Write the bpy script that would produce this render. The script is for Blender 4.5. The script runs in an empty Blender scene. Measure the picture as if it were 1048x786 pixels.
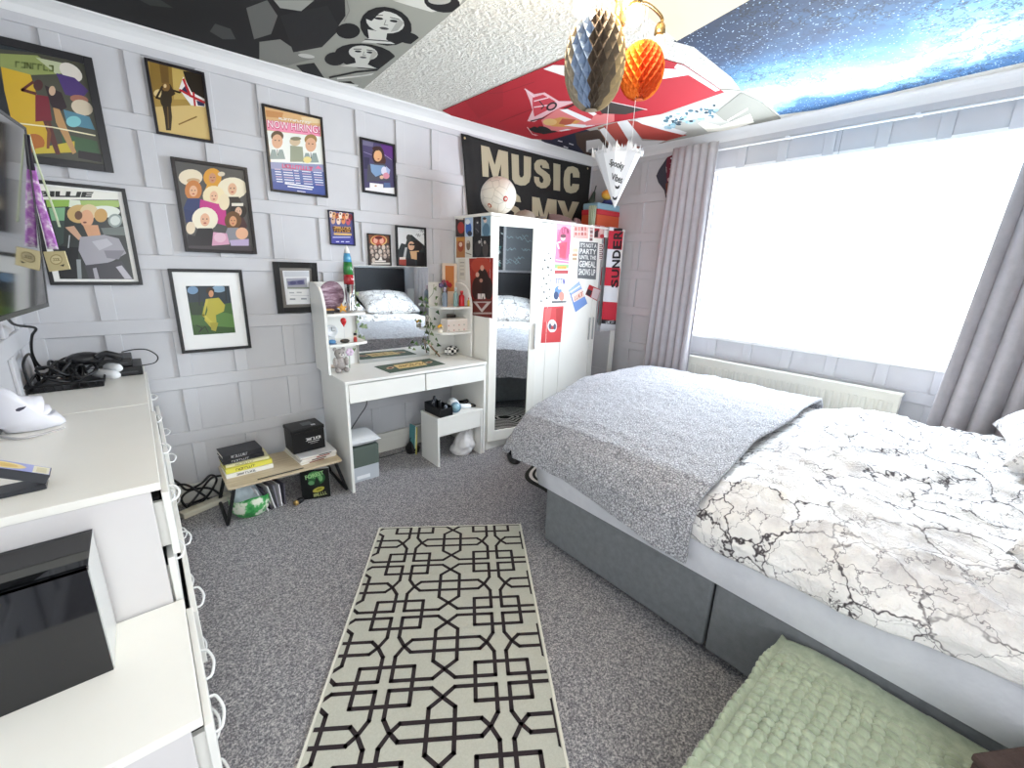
import bpy, bmesh, math, random
import numpy as np
from mathutils import Vector, Matrix, noise
random.seed(7)
S = bpy.context.scene
COL = S.collection
PI = math.pi
# ---------------------------------------------------------------- camera model (fitted to the room's own straight lines)
F_PX, YAW, PITCH, ROLL, H = 441.0, math.radians(40.94), math.radians(15.28), math.radians(-1.911), 1.42
def cam_axes():
    cy, sy = math.cos(YAW), math.sin(YAW)
    f = np.array([sy*math.cos(PITCH), cy*math.cos(PITCH), -math.sin(PITCH)])
    r = np.array([cy, -sy, 0.]); d = np.cross(f, r)
    cr, sr = math.cos(ROLL), math.sin(ROLL)
    return np.array([cr*r+sr*d, -sr*r+cr*d, f])
AX = cam_axes(); CAM = np.array([0, 0, H])
def ray(x, y): return AX.T @ np.array([(x-524)/F_PX, (y-393)/F_PX, 1.])
def onz(x, y, z=0.): d = ray(x, y); return Vector(CAM + d*(z-H)/d[2])
def ony(x, y, Y): d = ray(x, y); return Vector(CAM + d*Y/d[1])
def onx(x, y, X): d = ray(x, y); return Vector(CAM + d*X/d[0])
def atd(x, y, t): return Vector(CAM + ray(x, y)*t)
cd = bpy.data.cameras.new('camera'); cam = bpy.data.objects.new('camera', cd); COL.objects.link(cam)
cd.sensor_width = 36; cd.lens = F_PX/1048*36; cd.clip_start = .02
m = Matrix.Identity(4)
for i in range(3):
    m[i][0] = AX[0][i]; m[i][1] = -AX[1][i]; m[i][2] = -AX[2][i]; m[i][3] = CAM[i]
cam.matrix_world = m; S.camera = cam
# room planes
D, W, L, CE = 2.98, 3.525, -0.417, 2.43
# ---------------------------------------------------------------- materials
MATS = {}
def lin(hx):
    hx = hx.lstrip('#'); c = [int(hx[i:i+2], 16)/255 for i in (0, 2, 4)]
    return tuple(x/12.92 if x <= .04045 else ((x+.055)/1.055)**2.4 for x in c) + (1,)
def M(hx, r=.55, metal=0., coat=0., emit=0., trans=0., ior=1.45, alpha=1.):
    k = (hx, r, metal, coat, emit, trans, alpha)
    if k in MATS: return MATS[k]
    mt = bpy.data.materials.new('paint_' + hx.strip('#')); mt.use_nodes = True
    b = mt.node_tree.nodes['Principled BSDF']
    b.inputs['Base Color'].default_value = lin(hx); b.inputs['Roughness'].default_value = r
    b.inputs['Metallic'].default_value = metal; b.inputs['Coat Weight'].default_value = coat
    b.inputs['Coat Roughness'].default_value = .08
    b.inputs['Transmission Weight'].default_value = trans; b.inputs['IOR'].default_value = ior
    if emit: b.inputs['Emission Color'].default_value = lin(hx); b.inputs['Emission Strength'].default_value = emit
    MATS[k] = mt; return mt
class NT:
    def __init__(s, name):
        s.m = bpy.data.materials.new(name); s.m.use_nodes = True; s.t = s.m.node_tree
        s.b = s.t.nodes['Principled BSDF']
    def n(s, kind, **kw):
        nd = s.t.nodes.new('ShaderNode'+kind)
        for k, v in kw.items():
            if k.startswith('i_'): nd.inputs[k[2:].replace('_', ' ')].default_value = v
            else: setattr(nd, k, v)
        return nd
    def l(s, a, b): s.t.links.new(a, b)
    def coords(s, scale=(1, 1, 1)):
        tc = s.n('TexCoord'); mp = s.n('Mapping'); mp.inputs['Scale'].default_value = scale
        s.l(tc.outputs['Object'], mp.inputs['Vector']); return mp.outputs['Vector']
    def noise(s, v, scale, detail=4, rough=.6):
        nd = s.n('TexNoise'); nd.inputs['Scale'].default_value = scale; nd.inputs['Detail'].default_value = detail
        nd.inputs['Roughness'].default_value = rough; s.l(v, nd.inputs['Vector']); return nd
    def ramp(s, fac, stops):
        r = s.n('ValToRGB'); e = r.color_ramp.elements
        while len(e) < len(stops): e.new(.5)
        for el, (p, c) in zip(e, stops): el.position = p; el.color = lin(c)
        s.l(fac, r.inputs['Fac']); return r.outputs['Color']
    def mix(s, fac, a, b, mode='MIX'):
        mx = s.n('MixRGB'); mx.blend_type = mode
        for val, key in ((fac, 'Fac'), (a, 'Color1'), (b, 'Color2')):
            if hasattr(val, 'links') or hasattr(val, 'is_linked'): s.l(val, mx.inputs[key])
            else: mx.inputs[key].default_value = val if not isinstance(val, str) else lin(val)
        return mx.outputs['Color']
    def bump(s, h, strength=.3, dist=.01):
        b = s.n('Bump'); b.inputs['Strength'].default_value = strength; b.inputs['Distance'].default_value = dist
        s.l(h, b.inputs['Height']); s.l(b.outputs['Normal'], s.b.inputs['Normal'])
    def col(s, c): s.l(c, s.b.inputs['Base Color'])
    def rough(s, r): s.b.inputs['Roughness'].default_value = r
def mk_wall():
    n = NT('wall_paint'); v = n.coords(); a = n.noise(v, 3, 3)
    n.col(n.ramp(a.outputs['Fac'], [(.3, '#c6c6ca'), (.7, '#cdcdd0')])); n.rough(.5)
    n.bump(n.noise(v, 120, 2).outputs['Fac'], .06, .004); return n.m
def mk_ceiling():
    n = NT('swirled_plaster'); v = n.coords(); w = n.noise(v, 9, 3)
    mv = n.mix(.35, v, w.outputs['Color']); vo = n.n('TexVoronoi'); vo.inputs['Scale'].default_value = 22; n.l(mv, vo.inputs['Vector'])
    n2 = n.noise(mv, 28, 5, .7)
    ad = n.n('Math'); ad.operation = 'ADD'; n.l(vo.outputs['Distance'], ad.inputs[0]); n.l(n2.outputs['Fac'], ad.inputs[1])
    n.col(n.ramp(n2.outputs['Fac'], [(.3, '#e2e0d6'), (.7, '#eceae1')])); n.rough(.8); n.bump(ad.outputs[0], .6, .025); return n.m
def mk_carpet():
    n = NT('grey_carpet_pile'); v = n.coords()
    a = n.noise(v, 260, 3, .8); b = n.noise(v, 1.6, 3); c = n.noise(v, 140, 2, .7)
    f = n.mix(.5, a.outputs['Fac'], c.outputs['Fac'])
    base = n.ramp(f, [(.36, '#4c4c51'), (.5, '#949297'), (.61, '#e0dddb')])
    n.col(n.mix(n.ramp(b.outputs['Fac'], [(.35, '#000000'), (.75, '#404040')]), base, '#9b9186')); n.rough(.95)
    n.bump(f, .9, .012); return n.m
def mk_marble():
    n = NT('marble_print_cotton'); v = n.coords(); w = n.noise(v, 3.0, 5, .65)
    mv = n.mix(.22, v, w.outputs['Color'])
    vo = n.n('TexVoronoi'); vo.feature = 'DISTANCE_TO_EDGE'; vo.inputs['Scale'].default_value = 7.2; n.l(mv, vo.inputs['Vector'])
    w2 = n.noise(v, 9, 4, .7); mv2 = n.mix(.1, v, w2.outputs['Color'])
    vo2 = n.n('TexVoronoi'); vo2.feature = 'DISTANCE_TO_EDGE'; vo2.inputs['Scale'].default_value = 11; n.l(mv2, vo2.inputs['Vector'])
    c1 = n.ramp(vo.outputs['Distance'], [(0., '#2a2428'), (.009, '#6b6569'), (.026, '#ffffff')])
    mk1 = n.ramp(n.noise(v, 1.7, 2).outputs['Fac'], [(.30, '#000000'), (.42, '#ffffff')]); c1 = n.mix(mk1, '#f4f2f2', c1)
    c2 = n.ramp(vo2.outputs['Distance'], [(0., '#7d787c'), (.018, '#ffffff')])
    msk = n.ramp(n.noise(v, 2.2, 2).outputs['Fac'], [(.36, '#000000'), (.5, '#ffffff')])
    c2m = n.mix(msk, '#ffffff', c2)
    cloud = n.ramp(n.noise(v, 4, 5, .7).outputs['Fac'], [(.3, '#cfcbcc'), (.52, '#f2efec')])
    n.col(n.mix(1., n.mix(1., cloud, c1, 'MULTIPLY'), c2m, 'MULTIPLY')); n.rough(.75)
    wr_ = n.noise(mv, 7, 6, .66); wr_.inputs['Distortion'].default_value = 1.6; n.bump(wr_.outputs['Fac'], .75, .04)
    n.b.inputs['Sheen Weight'].default_value = .15; return n.m
def mk_fleece():
    n = NT('grey_sherpa_fleece'); v = n.coords(); w = n.noise(v, 60, 2); mv = n.mix(.02, v, w.outputs['Color'])
    vo = n.n('TexVoronoi'); vo.feature = 'DISTANCE_TO_EDGE'; vo.inputs['Scale'].default_value = 95; n.l(mv, vo.inputs['Vector'])
    n.col(n.ramp(vo.outputs['Distance'], [(0., '#55545a'), (.09, '#a3a3a9'), (.28, '#d2d2d7')])); n.rough(.95)
    n.bump(vo.outputs['Distance'], .8, .012); n.b.inputs['Sheen Weight'].default_value = .4; return n.m
def mk_green():
    n = NT('sage_bubble_fleece'); v = n.coords()
    n.col(n.ramp(n.noise(v, 40, 3).outputs['Fac'], [(.3, '#8f9c84'), (.7, '#adb89f')])); n.rough(.9)
    n.b.inputs['Sheen Weight'].default_value = .5; n.bump(n.noise(v, 300, 2).outputs['Fac'], .3, .004); return n.m
def mk_galaxy():
    n = NT('night_sky_print_cloth'); v = n.coords(); a = n.noise(v, 1.5, 5, .6)
    sp = n.n('SeparateXYZ'); n.l(v, sp.inputs[0])
    # the print's milky band runs along the cloth, navy at its inner edge
    mth = n.n('Math'); mth.operation = 'MULTIPLY_ADD'; n.l(sp.outputs[0], mth.inputs[0]); mth.inputs[1].default_value = .62; mth.inputs[2].default_value = .13
    ad = n.n('Math'); ad.operation = 'ADD'; n.l(mth.outputs[0], ad.inputs[0])
    a2 = n.n('Math'); a2.operation = 'MULTIPLY'; n.l(a.outputs['Fac'], a2.inputs[0]); a2.inputs[1].default_value = .8; n.l(a2.outputs[0], ad.inputs[1])
    base = n.ramp(ad.outputs[0], [(.16, '#161a2a'), (.36, '#2c4163'), (.55, '#4a7ba6'), (.70, '#80b4d0'), (.82, '#d5ecf4'), (.91, '#86b8d2'), (.99, '#35628f')])
    st = n.n('TexVoronoi'); st.inputs['Scale'].default_value = 60; n.l(v, st.inputs['Vector'])
    stars = n.ramp(st.outputs['Distance'], [(.0, '#ffffff'), (.16, '#aaccee'), (.22, '#000000')])
    c = n.mix(.75, base, stars, 'SCREEN')
    w = n.noise(v, 7, 4, .7); mv = n.mix(.22, v, w.outputs['Color'])
    br = n.n('TexVoronoi'); br.feature = 'DISTANCE_TO_EDGE'; br.inputs['Scale'].default_value = 15; n.l(mv, br.inputs['Vector'])
    brc = n.ramp(br.outputs['Distance'], [(0., '#20262c'), (.03, '#5c6670'), (.07, '#ffffff')])
    msk = n.ramp(n.noise(v, 2.2, 2).outputs['Fac'], [(.40, '#222222'), (.56, '#dddddd')])
    n.col(n.mix(1., c, n.mix(msk, '#ffffff', brc), 'MULTIPLY')); n.rough(.8); return n.m
def mk_wood():
    n = NT('pale_oak_board'); v = n.coords((1.2, 14, 14)); a = n.noise(v, 6, 5)
    n.col(n.ramp(a.outputs['Fac'], [(.3, '#bca98a'), (.7, '#d3c3a6')])); n.rough(.45); return n.m
def mk_noisy(name, c0, c1, scale, rough, bump=0., bs=40):
    n = NT(name); v = n.coords(); n.col(n.ramp(n.noise(v, scale, 4).outputs['Fac'], [(.3, c0), (.7, c1)])); n.rough(rough)
    if bump: n.bump(n.noise(v, bs, 3).outputs['Fac'], bump, .01)
    return n.m
def clear_pane(name, tint, refl=.08):
    mt = bpy.data.materials.new(name); mt.use_nodes = True; t = mt.node_tree; t.nodes.clear()
    o = t.nodes.new('ShaderNodeOutputMaterial'); a = t.nodes.new('ShaderNodeBsdfTransparent'); g = t.nodes.new('ShaderNodeBsdfGlossy'); m = t.nodes.new('ShaderNodeMixShader')
    a.inputs['Color'].default_value = lin(tint); g.inputs['Roughness'].default_value = .03; m.inputs['Fac'].default_value = refl
    t.links.new(a.outputs[0], m.inputs[1]); t.links.new(g.outputs[0], m.inputs[2]); t.links.new(m.outputs[0], o.inputs[0]); return mt
WALL = mk_wall(); CEIL = mk_ceiling(); CARPET = mk_carpet(); MARBLE = mk_marble(); FLEECE = mk_fleece(); GREEN = mk_green()
GALAXY = mk_galaxy(); OAK = mk_wood()
WHITE = mk_noisy('white_melamine', '#e9e8e2', '#edece7', 3, .35); WHITEC = mk_noisy('cream_white_board', '#f0eee6', '#f3f1ea', 3, .35)
GREYBOARD = mk_noisy('grey_white_board', '#d6d2d2', '#dbd8d7', 3, .45)
DIVAN = mk_noisy('grey_divan_fabric', '#6f7275', '#7c7f82', 30, .8, .25, 250)
MATT = mk_noisy('pale_mattress_fabric', '#c9cad0', '#d4d5da', 12, .8, .4, 14)
CURT = mk_noisy('grey_curtain_cloth', '#b3afb2', '#beb9bc', 20, .85, .15, 300)
BLK = M('#141416', .45); BLKG = M('#0b0c12', .06, coat=.6); FRAMEB = M('#17151a', .35); COVEM = M('#e9e9e9', .6)
MIRROR = M('#dfe3e4', .02, metal=1.); CHROME = M('#c9c9c9', .15, metal=1.); GLASS = clear_pane('window_glass', '#ffffff', .05)
# ---------------------------------------------------------------- mesh builder
WM = {}
def clip_rect(pts, x0, x1, y0, y1):
    def cl(p, ins, isec):
        o = []
        for i in range(len(p)):
            a, b = p[i-1], p[i]
            if ins(b):
                if not ins(a): o.append(isec(a, b))
                o.append(b)
            elif ins(a): o.append(isec(a, b))
        return o
    def ix(c): return lambda a, b: (c, a[1]+(b[1]-a[1])*(c-a[0])/(b[0]-a[0]))
    def iy(c): return lambda a, b: (a[0]+(b[0]-a[0])*(c-a[1])/(b[1]-a[1]), c)
    for ins, isec in ((lambda q: q[0] >= x0, ix(x0)), (lambda q: q[0] <= x1, ix(x1)), (lambda q: q[1] >= y0, iy(y0)), (lambda q: q[1] <= y1, iy(y1))):
        if len(pts) < 3: return []
        pts = cl(pts, ins, isec)
    return pts
TXT = {}
def text_tris(s, bold=0.):
    k = (s, bold)
    if k in TXT: return TXT[k]
    cu = bpy.data.curves.new('t', 'FONT'); cu.body = s; cu.offset = bold; cu.resolution_u = 3
    ob = bpy.data.objects.new('t', cu); me = bpy.data.meshes.new_from_object(ob)
    vs = [(v.co.x, v.co.y) for v in me.vertices]; fs = [tuple(p.vertices) for p in me.polygons]
    bpy.data.objects.remove(ob); bpy.data.curves.remove(cu); bpy.data.meshes.remove(me)
    x0 = min(v[0] for v in vs); x1 = max(v[0] for v in vs); y0 = min(v[1] for v in vs); y1 = max(v[1] for v in vs)
    vs = [((x-x0)/(x1-x0), (y-y0)/(y1-y0)) for x, y in vs]
    TXT[k] = (vs, fs); return TXT[k]
class MB:
    def __init__(s): s.v = []; s.f = []; s.mi = []; s.mats = []; s.sm = []
    def mid(s, m):
        if m not in s.mats: s.mats.append(m)
        return s.mats.index(m)
    def add(s, vs, fs, m, smooth=False, T=None):
        o = len(s.v); s.v += [tuple(T @ Vector(p)) for p in vs] if T else [tuple(p) for p in vs]
        i = s.mid(m)
        for f in fs: s.f.append([o+k for k in f]); s.mi.append(i); s.sm.append(smooth)
        return s
    def box(s, x0, x1, y0, y1, z0, z1, m, T=None):
        return s.add([(x, y, z) for z in (z0, z1) for y in (y0, y1) for x in (x0, x1)],
                     [(0, 2, 3, 1), (4, 5, 7, 6), (0, 1, 5, 4), (2, 6, 7, 3), (0, 4, 6, 2), (1, 3, 7, 5)], m, T=T)
    def prism(s, pts, h, m, T=None, smooth=False):   # polygon in local xy, extruded along z 0..h
        n = len(pts); vs = [(x, y, 0) for x, y in pts] + [(x, y, h) for x, y in pts]
        fs = [tuple(range(n))[::-1], tuple(range(n, 2*n))] + [(i, (i+1) % n, n+(i+1) % n, n+i) for i in range(n)]
        return s.add(vs, fs, m, smooth, T)
    def tube(s, pts, r, m, n=8, closed=False, smooth=True):
        P = [Vector(p) for p in pts]; k = len(P); rs = r if isinstance(r, (list, tuple)) else [r]*k
        vs = []; up = Vector((0, 0, 1)); prev = None
        for i in range(k):
            t = (P[(i+1) % k]-P[i-1]) if closed else (P[min(i+1, k-1)]-P[max(i-1, 0)])
            t = t.normalized() if t.length > 1e-9 else Vector((0, 0, 1))
            if prev is None: a = t.orthogonal().normalized()
            else: a = (prev - t*prev.dot(t)); a = a.normalized() if a.length > 1e-6 else t.orthogonal().normalized()
            prev = a; b = t.cross(a)
            for j in range(n): an = 2*PI*j/n; vs.append(P[i]+(a*math.cos(an)+b*math.sin(an))*rs[i])
        fs = []
        for i in range(k if closed else k-1):
            for j in range(n): i2 = (i+1) % k; fs.append((i*n+j, i*n+(j+1) % n, i2*n+(j+1) % n, i2*n+j))
        if not closed: fs += [tuple(range(n))[::-1], tuple(range((k-1)*n, k*n))]
        return s.add(vs, fs, m, smooth)
    def lathe(s, prof, c, m, n=24, T=None, smooth=True, squash=1.):   # profile [(r,z)]
        vs = []; c = Vector(c)
        for r, z in prof:
            for j in range(n): a = 2*PI*j/n; vs.append(Vector((r*math.cos(a), r*math.sin(a)*squash, z)) + (c if T is None else Vector()))
        fs = []
        for i in range(len(prof)-1):
            for j in range(n): fs.append((i*n+j, i*n+(j+1) % n, (i+1)*n+(j+1) % n, (i+1)*n+j))
        fs += [tuple(range(n))[::-1], tuple(range((len(prof)-1)*n, len(prof)*n))]
        return s.add(vs, fs, m, smooth, T)
    def ball(s, c, r, m, n=16, k=10, T=None):   # ellipsoid
        rx, ry, rz = r if isinstance(r, (tuple, list)) else (r, r, r)
        vs = [Vector((rx*math.sin(PI*i/k)*math.cos(2*PI*j/n), ry*math.sin(PI*i/k)*math.sin(2*PI*j/n), -rz*math.cos(PI*i/k))) for i in range(k+1) for j in range(n)]
        if T is None: vs = [v+Vector(c) for v in vs]
        fs = [(i*n+j, i*n+(j+1) % n, (i+1)*n+(j+1) % n, (i+1)*n+j) for i in range(k) for j in range(n)]
        return s.add(vs, fs, m, True, T)
    def grid(s, fn, nu, nv, m, smooth=True):
        vs = [fn(i/nu, j/nv) for j in range(nv+1) for i in range(nu+1)]
        fs = [(j*(nu+1)+i, j*(nu+1)+i+1, (j+1)*(nu+1)+i+1, (j+1)*(nu+1)+i) for j in range(nv) for i in range(nu)]
        return s.add(vs, fs, m, smooth)
    def build(s, name, parent=None, local=False, bevel=0., seg=2, label=None, cat=None, group=None, kind=None, weld=False, origin=None, solid=0.):
        me = bpy.data.meshes.new(name); ob = bpy.data.objects.new(name, me); COL.objects.link(ob)
        V = [Vector(p) for p in s.v]
        if parent is not None:
            ob.parent = parent
            if not local: I = WM[parent].inverted(); V = [I @ p for p in V]
            WM[ob] = WM[parent].copy()
        else:
            if origin is None:
                lo = [min(p[i] for p in V) for i in range(3)]; hi = [max(p[i] for p in V) for i in range(3)]
                origin = Vector(((lo[0]+hi[0])/2, (lo[1]+hi[1])/2, lo[2]))
            origin = Vector(origin); V = [p-origin for p in V]; ob.location = origin; WM[ob] = Matrix.Translation(origin)
        me.from_pydata(V, [], s.f)
        for mt in s.mats: me.materials.append(mt)
        for p, i, sm in zip(me.polygons, s.mi, s.sm): p.material_index = i; p.use_smooth = sm
        if weld:
            bm = bmesh.new(); bm.from_mesh(me); bmesh.ops.remove_doubles(bm, verts=bm.verts, dist=1e-5); bmesh.ops.recalc_face_normals(bm, faces=bm.faces); bm.to_mesh(me); bm.free()
        if solid: md = ob.modifiers.new('thickness', 'SOLIDIFY'); md.thickness = solid; md.offset = -1
        if bevel:
            md = ob.modifiers.new('bevel', 'BEVEL'); md.width = bevel; md.segments = seg; md.limit_method = 'ANGLE'; md.angle_limit = .7
        setp(ob, label, cat, group, kind); return ob
def setp(ob, label=None, cat=None, group=None, kind=None):
    if label: ob['label'] = label
    if cat: ob['category'] = cat
    if group: ob['group'] = group
    if kind: ob['kind'] = kind
def thing(name, loc, label, cat, group=None, rotz=0., mat=None):
    o = bpy.data.objects.new(name, None); COL.objects.link(o); o.empty_display_size = .05
    mt = mat if mat is not None else Matrix.Translation(Vector(loc)) @ Matrix.Rotation(rotz, 4, 'Z')
    o.matrix_basis = mt; WM[o] = mt.copy(); setp(o, label, cat, group); return o
def struct(name, mb, **kw): return mb.build(name, kind='structure', **kw)
# ---------------------------------------------------------------- flat printed art on a real plane
class Plane:
    """origin o, right ux, up uy; normal looks at the viewer. trace(): a point seen at (x,y) of crop (cx,cy,scale) put on this plane"""
    def __init__(s, o, ux, uy):
        s.o = Vector(o); s.ux = Vector(ux).normalized(); s.uy = Vector(uy).normalized(); s.n = s.ux.cross(s.uy)
    def hit(s, x, y):
        d = Vector(ray(x, y)); c = Vector(CAM); t = (s.o-c).dot(s.n)/d.dot(s.n); p = c+d*t-s.o; return (p.dot(s.ux), p.dot(s.uy))
    def w(s, u, v, h=0.): return s.o+s.ux*u+s.uy*v+s.n*h
    def tr(s, cx, cy, sc): return lambda x, y: s.hit(cx+x/sc, cy+y/sc)
def art(mb, pl, fn, shapes, box=None, h0=.0006, dh=.00005, r=.45, disp=None, grid=0):
    """lay printed shapes as thin coloured faces on the plane"""
    h = h0
    for sh in shapes:
        k, hx = sh[0], sh[1]; polys = []
        if k == 'p': polys = [[fn(*q) for q in sh[2]]]
        elif k == 'r': x0, y0, x1, y1 = sh[2:6]; polys = [[fn(*q) for q in ((x0, y0), (x1, y0), (x1, y1), (x0, y1))]]
        elif k == 'e':
            cx, cy, rx, ry = sh[2:6]; an = math.radians(sh[6]) if len(sh) > 6 else 0; ca, sa = math.cos(an), math.sin(an)
            polys = [[fn(cx+rx*math.cos(2*PI*i/18)*ca-ry*math.sin(2*PI*i/18)*sa, cy+rx*math.cos(2*PI*i/18)*sa+ry*math.sin(2*PI*i/18)*ca) for i in range(18)]]
        elif k == 'l':
            wd, pts = sh[2], sh[3]
            for (ax, ay), (bx, by) in zip(pts[:-1], pts[1:]):
                l = math.hypot(bx-ax, by-ay) or 1; nx, ny = -(by-ay)/l*wd/2, (bx-ax)/l*wd/2; ex, ey = (bx-ax)/l*wd*.35, (by-ay)/l*wd*.35
                polys.append([fn(*q) for q in ((ax+nx-ex, ay+ny-ey), (bx+nx+ex, by+ny+ey), (bx-nx+ex, by-ny+ey), (ax-nx-ex, ay-ny-ey))])
        elif k == 't':   # text stretched into a quad: bottom-left, bottom-right, top-right, top-left
            vs, fs = text_tris(sh[2], sh[4] if len(sh) > 4 else 0.); q = sh[3]
            def bl(u, v): return fn(*[(q[0][i]*(1-u)+q[1][i]*u)*(1-v)+(q[3][i]*(1-u)+q[2][i]*u)*v for i in (0, 1)])
            pp = [bl(*v) for v in vs]; polys = [[pp[i] for i in f] for f in fs]
        mt = hx if not isinstance(hx, str) else M(hx, r)
        for p in polys:
            if box: p = clip_rect(p, *box)
            if len(p) < 3: continue
            ar = sum(p[i-1][0]*p[i][1]-p[i][0]*p[i-1][1] for i in range(len(p)))
            if abs(ar) < 1e-9: continue
            if ar < 0: p = p[::-1]
            mb.add([pl.w(u, v, h) for u, v in p], [tuple(range(len(p)))], mt)
        h += dh
    return mb
def marks(hx, p0, p1, h, n, seed, wd=None):
    """unreadable small print as a row of little strokes from p0 to p1"""
    rn = random.Random(seed); out = []; ux, uy = (p1[0]-p0[0])/n, (p1[1]-p0[1])/n
    for i in range(n):
        x, y = p0[0]+ux*(i+.2), p0[1]+uy*(i+.2); w_ = wd or abs(ux)*.3; k = rn.randrange(4); a, b = (x, y), (x+ux*.6, y+uy*.6); c, d = (x, y-h), (x+ux*.6, y+uy*.6-h)
        pt = [[a, c, d], [c, a, b], [a, c, b, d], [c, d, b, a]][k]
        out.append(('l', hx, w_, pt))
    return out
def smooth_path(pts, n=6):
    P = [Vector(p) for p in pts]; out = []
    for i in range(len(P)-1):
        a, b, c, d = P[max(i-1, 0)], P[i], P[i+1], P[min(i+2, len(P)-1)]
        for k in range(n):
            t = k/n; out.append(.5*((2*b)+(c-a)*t+(2*a-5*b+4*c-d)*t*t+(3*b-a-3*c+d)*t**3))
    return out+[P[-1]]
# ================================================================ THE SETTING
YB = -0.78
struct('floor', MB().box(L-.05, W+.05, YB-.6, D+.05, -.06, 0, CARPET))
struct('ceiling', MB().box(L-.05, W+.05, YB-.1, D+.05, CE, CE+.06, CEIL))
ROWS = [.077+.3268*k for k in range(-1, 7)]   # bottoms of the recessed panels are ROWS+.0 ; rails sit below them
RAILZ = [(.69+.3268*k, .763+.3268*k) for k in range(-2, 5)] + [(2.33, CE)]
STILX = [.1155+.2717*k for k in range(-2, 13)]
mb = MB().box(L-.05, W+.05, D, D+.05, 0, CE, WALL)
t = .013
for a, b in RAILZ: mb.box(L, W, D-t, D, a, b, WALL)
for x in STILX:
    for (a, b), (c, d) in zip(RAILZ[:-1], RAILZ[1:]): mb.box(x, x+.065, D-t, D, b, c, WALL)
struct('wall_back', mb, bevel=.0035)
WY0, WY1, WZ0, WZ1 = .12, 1.79, .925, 2.175
mb = MB()
mb.box(W, W+.2, YB, WY0, 0, CE, WALL).box(W, W+.2, WY1, D+.05, 0, CE, WALL).box(W, W+.2, WY0, WY1, 0, WZ0, WALL).box(W, W+.2, WY0, WY1, WZ1, CE, WALL)
def wbox(y0, y1, z0, z1):
    for ya, yb_, za, zb in ((max(y0, WY1), y1, z0, z1), (y0, min(y1, WY0), z0, z1), (max(y0, WY0), min(y1, WY1), z0, min(z1, WZ0)), (max(y0, WY0), min(y1, WY1), max(z0, WZ1), z1)):
        if yb_ > ya+.002 and zb > za+.002: mb.box(W-t, W, ya, yb_, za, zb, WALL)
for a, b in RAILZ: wbox(YB, D-t, a, b)
for k in range(0, 14):
    y = D-.35-.2717*k
    if y < YB: break
    for (a, b), (c, d) in zip(RAILZ[:-1], RAILZ[1:]): wbox(y, y+.065, b, c)
struct('wall_right', mb, bevel=.0035)
mb = MB().box(L-.05, L, YB, D, 0, CE, WALL)
for a, b in RAILZ: mb.box(L, L+t, YB, D-t, a, b, WALL)
for k in range(13):
    y = D-.22-.2717*k
    for (a, b), (c, d) in zip(RAILZ[:-1], RAILZ[1:]): mb.box(L, L+t, y, y+.065, b, c, WALL)
struct('wall_left', mb, bevel=.0035)
struct('wall_front', MB().box(.62, W+.05, YB-.06, YB, 0, CE, WALL))
def cove(name, axis):
    prof = [(0, 2.366), (.012, 2.366), (.018, 2.374), (.03, 2.392), (.05, 2.407), (.07, 2.417), (.082, 2.42), (.09, CE-.001), (0, CE-.001)]
    mb = MB(); n = len(prof); vs = []
    for e in (0, 1):
        for p, z in prof:
            vs.append(((L if e == 0 else W), D-p-.0, z) if axis == 'x' else (W-p, (YB if e == 0 else D), z))
    fs = [tuple(range(n)), tuple(range(n, 2*n))] + [(i, (i+1) % n, n+(i+1) % n, n+i) for i in range(n)]
    mb.add(vs, fs, COVEM); return struct(name, mb, weld=True)
cove('trim_1', 'x'); cove('trim_2', 'y')
struct('baseboard_back', MB().box(L, W, D-.02, D, 0, .11, M('#e6e4dc', .4)), bevel=.004)
struct('baseboard_right', MB().box(W-.02, W, YB, D-.02, 0, .11, M('#e6e4dc', .4)), bevel=.004)
# window
UPVC = M('#f4f4f2', .3)
mb = MB(); x0, x1 = W+.11, W+.17
fr = .045
mb.box(x0, x1, WY0, WY1, WZ0, WZ0+fr, UPVC).box(x0, x1, WY0, WY1, WZ1-fr, WZ1, UPVC).box(x0, x1, WY0, WY0+fr, WZ0+fr, WZ1-fr, UPVC).box(x0, x1, WY1-fr, WY1, WZ0+fr, WZ1-fr, UPVC)
win = struct('window_1', mb, bevel=.006, label='wide bright window over the radiator, blown out by daylight')
MB().box(W+.135, W+.14, WY0+fr, WY1-fr, WZ0+fr, WZ1-fr, GLASS).build('pane', win)
MB().box(W-.022, W+.11, WY0-.04, WY1+.04, WZ0-.022, WZ0+.002, UPVC).build('sill', win, bevel=.004)
mb = MB()
mb.box(W+.0, W+.11, WY0, WY1, WZ1-.012, WZ1+.001, UPVC).box(W-.012, W, WY0-.02, WY1+.02, WZ1-.01, WZ1+.012, UPVC)
mb.build('reveal_trim', win)
# ---------------------------------------------------------------- light
wd = bpy.data.worlds.new('daylight'); S.world = wd; wd.use_nodes = True
bg = wd.node_tree.nodes['Background']; bg.inputs['Color'].default_value = (.93, .97, 1., 1); bg.inputs['Strength'].default_value = 3.0
S.view_settings.view_transform = 'Standard'; S.view_settings.look = 'None'; S.view_settings.gamma = 1; S.view_settings.exposure = 0.62
S.view_settings.use_curve_mapping = False
def lamp(name, kind, loc, energy, color, **kw):
    ld = bpy.data.lights.new(name, kind); ld.energy = energy; ld.color = color
    for k, v in kw.items(): setattr(ld, k, v)
    o = bpy.data.objects.new(name, ld); COL.objects.link(o); o.location = loc; return o
# daylight entering by the window
o = lamp('window_daylight', 'AREA', (W+.3, (WY0+WY1)/2, (WZ0+WZ1)/2+.1), 105, (.76, .88, 1.), shape='RECTANGLE', size=1.6, size_y=1.3)
o.rotation_euler = (0, math.radians(75), 0)
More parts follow.
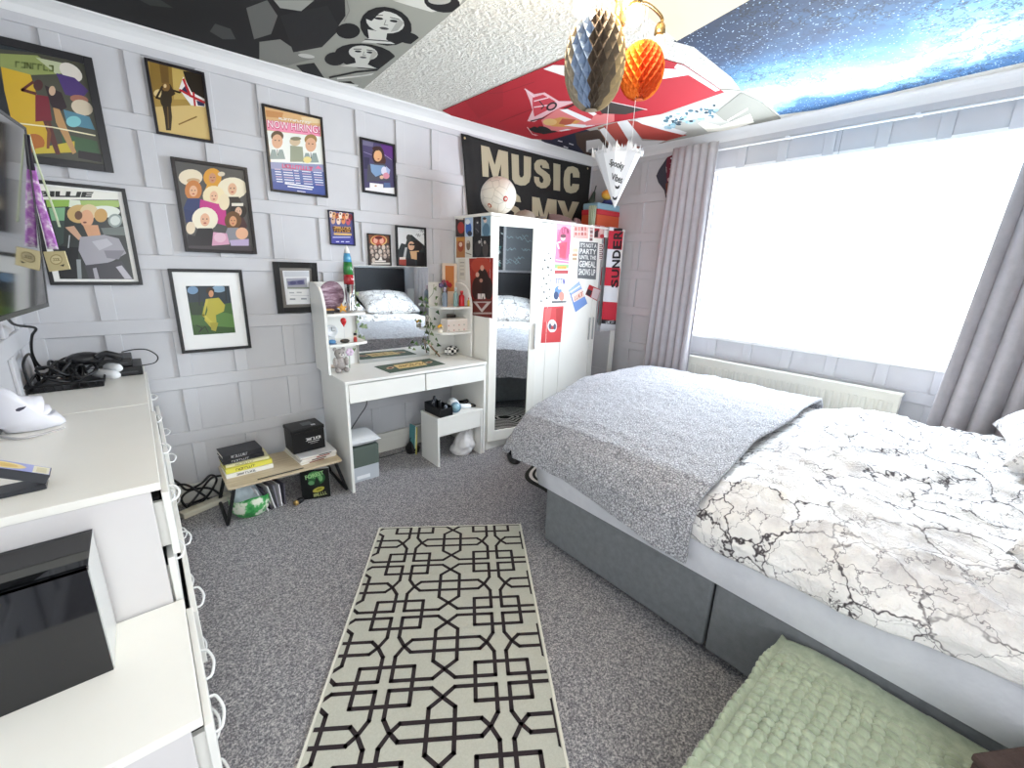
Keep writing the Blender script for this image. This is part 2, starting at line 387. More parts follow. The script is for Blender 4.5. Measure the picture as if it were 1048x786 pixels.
# ---------------------------------------------------------------- radiator, curtains, rail
RADM = M('#e4e2d6', .4)
rd = thing('radiator', (W-.06, 1.05, .2), 'long cream panel radiator under the window, partly hidden by the bed', 'radiator')
MB().box(W-.09, W-.045, .355, 1.76, .2, .74, RADM).build('panel', rd, bevel=.01, seg=3)
mb = MB()
for k in range(32):
    y = .385+.0435*k; mb.box(W-.1, W-.088, y, y+.026, .25, .69, RADM)
mb.build('convector_ribs', rd, bevel=.006)
MB().box(W-.098, W-.035, .35, 1.765, .735, .75, RADM).build('top_grille', rd, bevel=.003)
for y in (.5, 1.5): MB().box(W-.05, W-.0135, y, y+.06, .3, .6, RADM).build('wall_bracket', rd)
MB().tube([(W-.06, .34, .0), (W-.06, .34, .23), (W-.06, .37, .24)], .01, CHROME).build('feed_pipe', rd)
def curtain(name, ya0, ya1, yb0, yb1, z0, z1, x, n, label, amp=.035, ph=0., skew=0.):
    def fn(u, v):   # v 0 top ->1 bottom
        y = (ya0*(1-u)+ya1*u)*(1-v)+(yb0*(1-u)+yb1*u)*v
        a = amp*(.55+.45*v)
        w = math.sin(2*PI*n*u+ph+.5*math.sin(3*u+2*v))
        return Vector((x-a*w*(1 if abs(w) > 0 else 1)-.01*math.sin(5*u+3*v), y+.012*math.cos(2*PI*n*u+ph)*(1 if 0 < u < 1 else 0), z1*(1-v)+z0*v))
    mb = MB().grid(fn, n*14, 24, CURT); o = mb.build(name, label=label, cat='curtain', group='window curtains'); 
    md = o.modifiers.new('thickness', 'SOLIDIFY'); md.thickness = .004; return o
curtain('curtain', 2.045, 1.70, 2.09, 1.69, .12, 2.35, W-.135, 6, 'grey curtain gathered left of the window near the wardrobe')
curtain('curtain', .135, -.5, .235, -.5, .12, 2.35, W-.15, 7, 'grey curtain gathered right of the window by the pillows', ph=1.)
rl = thing('curtain_rail', (W-.04, .9, 2.30), 'thin white curtain rail running above the window', 'curtain rail')
MB().box(W-.1, W-.085, -.5, 2.1, 2.292, 2.302, M('#f2f2f2', .35)).build('track', rl, bevel=.003)
for y in (-.3, .6, 1.25, 1.9): MB().box(W-.1, W-.0135, y, y+.02, 2.302, 2.31, M('#f2f2f2', .35)).build('bracket', rl)
# crystal hanging at the window
p = onx(848, 205, W-.09); s0 = onx(856, 170, W-.09)
sc = thing('suncatcher', p, 'small glass suncatcher dangling on a thread before the window', 'suncatcher')
MB().tube([(W-.092, p.y, 2.296), (W-.092, p.y, p.z+.06)], .0016, M('#8d8d90', .5), 5).build('thread', sc)
MB().lathe([(.001, -.07), (.014, -.035), (.011, .01), (.003, .06)], (W-.092, p.y, p.z), M('#cfe8dc', .05, trans=.6), 6, smooth=False).build('crystal', sc)
# ================================================================ BED  (super king divan along the window)
BX0, BX1, BY1, BY0 = 1.45, 3.25, 1.375, -.6
bed = thing('bed', ((BX0+BX1)/2, .4, 0), 'wide grey divan bed with a pale mattress beside the window', 'bed')
mb = MB().box(BX0, BX1, .51, BY1, .035, .335, DIVAN); mb.build('base', bed, bevel=.012)
MB().box(BX0, BX1, BY0, .502, .035, .335, DIVAN).build('base', bed, bevel=.012)
for x in (BX0+.08, BX1-.08):
    for y in (BY1-.1, .6, .4, BY0+.1): MB().lathe([(.022, 0), (.022, .034)], (x, y, 0), BLK, 12).build('castor', bed)
mb = MB().box(BX0+.002, BX1, .575, .582, .06, .31, M('#3d3f42', .8)); mb.build('drawer_gap', bed)
def matt(u, v): pass
mb = MB()
def mside(u, v):   # mattress: rounded box skin with soft dimples
    a = u*2*PI; hx, hy = (BX1-BX0)/2+.012, (1.42-BY0)/2
    e = .12
    ca, sa = math.cos(a), math.sin(a)
    k = max(abs(ca), abs(sa)); sx, sy = ca/k, sa/k
    z = .338+.178*v; x = (BX0+BX1)/2+hx*sx; y = (1.42+BY0)/2+hy*sy
    b = .012*math.sin(PI*v)
    return Vector((x+sx*b*(abs(sx) > .99), y+sy*b*(abs(sy) > .99), z+.006*noise.noise((x*5, y*5, 1))*(.5-abs(v-.5))*2))
mb.grid(mside, 160, 10, MATT)
zt = .516; mb.add([(BX0-.01, BY0, zt), (BX1+.01, BY0, zt), (BX1+.01, 1.42, zt), (BX0-.01, 1.42, zt)], [(0, 1, 2, 3)], MATT)
zt = .339; mb.add([(BX0-.01, BY0, zt), (BX1+.01, BY0, zt), (BX1+.01, 1.42, zt), (BX0-.01, 1.42, zt)], [(3, 2, 1, 0)], MATT)
mt_ = mb.build('mattress', bed)
hx0 = BX0-.014
MB().tube([(hx0, BY0, .514), (hx0, 1.40, .514), (hx0+.03, 1.428, .514), (BX1+.012, 1.428, .514)], .005, M('#dcdce2', .7), 6).build('piping', mt_)
MB().box(BX0-.02, BX1+.05, YB+.015, YB+.09, .0, 1.33, M('#26272b', .6)).build('headboard', bed, bevel=.02, seg=3)
def prof_across(s):
    """near hem -> near side -> top -> far side; returns x, z"""
    pts = [(0, 1.405, .475), (.05, 1.40, .53), (.1, 1.425, .60), (.16, 1.49, .648), (.24, 1.60, .668), (.5, 2.3, .688), (.8, 3.0, .672), (.9, 3.17, .655), (.95, 3.235, .60), (1., 3.262, .50)]
    for a, b in zip(pts[:-1], pts[1:]):
        if s <= b[0]:
            t = (s-a[0])/(b[0]-a[0]); t2 = t
            return a[1]+(b[1]-a[1])*t2, a[2]+(b[2]-a[2])*t2
    return pts[-1][1:]
def duv(u, v):
    x, z = prof_across(u); y = -.56+(1.40+.56)*v
    side = max(0, 1-u/.2)
    und = 1-min(1, max(0, (y-.5)/.2)); lower = .045*(1-und)
    w = noise.fractal((x*2.6, y*2.6, z*2.6+3), .9, 2.2, 4)*.020*und
    rid = (1-abs(noise.noise((x*4.5+y*2, y*5-x*1.2, 4.))))**4*.020*und
    rid2 = (1-abs(noise.noise((x*9-y*6, y*8+x*3, 9.))))**5*.011*und
    hem = (.018*noise.noise((y*3, 1, 1))+.06*max(0, min(1, (.5-y)/.7)))*side
    puff = .02*math.sin(y*9+noise.noise((y*2, 0, 5))*3)*side
    return Vector((x+lower*.6*side*(x < 2)-(w+rid)*.7*side-puff*.6*und, y, z-lower*(1-side)+w*(1-side*.4)+(rid+rid2)*(1-side)+hem))
mb = MB().grid(duv, 210, 190, MARBLE)
mb.build('duvet', label='white duvet printed with dark marble veins, spread on the bed', cat='duvet', solid=.02)
# fleece blanket thrown over the foot
def blk(u, v):
    """u across from the near hem, v from the head-side edge to the foot hem"""
    pts = [(0, 1.392, .385), (.05, 1.388, .46), (.1, 1.39, .54), (.15, 1.42, .625), (.21, 1.50, .675), (.28, 1.61, .693), (.5, 2.25, .71), (.8, 2.98, .696), (.9, 3.18, .676), (.95, 3.25, .62), (1., 3.275, .48)]
    for a, b in zip(pts[:-1], pts[1:]):
        if u <= b[0]: break
    t = (u-a[0])/(b[0]-a[0]); x = a[1]+(b[1]-a[1])*t; z = a[2]+(b[2]-a[2])*t
    s = (x-1.39)/(3.27-1.39)
    ye = .60+.10*s+.012*math.sin(x*7); yf = 1.60+.30*min(1, max(0, (x-1.45)/.9))   # head-side edge and foot crest
    if v < .8:
        k = v/.8; y = ye+(yf-ye)*k; drop = .02*max(0, (k-.75)/.25)**2
    else:
        k = (v-.8)/.2; y = yf+.07*math.sin(k*PI/2); drop = .02+.27*(k-math.sin(k*PI)*.12)
    zz = z-drop
    if v > .8: zz = max(zz, .455)
    side = max(0, 1-u/.15)
    x += side*max(0, (v-.7)/.3)*.06      # corner swings inwards
    w = noise.fractal((x*2.2, y*2.2, 7), .8, 2.1, 3)*.012
    hy = [(.5, 0), (.62, 0), (.87, .035), (1.1, .048), (1.36, .08), (1.6, .065), (2.2, .065)]
    for p0, p1 in zip(hy[:-1], hy[1:]):
        if y <= p1[0]: break
    hem = (p0[1]+(p1[1]-p0[1])*(y-p0[0])/(p1[0]-p0[0])+.008*noise.noise((v*9, 2, 2)))*max(0, 1-u/.09)
    thick = .006*noise.noise((x*30, y*30, z*30))
    return Vector((x-side*(w*1.2+.02*math.sin(v*11)*(1-u/.15))-thick*side, y, zz+w*(1-side)+hem+thick*(1-side)))
mb = MB().grid(blk, 170, 130, FLEECE)
mb.build('fleece_blanket', label='fluffy grey fleece blanket thrown over the foot of the bed', cat='blanket', solid=.014)
def pillow(name, c, sz, rot, label):
    T = Matrix.Translation(Vector(c)) @ rot
    def fn(u, v):
        a = (u-.5)*2; b = (v-.5)*2
        return a, b
    mb = MB(); n = 30
    for sgn in (1, -1):
        def g(u, v):
            a = (u-.5)*2; b = (v-.5)*2
            ed = max(0, (1-a*a))**.42*max(0, (1-b*b))**.42
            cx = a*(1-.09*(1-a*a)*0-.10*(1-abs(b)**2)*abs(a)**3); cy = b*(1-.10*(1-abs(a)**2)*abs(b)**3)
            w = .012*noise.noise((a*3, b*3, sgn*2.))+.010*(1-abs(noise.noise((a*5+2, b*5, 3.))))**4
            return T @ Vector((cx*sz[0], cy*sz[1], sgn*(sz[2]*ed+w*ed)))
        mb.grid(g, n, n, MARBLE)
    return mb.build(name, label=label, cat='pillow', group='marble pillows', weld=True)
R = Matrix.Rotation
pillow('pillow', (2.82, -.325, .845), (.41, .29, .13), R(math.radians(-22), 4, 'X') @ R(math.radians(4), 4, 'Z'), 'marble print pillow nearest the window curtain')
pillow('pillow', (2.0, -.41, .83), (.41, .29, .13), R(math.radians(-16), 4, 'X') @ R(math.radians(-3), 4, 'Z'), 'marble print pillow on the near side of the bed head')
# bedside table and card seen in the mirrors
bt = thing('bedside_table', (3.40, -.55, 0), 'small white bedside table beyond the pillows, seen in the mirrors', 'table')
MB().box(3.28, 3.51, -.76, -.36, .66, .69, WHITE).build('tabletop', bt, bevel=.004)
for x in (3.29, 3.47):
    for y in (-.75, -.40): MB().box(x, x+.03, y, y+.03, 0, .66, WHITE).build('leg', bt)
MB().box(3.31, 3.48, -.74, -.73, .1, .62, M('#4b4e57', .6)).build('back_panel', bt)
MB().box(3.3, 3.46, -.63, -.622, .692, 1.02, M('#f3f2ee', .6), T=None).build('paper_card', label='white printed card standing on the white bedside table', cat='card')
# black chalk poster and grey poster on the wall behind the bed head
pl = Plane((3.0, YB, 0), (-1, 0, 0), (0, 0, 1))
# ---------------------------------------------------------------- green throw over a brown ottoman
ot = thing('ottoman', (1.1, -.2, 0), 'low padded chest beside the bed, covered by the green throw', 'ottoman')
BRN = mk_noisy('brown_felt', '#3f302c', '#4a3a35', 60, .85, .3, 200)
MB().box(.79, 1.415, -.62, .245, .02, .255, BRN).build('body', ot, bevel=.02, seg=3)
MB().box(.785, 1.42, -.62, .25, .255, .285, BRN).build('lid', ot, bevel=.015, seg=3)
def thr(u, v):
    """u from the left hem over the top to the bed side, v from far hem over the far edge toward the camera"""
    a = u*.95-.26; b = v*.89-.24
    x = .79+max(0, a) if a > 0 else .79-.012; z = .30
    dx = -min(0, a); dy = -min(0, b)
    y = .255-max(0, b) if b > 0 else .268
    x = min(x, 1.432)
    d = math.hypot(dx, dy) if dx and dy else dx+dy
    if dx and dy: z = .30-max(dx, dy)
    else: z = .30-d
    z = max(z, .012); rr = .03
    # rounded shoulders and bubbles
    ja = .35*noise.noise((a*14, b*14, 3)); q = a/.027+ja; r = b/.027+.35*noise.noise((a*14, b*14, 8)); row = math.floor(r); q2 = q+.5*(row % 2)
    bub = (abs(math.sin(PI*q2))*abs(math.sin(PI*r)))**.8*(.009+.004*noise.noise((a*9, b*9, 6)))*min(1, max(0, (1.385-x)/.06)) 
    z2 = z+bub*(d < .01)+.010*noise.noise((a*4, b*4, 2))
    sh = .022*math.exp(-max(0, a)/.03)*(a >= 0)+.022*math.exp(-max(0, b)/.03)*(b >= 0)
    out = bub if d else 0
    return Vector((x-(out if dx else 0), y+(out if dy else 0), max(.01, z2-sh*.6)))
mb = MB().grid(thr, 230, 215, GREEN)
mb.build('throw_blanket', label='sage green bubble textured throw spread beside the bed at the bottom of the picture', cat='throw', solid=.006)
bbx = thing('storage_box', (1.25, -.30, .315), 'dark brown felt box on the green throw at the bottom right corner', 'box')
T = Matrix.Translation((1.226, -.141, 0)) @ Matrix.Rotation(math.radians(-32.8), 4, 'Z')
MB().box(.003, .195, -.25, -.003, .316, .42, BRN, T).build('body', bbx, bevel=.006)
MB().box(0, .198, -.253, 0, .42, .44, BRN, T).build('lid', bbx, bevel=.006)
# ================================================================ RUGS
RW, RL_ = .785, 1.5
rp = Plane((.824, 2.024, .0), (.643, -.45, 0), (.45, .643, 0))
rug = thing('patterned_rug', rp.w(RW/2, -RL_/2), 'long cream rug with dark interlaced lattice lines on the carpet', 'rug')
mb = MB()
RUGC = mk_noisy('cream_rug_pile', '#b9b9ac', '#c4c4b8', 160, .95, .3, 400); LINE = mk_noisy('dark_rug_pile', '#251d20', '#31282b', 160, .95)
o = rp.w(0, 0); T = Matrix(((rp.ux.x, rp.uy.x, 0, o.x), (rp.ux.y, rp.uy.y, 0, o.y), (0, 0, 1, .0015), (0, 0, 0, 1)))
mb.box(0, RW, -RL_, 0, 0, .009, RUGC, T)
shapes = []
for ci in (-1, 0, 1):
    for k in range(-1, 5):
        cu, cv = .515+ci*.524, .187+.405*k
        for sx in (1, -1):
            for sy in (1, -1):
                pth = [(-.055, .0), (-.055, -.09), (0, -.135), (.05, -.18), (.233, -.18), (.233, -.055), (.2, 0), (.165, .035), (0, .035)]
                shapes.append(('l', LINE, .0185, [(cu+sx*a, cv+sy*b) for a, b in pth]))
        q = [(.141, .11), (.386, .11), (.386, .295), (.141, .295), (.141, .11)]
        shapes.append(('l', LINE, .0185, [(cu+a, cv+b) for a, b in q]))
rp2 = Plane((.824, 2.024, .0105), (.643, -.45, 0), (.45, .643, 0))
art(mb, rp2, lambda x, y: (x*RW, -y*RW), shapes, box=(.012, RW-.012, -RL_+.012, -.006), h0=.0004, dh=.00001)
mb.build('pile', rug)
mb = MB()
for a, b, c, d in ((0, .008, -RL_, 0), (RW-.008, RW, -RL_, 0), (.008, RW-.008, -RL_, -RL_+.008), (.008, RW-.008, -.005, 0)): mb.box(a, b, c, d, .0003, .0115, M('#dedcd0', .9), T)
mb.build('binding', rug)
# wavy black and white mat half under the bed foot
zp = Plane((2.0, 2.0, .004), (1, 0, 0), (0, 1, 0)); zt_ = zp.tr(470, 420, 6.55)
def wavy(th, base, k): return base*(1+.06*math.sin(3*th+2.6)+.07*math.sin(5*th+1.2)*k)
def ringpts(s): return [(2.26+wavy(a, .45*s, 1)*math.cos(a), 1.80+wavy(a, .34*s, 1)*math.sin(a)) for a in [2*PI*i/72 for i in range(72)]]
mb = MB(); Tz = Matrix.Translation((0, 0, .001))
DZ = M('#2b2a27', .9); WZ = M('#e9e7e0', .9)
mb.prism(ringpts(1.), .008, DZ, Tz)
zz = .0092
for i in range(1, 9):
    s = 1-.105*i
    if s < .08: break
    pts = ringpts(s+.035); mb.add([(x, y, zz+.0003*i*2) for x, y in pts], [tuple(range(72))], WZ)
    pts = ringpts(s-.022); mb.add([(x, y, zz+.0003*(i*2+1)) for x, y in pts], [tuple(range(72))], DZ)
mb.build('wavy_mat', label='black and white wavy striped mat half under the foot of the bed', cat='mat')
# low black rounded form on the carpet below the blanket
sl = thing('black_mound', (2.03, 2.28, 0), 'low black mound by the wardrobe at the bed foot', 'black_mound', rotz=.9)
mb = MB(); mb.lathe([(.0, 0), (.055, .0), (.058, .018), (.0, .02)], (0, 0, 0), BLK, 24, T=Matrix.Translation(WM[sl].translation) @ R(.9, 4, 'Z') @ Matrix.Scale(2.2, 4, (1, 0, 0)))
mb.build('sole', sl)
mb = MB(); mb.ball((0, 0, 0), (.075, .05, .055), M('#22222a', .9), T=Matrix.Translation((2.06, 2.315, .042)) @ R(.9, 4, 'Z')); mb.build('upper', sl)
# ================================================================ WARDROBE
WX0, WX1, WYF, WH = 1.931, 3.466, 2.5, 1.772
wr = thing('wardrobe', ((WX0+WX1)/2, 2.73, 0), 'tall cream wardrobe with mirrored end doors against the panelled wall', 'wardrobe')
mb = MB().box(WX0, WX0+.018, WYF+.02, 2.955, 0, WH-.02, WHITEC).box(WX1-.018, WX1, WYF+.02, 2.955, 0, WH-.02, WHITEC).box(WX0+.018, WX1-.018, WYF+.06, 2.955, .0, .075, WHITEC).box(WX0+.018, WX1-.018, 2.945, 2.955, .075, WH-.02, WHITEC)
mb.box(2.69, 2.708, WYF+.03, 2.945, .075, WH-.02, WHITEC); mb.build('carcass', wr, bevel=.002)
MB().box(WX0-.004, WX1+.004, WYF-.002, 2.955, WH-.02, WH, WHITEC).build('top_panel', wr, bevel=.003)
MB().box(WX0+.018, WX1-.018, WYF+.025, WYF+.058, 0, .072, WHITEC).build('plinth', wr)
seams = [1.933, 2.345, 2.695, 3.085, 3.464]
def door(x0, x1, mirror, handle, ang=0.):
    d = MB(); y0, y1, z0, z1 = WYF, WYF+.019, .078, WH-.024
    T = Matrix.Translation((x0, y1, 0)) @ R(-ang, 4, 'Z') @ Matrix.Translation((-x0, -y1, 0))
    if mirror:
        fw, fb = .065, .085
        d.box(x0, x0+fw, y0, y1, z0, z1, WHITEC, T).box(x1-fw, x1, y0, y1, z0, z1, WHITEC, T).box(x0+fw, x1-fw, y0, y1, z0, z0+fb, WHITEC, T).box(x0+fw, x1-fw, y0, y1, z1-.06, z1, WHITEC, T)
    else: d.box(x0, x1, y0, y1, z0, z1, WHITEC, T)
    do = d.build('door', wr, bevel=.0025)
    if mirror: MB().box(x0+fw, x1-fw, y0+.006, y0+.012, z0+fb, z1-.06, MIRROR, T).build('mirror', do)
    MB().box(handle, handle+.008, y0-.016, y0-.002, .8, 1.0, CHROME, T).build('handle', do, bevel=.002)
    return do
door(seams[0], seams[1]-.004, True, seams[1]-.03, math.radians(12.5))
door(seams[1], seams[2]-.003, False, seams[1]+.03); door(seams[2], seams[3]-.003, False, seams[3]-.03); door(seams[3], seams[4], True, seams[3]+.02)
MB().box(2.52, 2.524, WYF-.0015, WYF, .08, WH-.03, M('#d9d7cb', .5)).build('edge_strip', wr)
# paper things stuck on the wardrobe
fp = Plane((0, WYF-.0008, 0), (1, 0, 0), (0, 0, 1))     # its front
sp = Plane((WX0-.0008, 0, 0), (0, -1, 0), (0, 0, 1))    # its left side
def sticker(name, pl, quad, crop, shapes, base, label, cat, group=None, r=.5):
    fn = pl.tr(*crop); mb = MB(); q = [fn(*p) for p in quad]
    x0 = min(p[0] for p in q); x1 = max(p[0] for p in q); y0 = min(p[1] for p in q); y1 = max(p[1] for p in q)
    vs = [pl.w(u, v, 0.) for u, v in q[::-1]]+[pl.w(u, v, .0006) for u, v in q[::-1]]; n = len(q)
    mb.add(vs, [tuple(range(n))[::-1], tuple(range(n, 2*n))]+[(i, (i+1) % n, n+(i+1) % n, n+i) for i in range(n)], M(base, r))
    art(mb, pl, fn, shapes, box=(x0, x1, y0, y1), h0=.0009, r=r)
    return mb.build(name, label=label, cat=cat, group=group, origin=pl.w((x0+x1)/2, (y0+y1)/2))
G1, G2 = 'magazine pages stuck on the wardrobe doors', 'pictures stuck on the wardrobe side'
K1 = (550, 220, 8.733); K2 = (548, 250, 7.145); K3 = (465, 215, 5.822)
sticker('magazine_page', fp, [(182, 52), (305, 72), (278, 435), (155, 425)], K1,
        [('r', '#f2a7bf', 170, 60, 300, 130), ('e', '#e8608c', 240, 250, 62, 150), *marks('#8c2a52', (215, 160), (282, 168), 45, 3, 1), ('e', '#f2c6c0', 228, 205, 22, 26), ('p', '#c94760', [(200, 250), (265, 240), (250, 390), (195, 380)]), ('e', '#6d3040', 230, 188, 26, 18), ('l', '#f6d5d5', 14, [(190, 300), (175, 250), (205, 240)]), ('l', '#f8e3ea', 6, [(165, 400), (275, 415)]), ('e', '#d23a5a', 225, 320, 26, 52)],
        '#e77fa3', 'pink magazine page with a dancing figure on the wardrobe door', 'magazine page', G1)
sticker('magazine_page', fp, [(148, 145), (242, 152), (222, 425), (118, 425)], K2,
        [('r', '#8fbf7c', 140, 145, 245, 175), ('r', '#d7a23a', 160, 160, 225, 180), ('r', '#b53a3a', 140, 190, 240, 215), ('r', '#dfe3f0', 140, 215, 240, 300), *marks('#51489c', (150, 285), (215, 290), 35, 4, 2), ('e', '#5f8ac0', 165, 345, 26, 40), ('e', '#27406d', 150, 375, 18, 30), ('e', '#d09080', 190, 380, 20, 34), ('e', '#e7c7b6', 175, 320, 11, 12), ('r', '#3d3f44', 112, 415, 225, 430)],
        '#e8ebe4', 'tall colourful magazine page with blue figures below the pink page', 'magazine page', G1)
sticker('club_flag', fp, [(62, 458), (206, 452), (183, 715), (38, 722)], K2,
        [('p', '#e2605f', [(70, 470), (120, 462), (105, 560), (60, 570)]), ('p', '#b82a2c', [(150, 470), (200, 460), (185, 600), (150, 620)]), ('e', '#e9e4e4', 122, 598, 34, 48), ('e', '#b5363a', 122, 600, 18, 30), ('e', '#f4eded', 124, 580, 14, 16), ('e', '#56586b', 106, 600, 10, 22), ('e', '#56586b', 140, 602, 10, 22), ('r', '#f0e9e8', 112, 622, 132, 640), ('l', '#c6494a', 5, [(50, 650), (190, 640)])],
        '#cf3f41', 'red flag with a white and blue crest taped on the wardrobe door', 'flag')
sticker('picture_sheet', fp, [(328, 88), (458, 95), (450, 212), (318, 205)], K1,
        [('r', '#e9b8b0', 330, 92, 455, 210)]+[('r', c, 335+28*i, 108+y, 352+28*i, 140+y) for i, c in enumerate(('#c96e66', '#d98a80', '#b95d58', '#cf7a72')) for y in (0, 42)]+[('l', '#f6e5e0', 4, [(328, 150), (452, 157)])],
        '#e2a39b', 'pale red sheet of little portraits at the top of the wardrobe door', 'picture sheet', G1)
sticker('photo_strip', fp, [(470, 92), (500, 84), (492, 240), (462, 240)], K1,
        [('r', '#c59c98', 470, 100, 496, 128), ('r', '#8f6a6a', 470, 136, 495, 165), ('r', '#c2918b', 468, 172, 494, 200), ('r', '#7a5757', 466, 206, 492, 232)], '#efe7e2', 'narrow photo strip above the lettered party poster on the wardrobe', 'photo strip', G1)
sticker('photo_card', fp, [(512, 88), (602, 102), (588, 215), (505, 205)], K1,
        [('p', '#b22a33', [(515, 92), (560, 98), (550, 150), (510, 145)]), ('p', '#3a2024', [(512, 150), (545, 130), (540, 200), (508, 200)]), ('e', '#e6bdb3', 570, 150, 18, 24), ('e', '#c63a3f', 578, 190, 20, 18)], '#d9a39f', 'red and pale photo card at the top right of the plain doors', 'photo card', G1)
pp = [('r', '#5c5d5f', 372, 238, 540, 575), ('r', '#e9e8e4', 0, 0, 1, 1)]
def row(t, y0, y1, sx=0): 
    xl0, xl1 = 383-(y0-250)*.055, 383-(y1-250)*.055; xr0, xr1 = 530-(y0-250)*.055, 530-(y1-250)*.055
    return ('t', '#f1f0ec', t, [(xl1, y1-4), (xr1, y1+4), (xr0, y0+8), (xl0, y0)], .02)
sticker('lettered_poster', fp, [(376, 238), (540, 248), (522, 578), (356, 566)], K1,
        [row("IT'S NOT A", 250, 292), row('PARTY', 300, 350), row('UNTIL THE', 358, 398), row('GEMEAL', 408, 468), row('SHOWS UP', 478, 540)], '#66676a', 'grey poster with white party lettering on the wardrobe door', 'poster', G1)
sticker('ticket', fp, [(318, 262), (362, 262), (352, 430), (308, 425)], K1, [('r', '#d8c9a8', 315, 300, 358, 330), ('r', '#c79b78', 312, 345, 355, 370), ('r', '#b9a07f', 312, 380, 352, 405)], '#ece7da', 'small beige ticket left of the lettered party poster', 'ticket', G1)
sticker('word_sticker', fp, [(555, 258), (590, 258), (578, 398), (548, 398)], K1, [*[('l', '#6b2330', 7, [(555, y), (580, y+4), (580, y+22), (556, y+18)]) for y in (265, 300, 335, 368)]], '#e9e0da', 'dark red lettered strip right of the party poster', 'sticker', G1)
sticker('leaflet', fp, [(320, 272), (380, 432), (292, 497), (243, 335)], K2,
        [('p', '#9db6dd', [(320, 275), (335, 318), (262, 365), (245, 335)]), ('p', '#f0d8cc', [(338, 325), (360, 380), (280, 425), (262, 370)]), *marks('#c8674a', (285, 412), (350, 372), 30, 5, 3), ('l', '#ece9f0', 10, [(255, 350), (322, 305)])], '#6f8fc8', 'blue tilted leaflet with an orange band on the wardrobe door', 'leaflet', G1)
sticker('leaflet', fp, [(463, 622), (566, 668), (532, 768), (428, 712)], K1,
        [('p', '#342223', [(450, 660), (490, 680), (470, 730), (432, 708)]), ('p', '#d9c5c4', [(500, 650), (562, 672), (532, 760), (480, 735)])], '#b7282d', 'small red leaflet tilted beside the blue leaflet', 'leaflet', G1)
# little stars
fnS = fp.tr(*K2); mb = MB(); first = None
stars = [(63, 45, 9), (95, 70, 10), (68, 117, 15), (110, 103, 12), (53, 180, 13), (92, 168, 16), (115, 187, 12), (60, 250, 13), (96, 225, 10), (80, 290, 13), (110, 265, 9), (45, 310, 8), (62, 350, 13), (104, 330, 11), (82, 395, 12), (105, 380, 9), (42, 415, 12)]
for i, (x, y, r0) in enumerate(stars):
    mb = MB(); pts = [(x+r0*(1 if k % 2 == 0 else .42)*math.sin(PI*k/5), y-r0*(1 if k % 2 == 0 else .42)*math.cos(PI*k/5)) for k in range(10)]
    art(mb, fp, fnS, [('p', '#41443f', pts)], h0=.0008); 
    mb.build('star_sticker', label='one of the tiny dark star stickers scattered on the wardrobe door', cat='sticker', group='star stickers on the wardrobe door')
# side pictures : two rows of four, a slip and the red poster
cells = [((8, 38, 62, 160), '#3a2b2a', [('e', '#b1372f', 40, 105, 20, 35), ('r', '#d8cfc4', 20, 45, 55, 58)], 'small dark picture with a red figure, top row nearest the wall'),
         ((64, 38, 110, 160), '#bcd1ea', [('e', '#3768b8', 85, 110, 18, 40), ('e', '#eef2f6', 80, 70, 14, 16), ('e', '#2d3448', 92, 140, 14, 16)], 'small pale blue picture in the top row on the wardrobe side'),
         ((112, 38, 160, 160), '#1b1b1f', [('e', '#34353c', 136, 100, 16, 45), ('e', '#d2cfcb', 138, 75, 5, 6), ('l', '#77767a', 4, [(128, 110), (146, 130)])], 'small black picture in the top row on the wardrobe side'),
         ((162, 32, 216, 158), '#8fb0c4', [('e', '#5c7f96', 190, 120, 22, 42), ('e', '#e3cbbb', 184, 62, 10, 14), ('e', '#3f3430', 180, 50, 11, 8)], 'small light blue portrait, top row nearest the front'),
         ((12, 162, 64, 284), '#b87c48', [('e', '#a44a2c', 38, 215, 18, 34), ('e', '#eac9b0', 38, 205, 10, 14), ('r', '#c98e3e', 12, 165, 60, 185)], 'small orange portrait, second row nearest the wall'),
         ((66, 162, 106, 284), '#ddd9cf', [('e', '#7a6a58', 84, 210, 12, 30), ('e', '#c9b7a0', 82, 190, 7, 9), ('l', '#8a7a66', 5, [(70, 255), (100, 265)])], 'small pale picture in the second row on the wardrobe side'),
         ((108, 162, 216, 284), '#1a191c', [('e', '#3a3638', 140, 230, 20, 45), ('e', '#4a4442', 185, 235, 18, 45), ('e', '#c9c4bf', 150, 190, 7, 10), ('e', '#b8aca4', 182, 192, 7, 10), ('l', '#d8d4d0', 3, [(160, 170), (165, 215)])], 'wide dark picture of two figures in the second row')]
fnK = sp.tr(*K3)
for (x0, y0, x1, y1), base, shp, lab in cells:
    sk = .06
    q = [(x0, y0-(x0-8)*sk*0-x0*.05), (x1, y0-x1*.05), (x1, y1-x1*.02), (x0, y1-x0*.02)]
    sticker('small_picture', sp, q, K3, shp, base, lab+' on the wardrobe side' if 'wardrobe side' not in lab else lab, 'picture', G2)
sticker('paper_slip', sp, [(25, 290), (66, 288), (66, 420), (30, 410)], K3, [('r', '#a9a59b', 34, 310, 60, 316), ('r', '#b9b5aa', 34, 330, 58, 335), ('r', '#b9b5aa', 36, 352, 60, 357), ('r', '#c4c0b6', 36, 372, 58, 390)], '#e3dfd2', 'small printed white slip stuck low on the wardrobe side', 'paper slip')
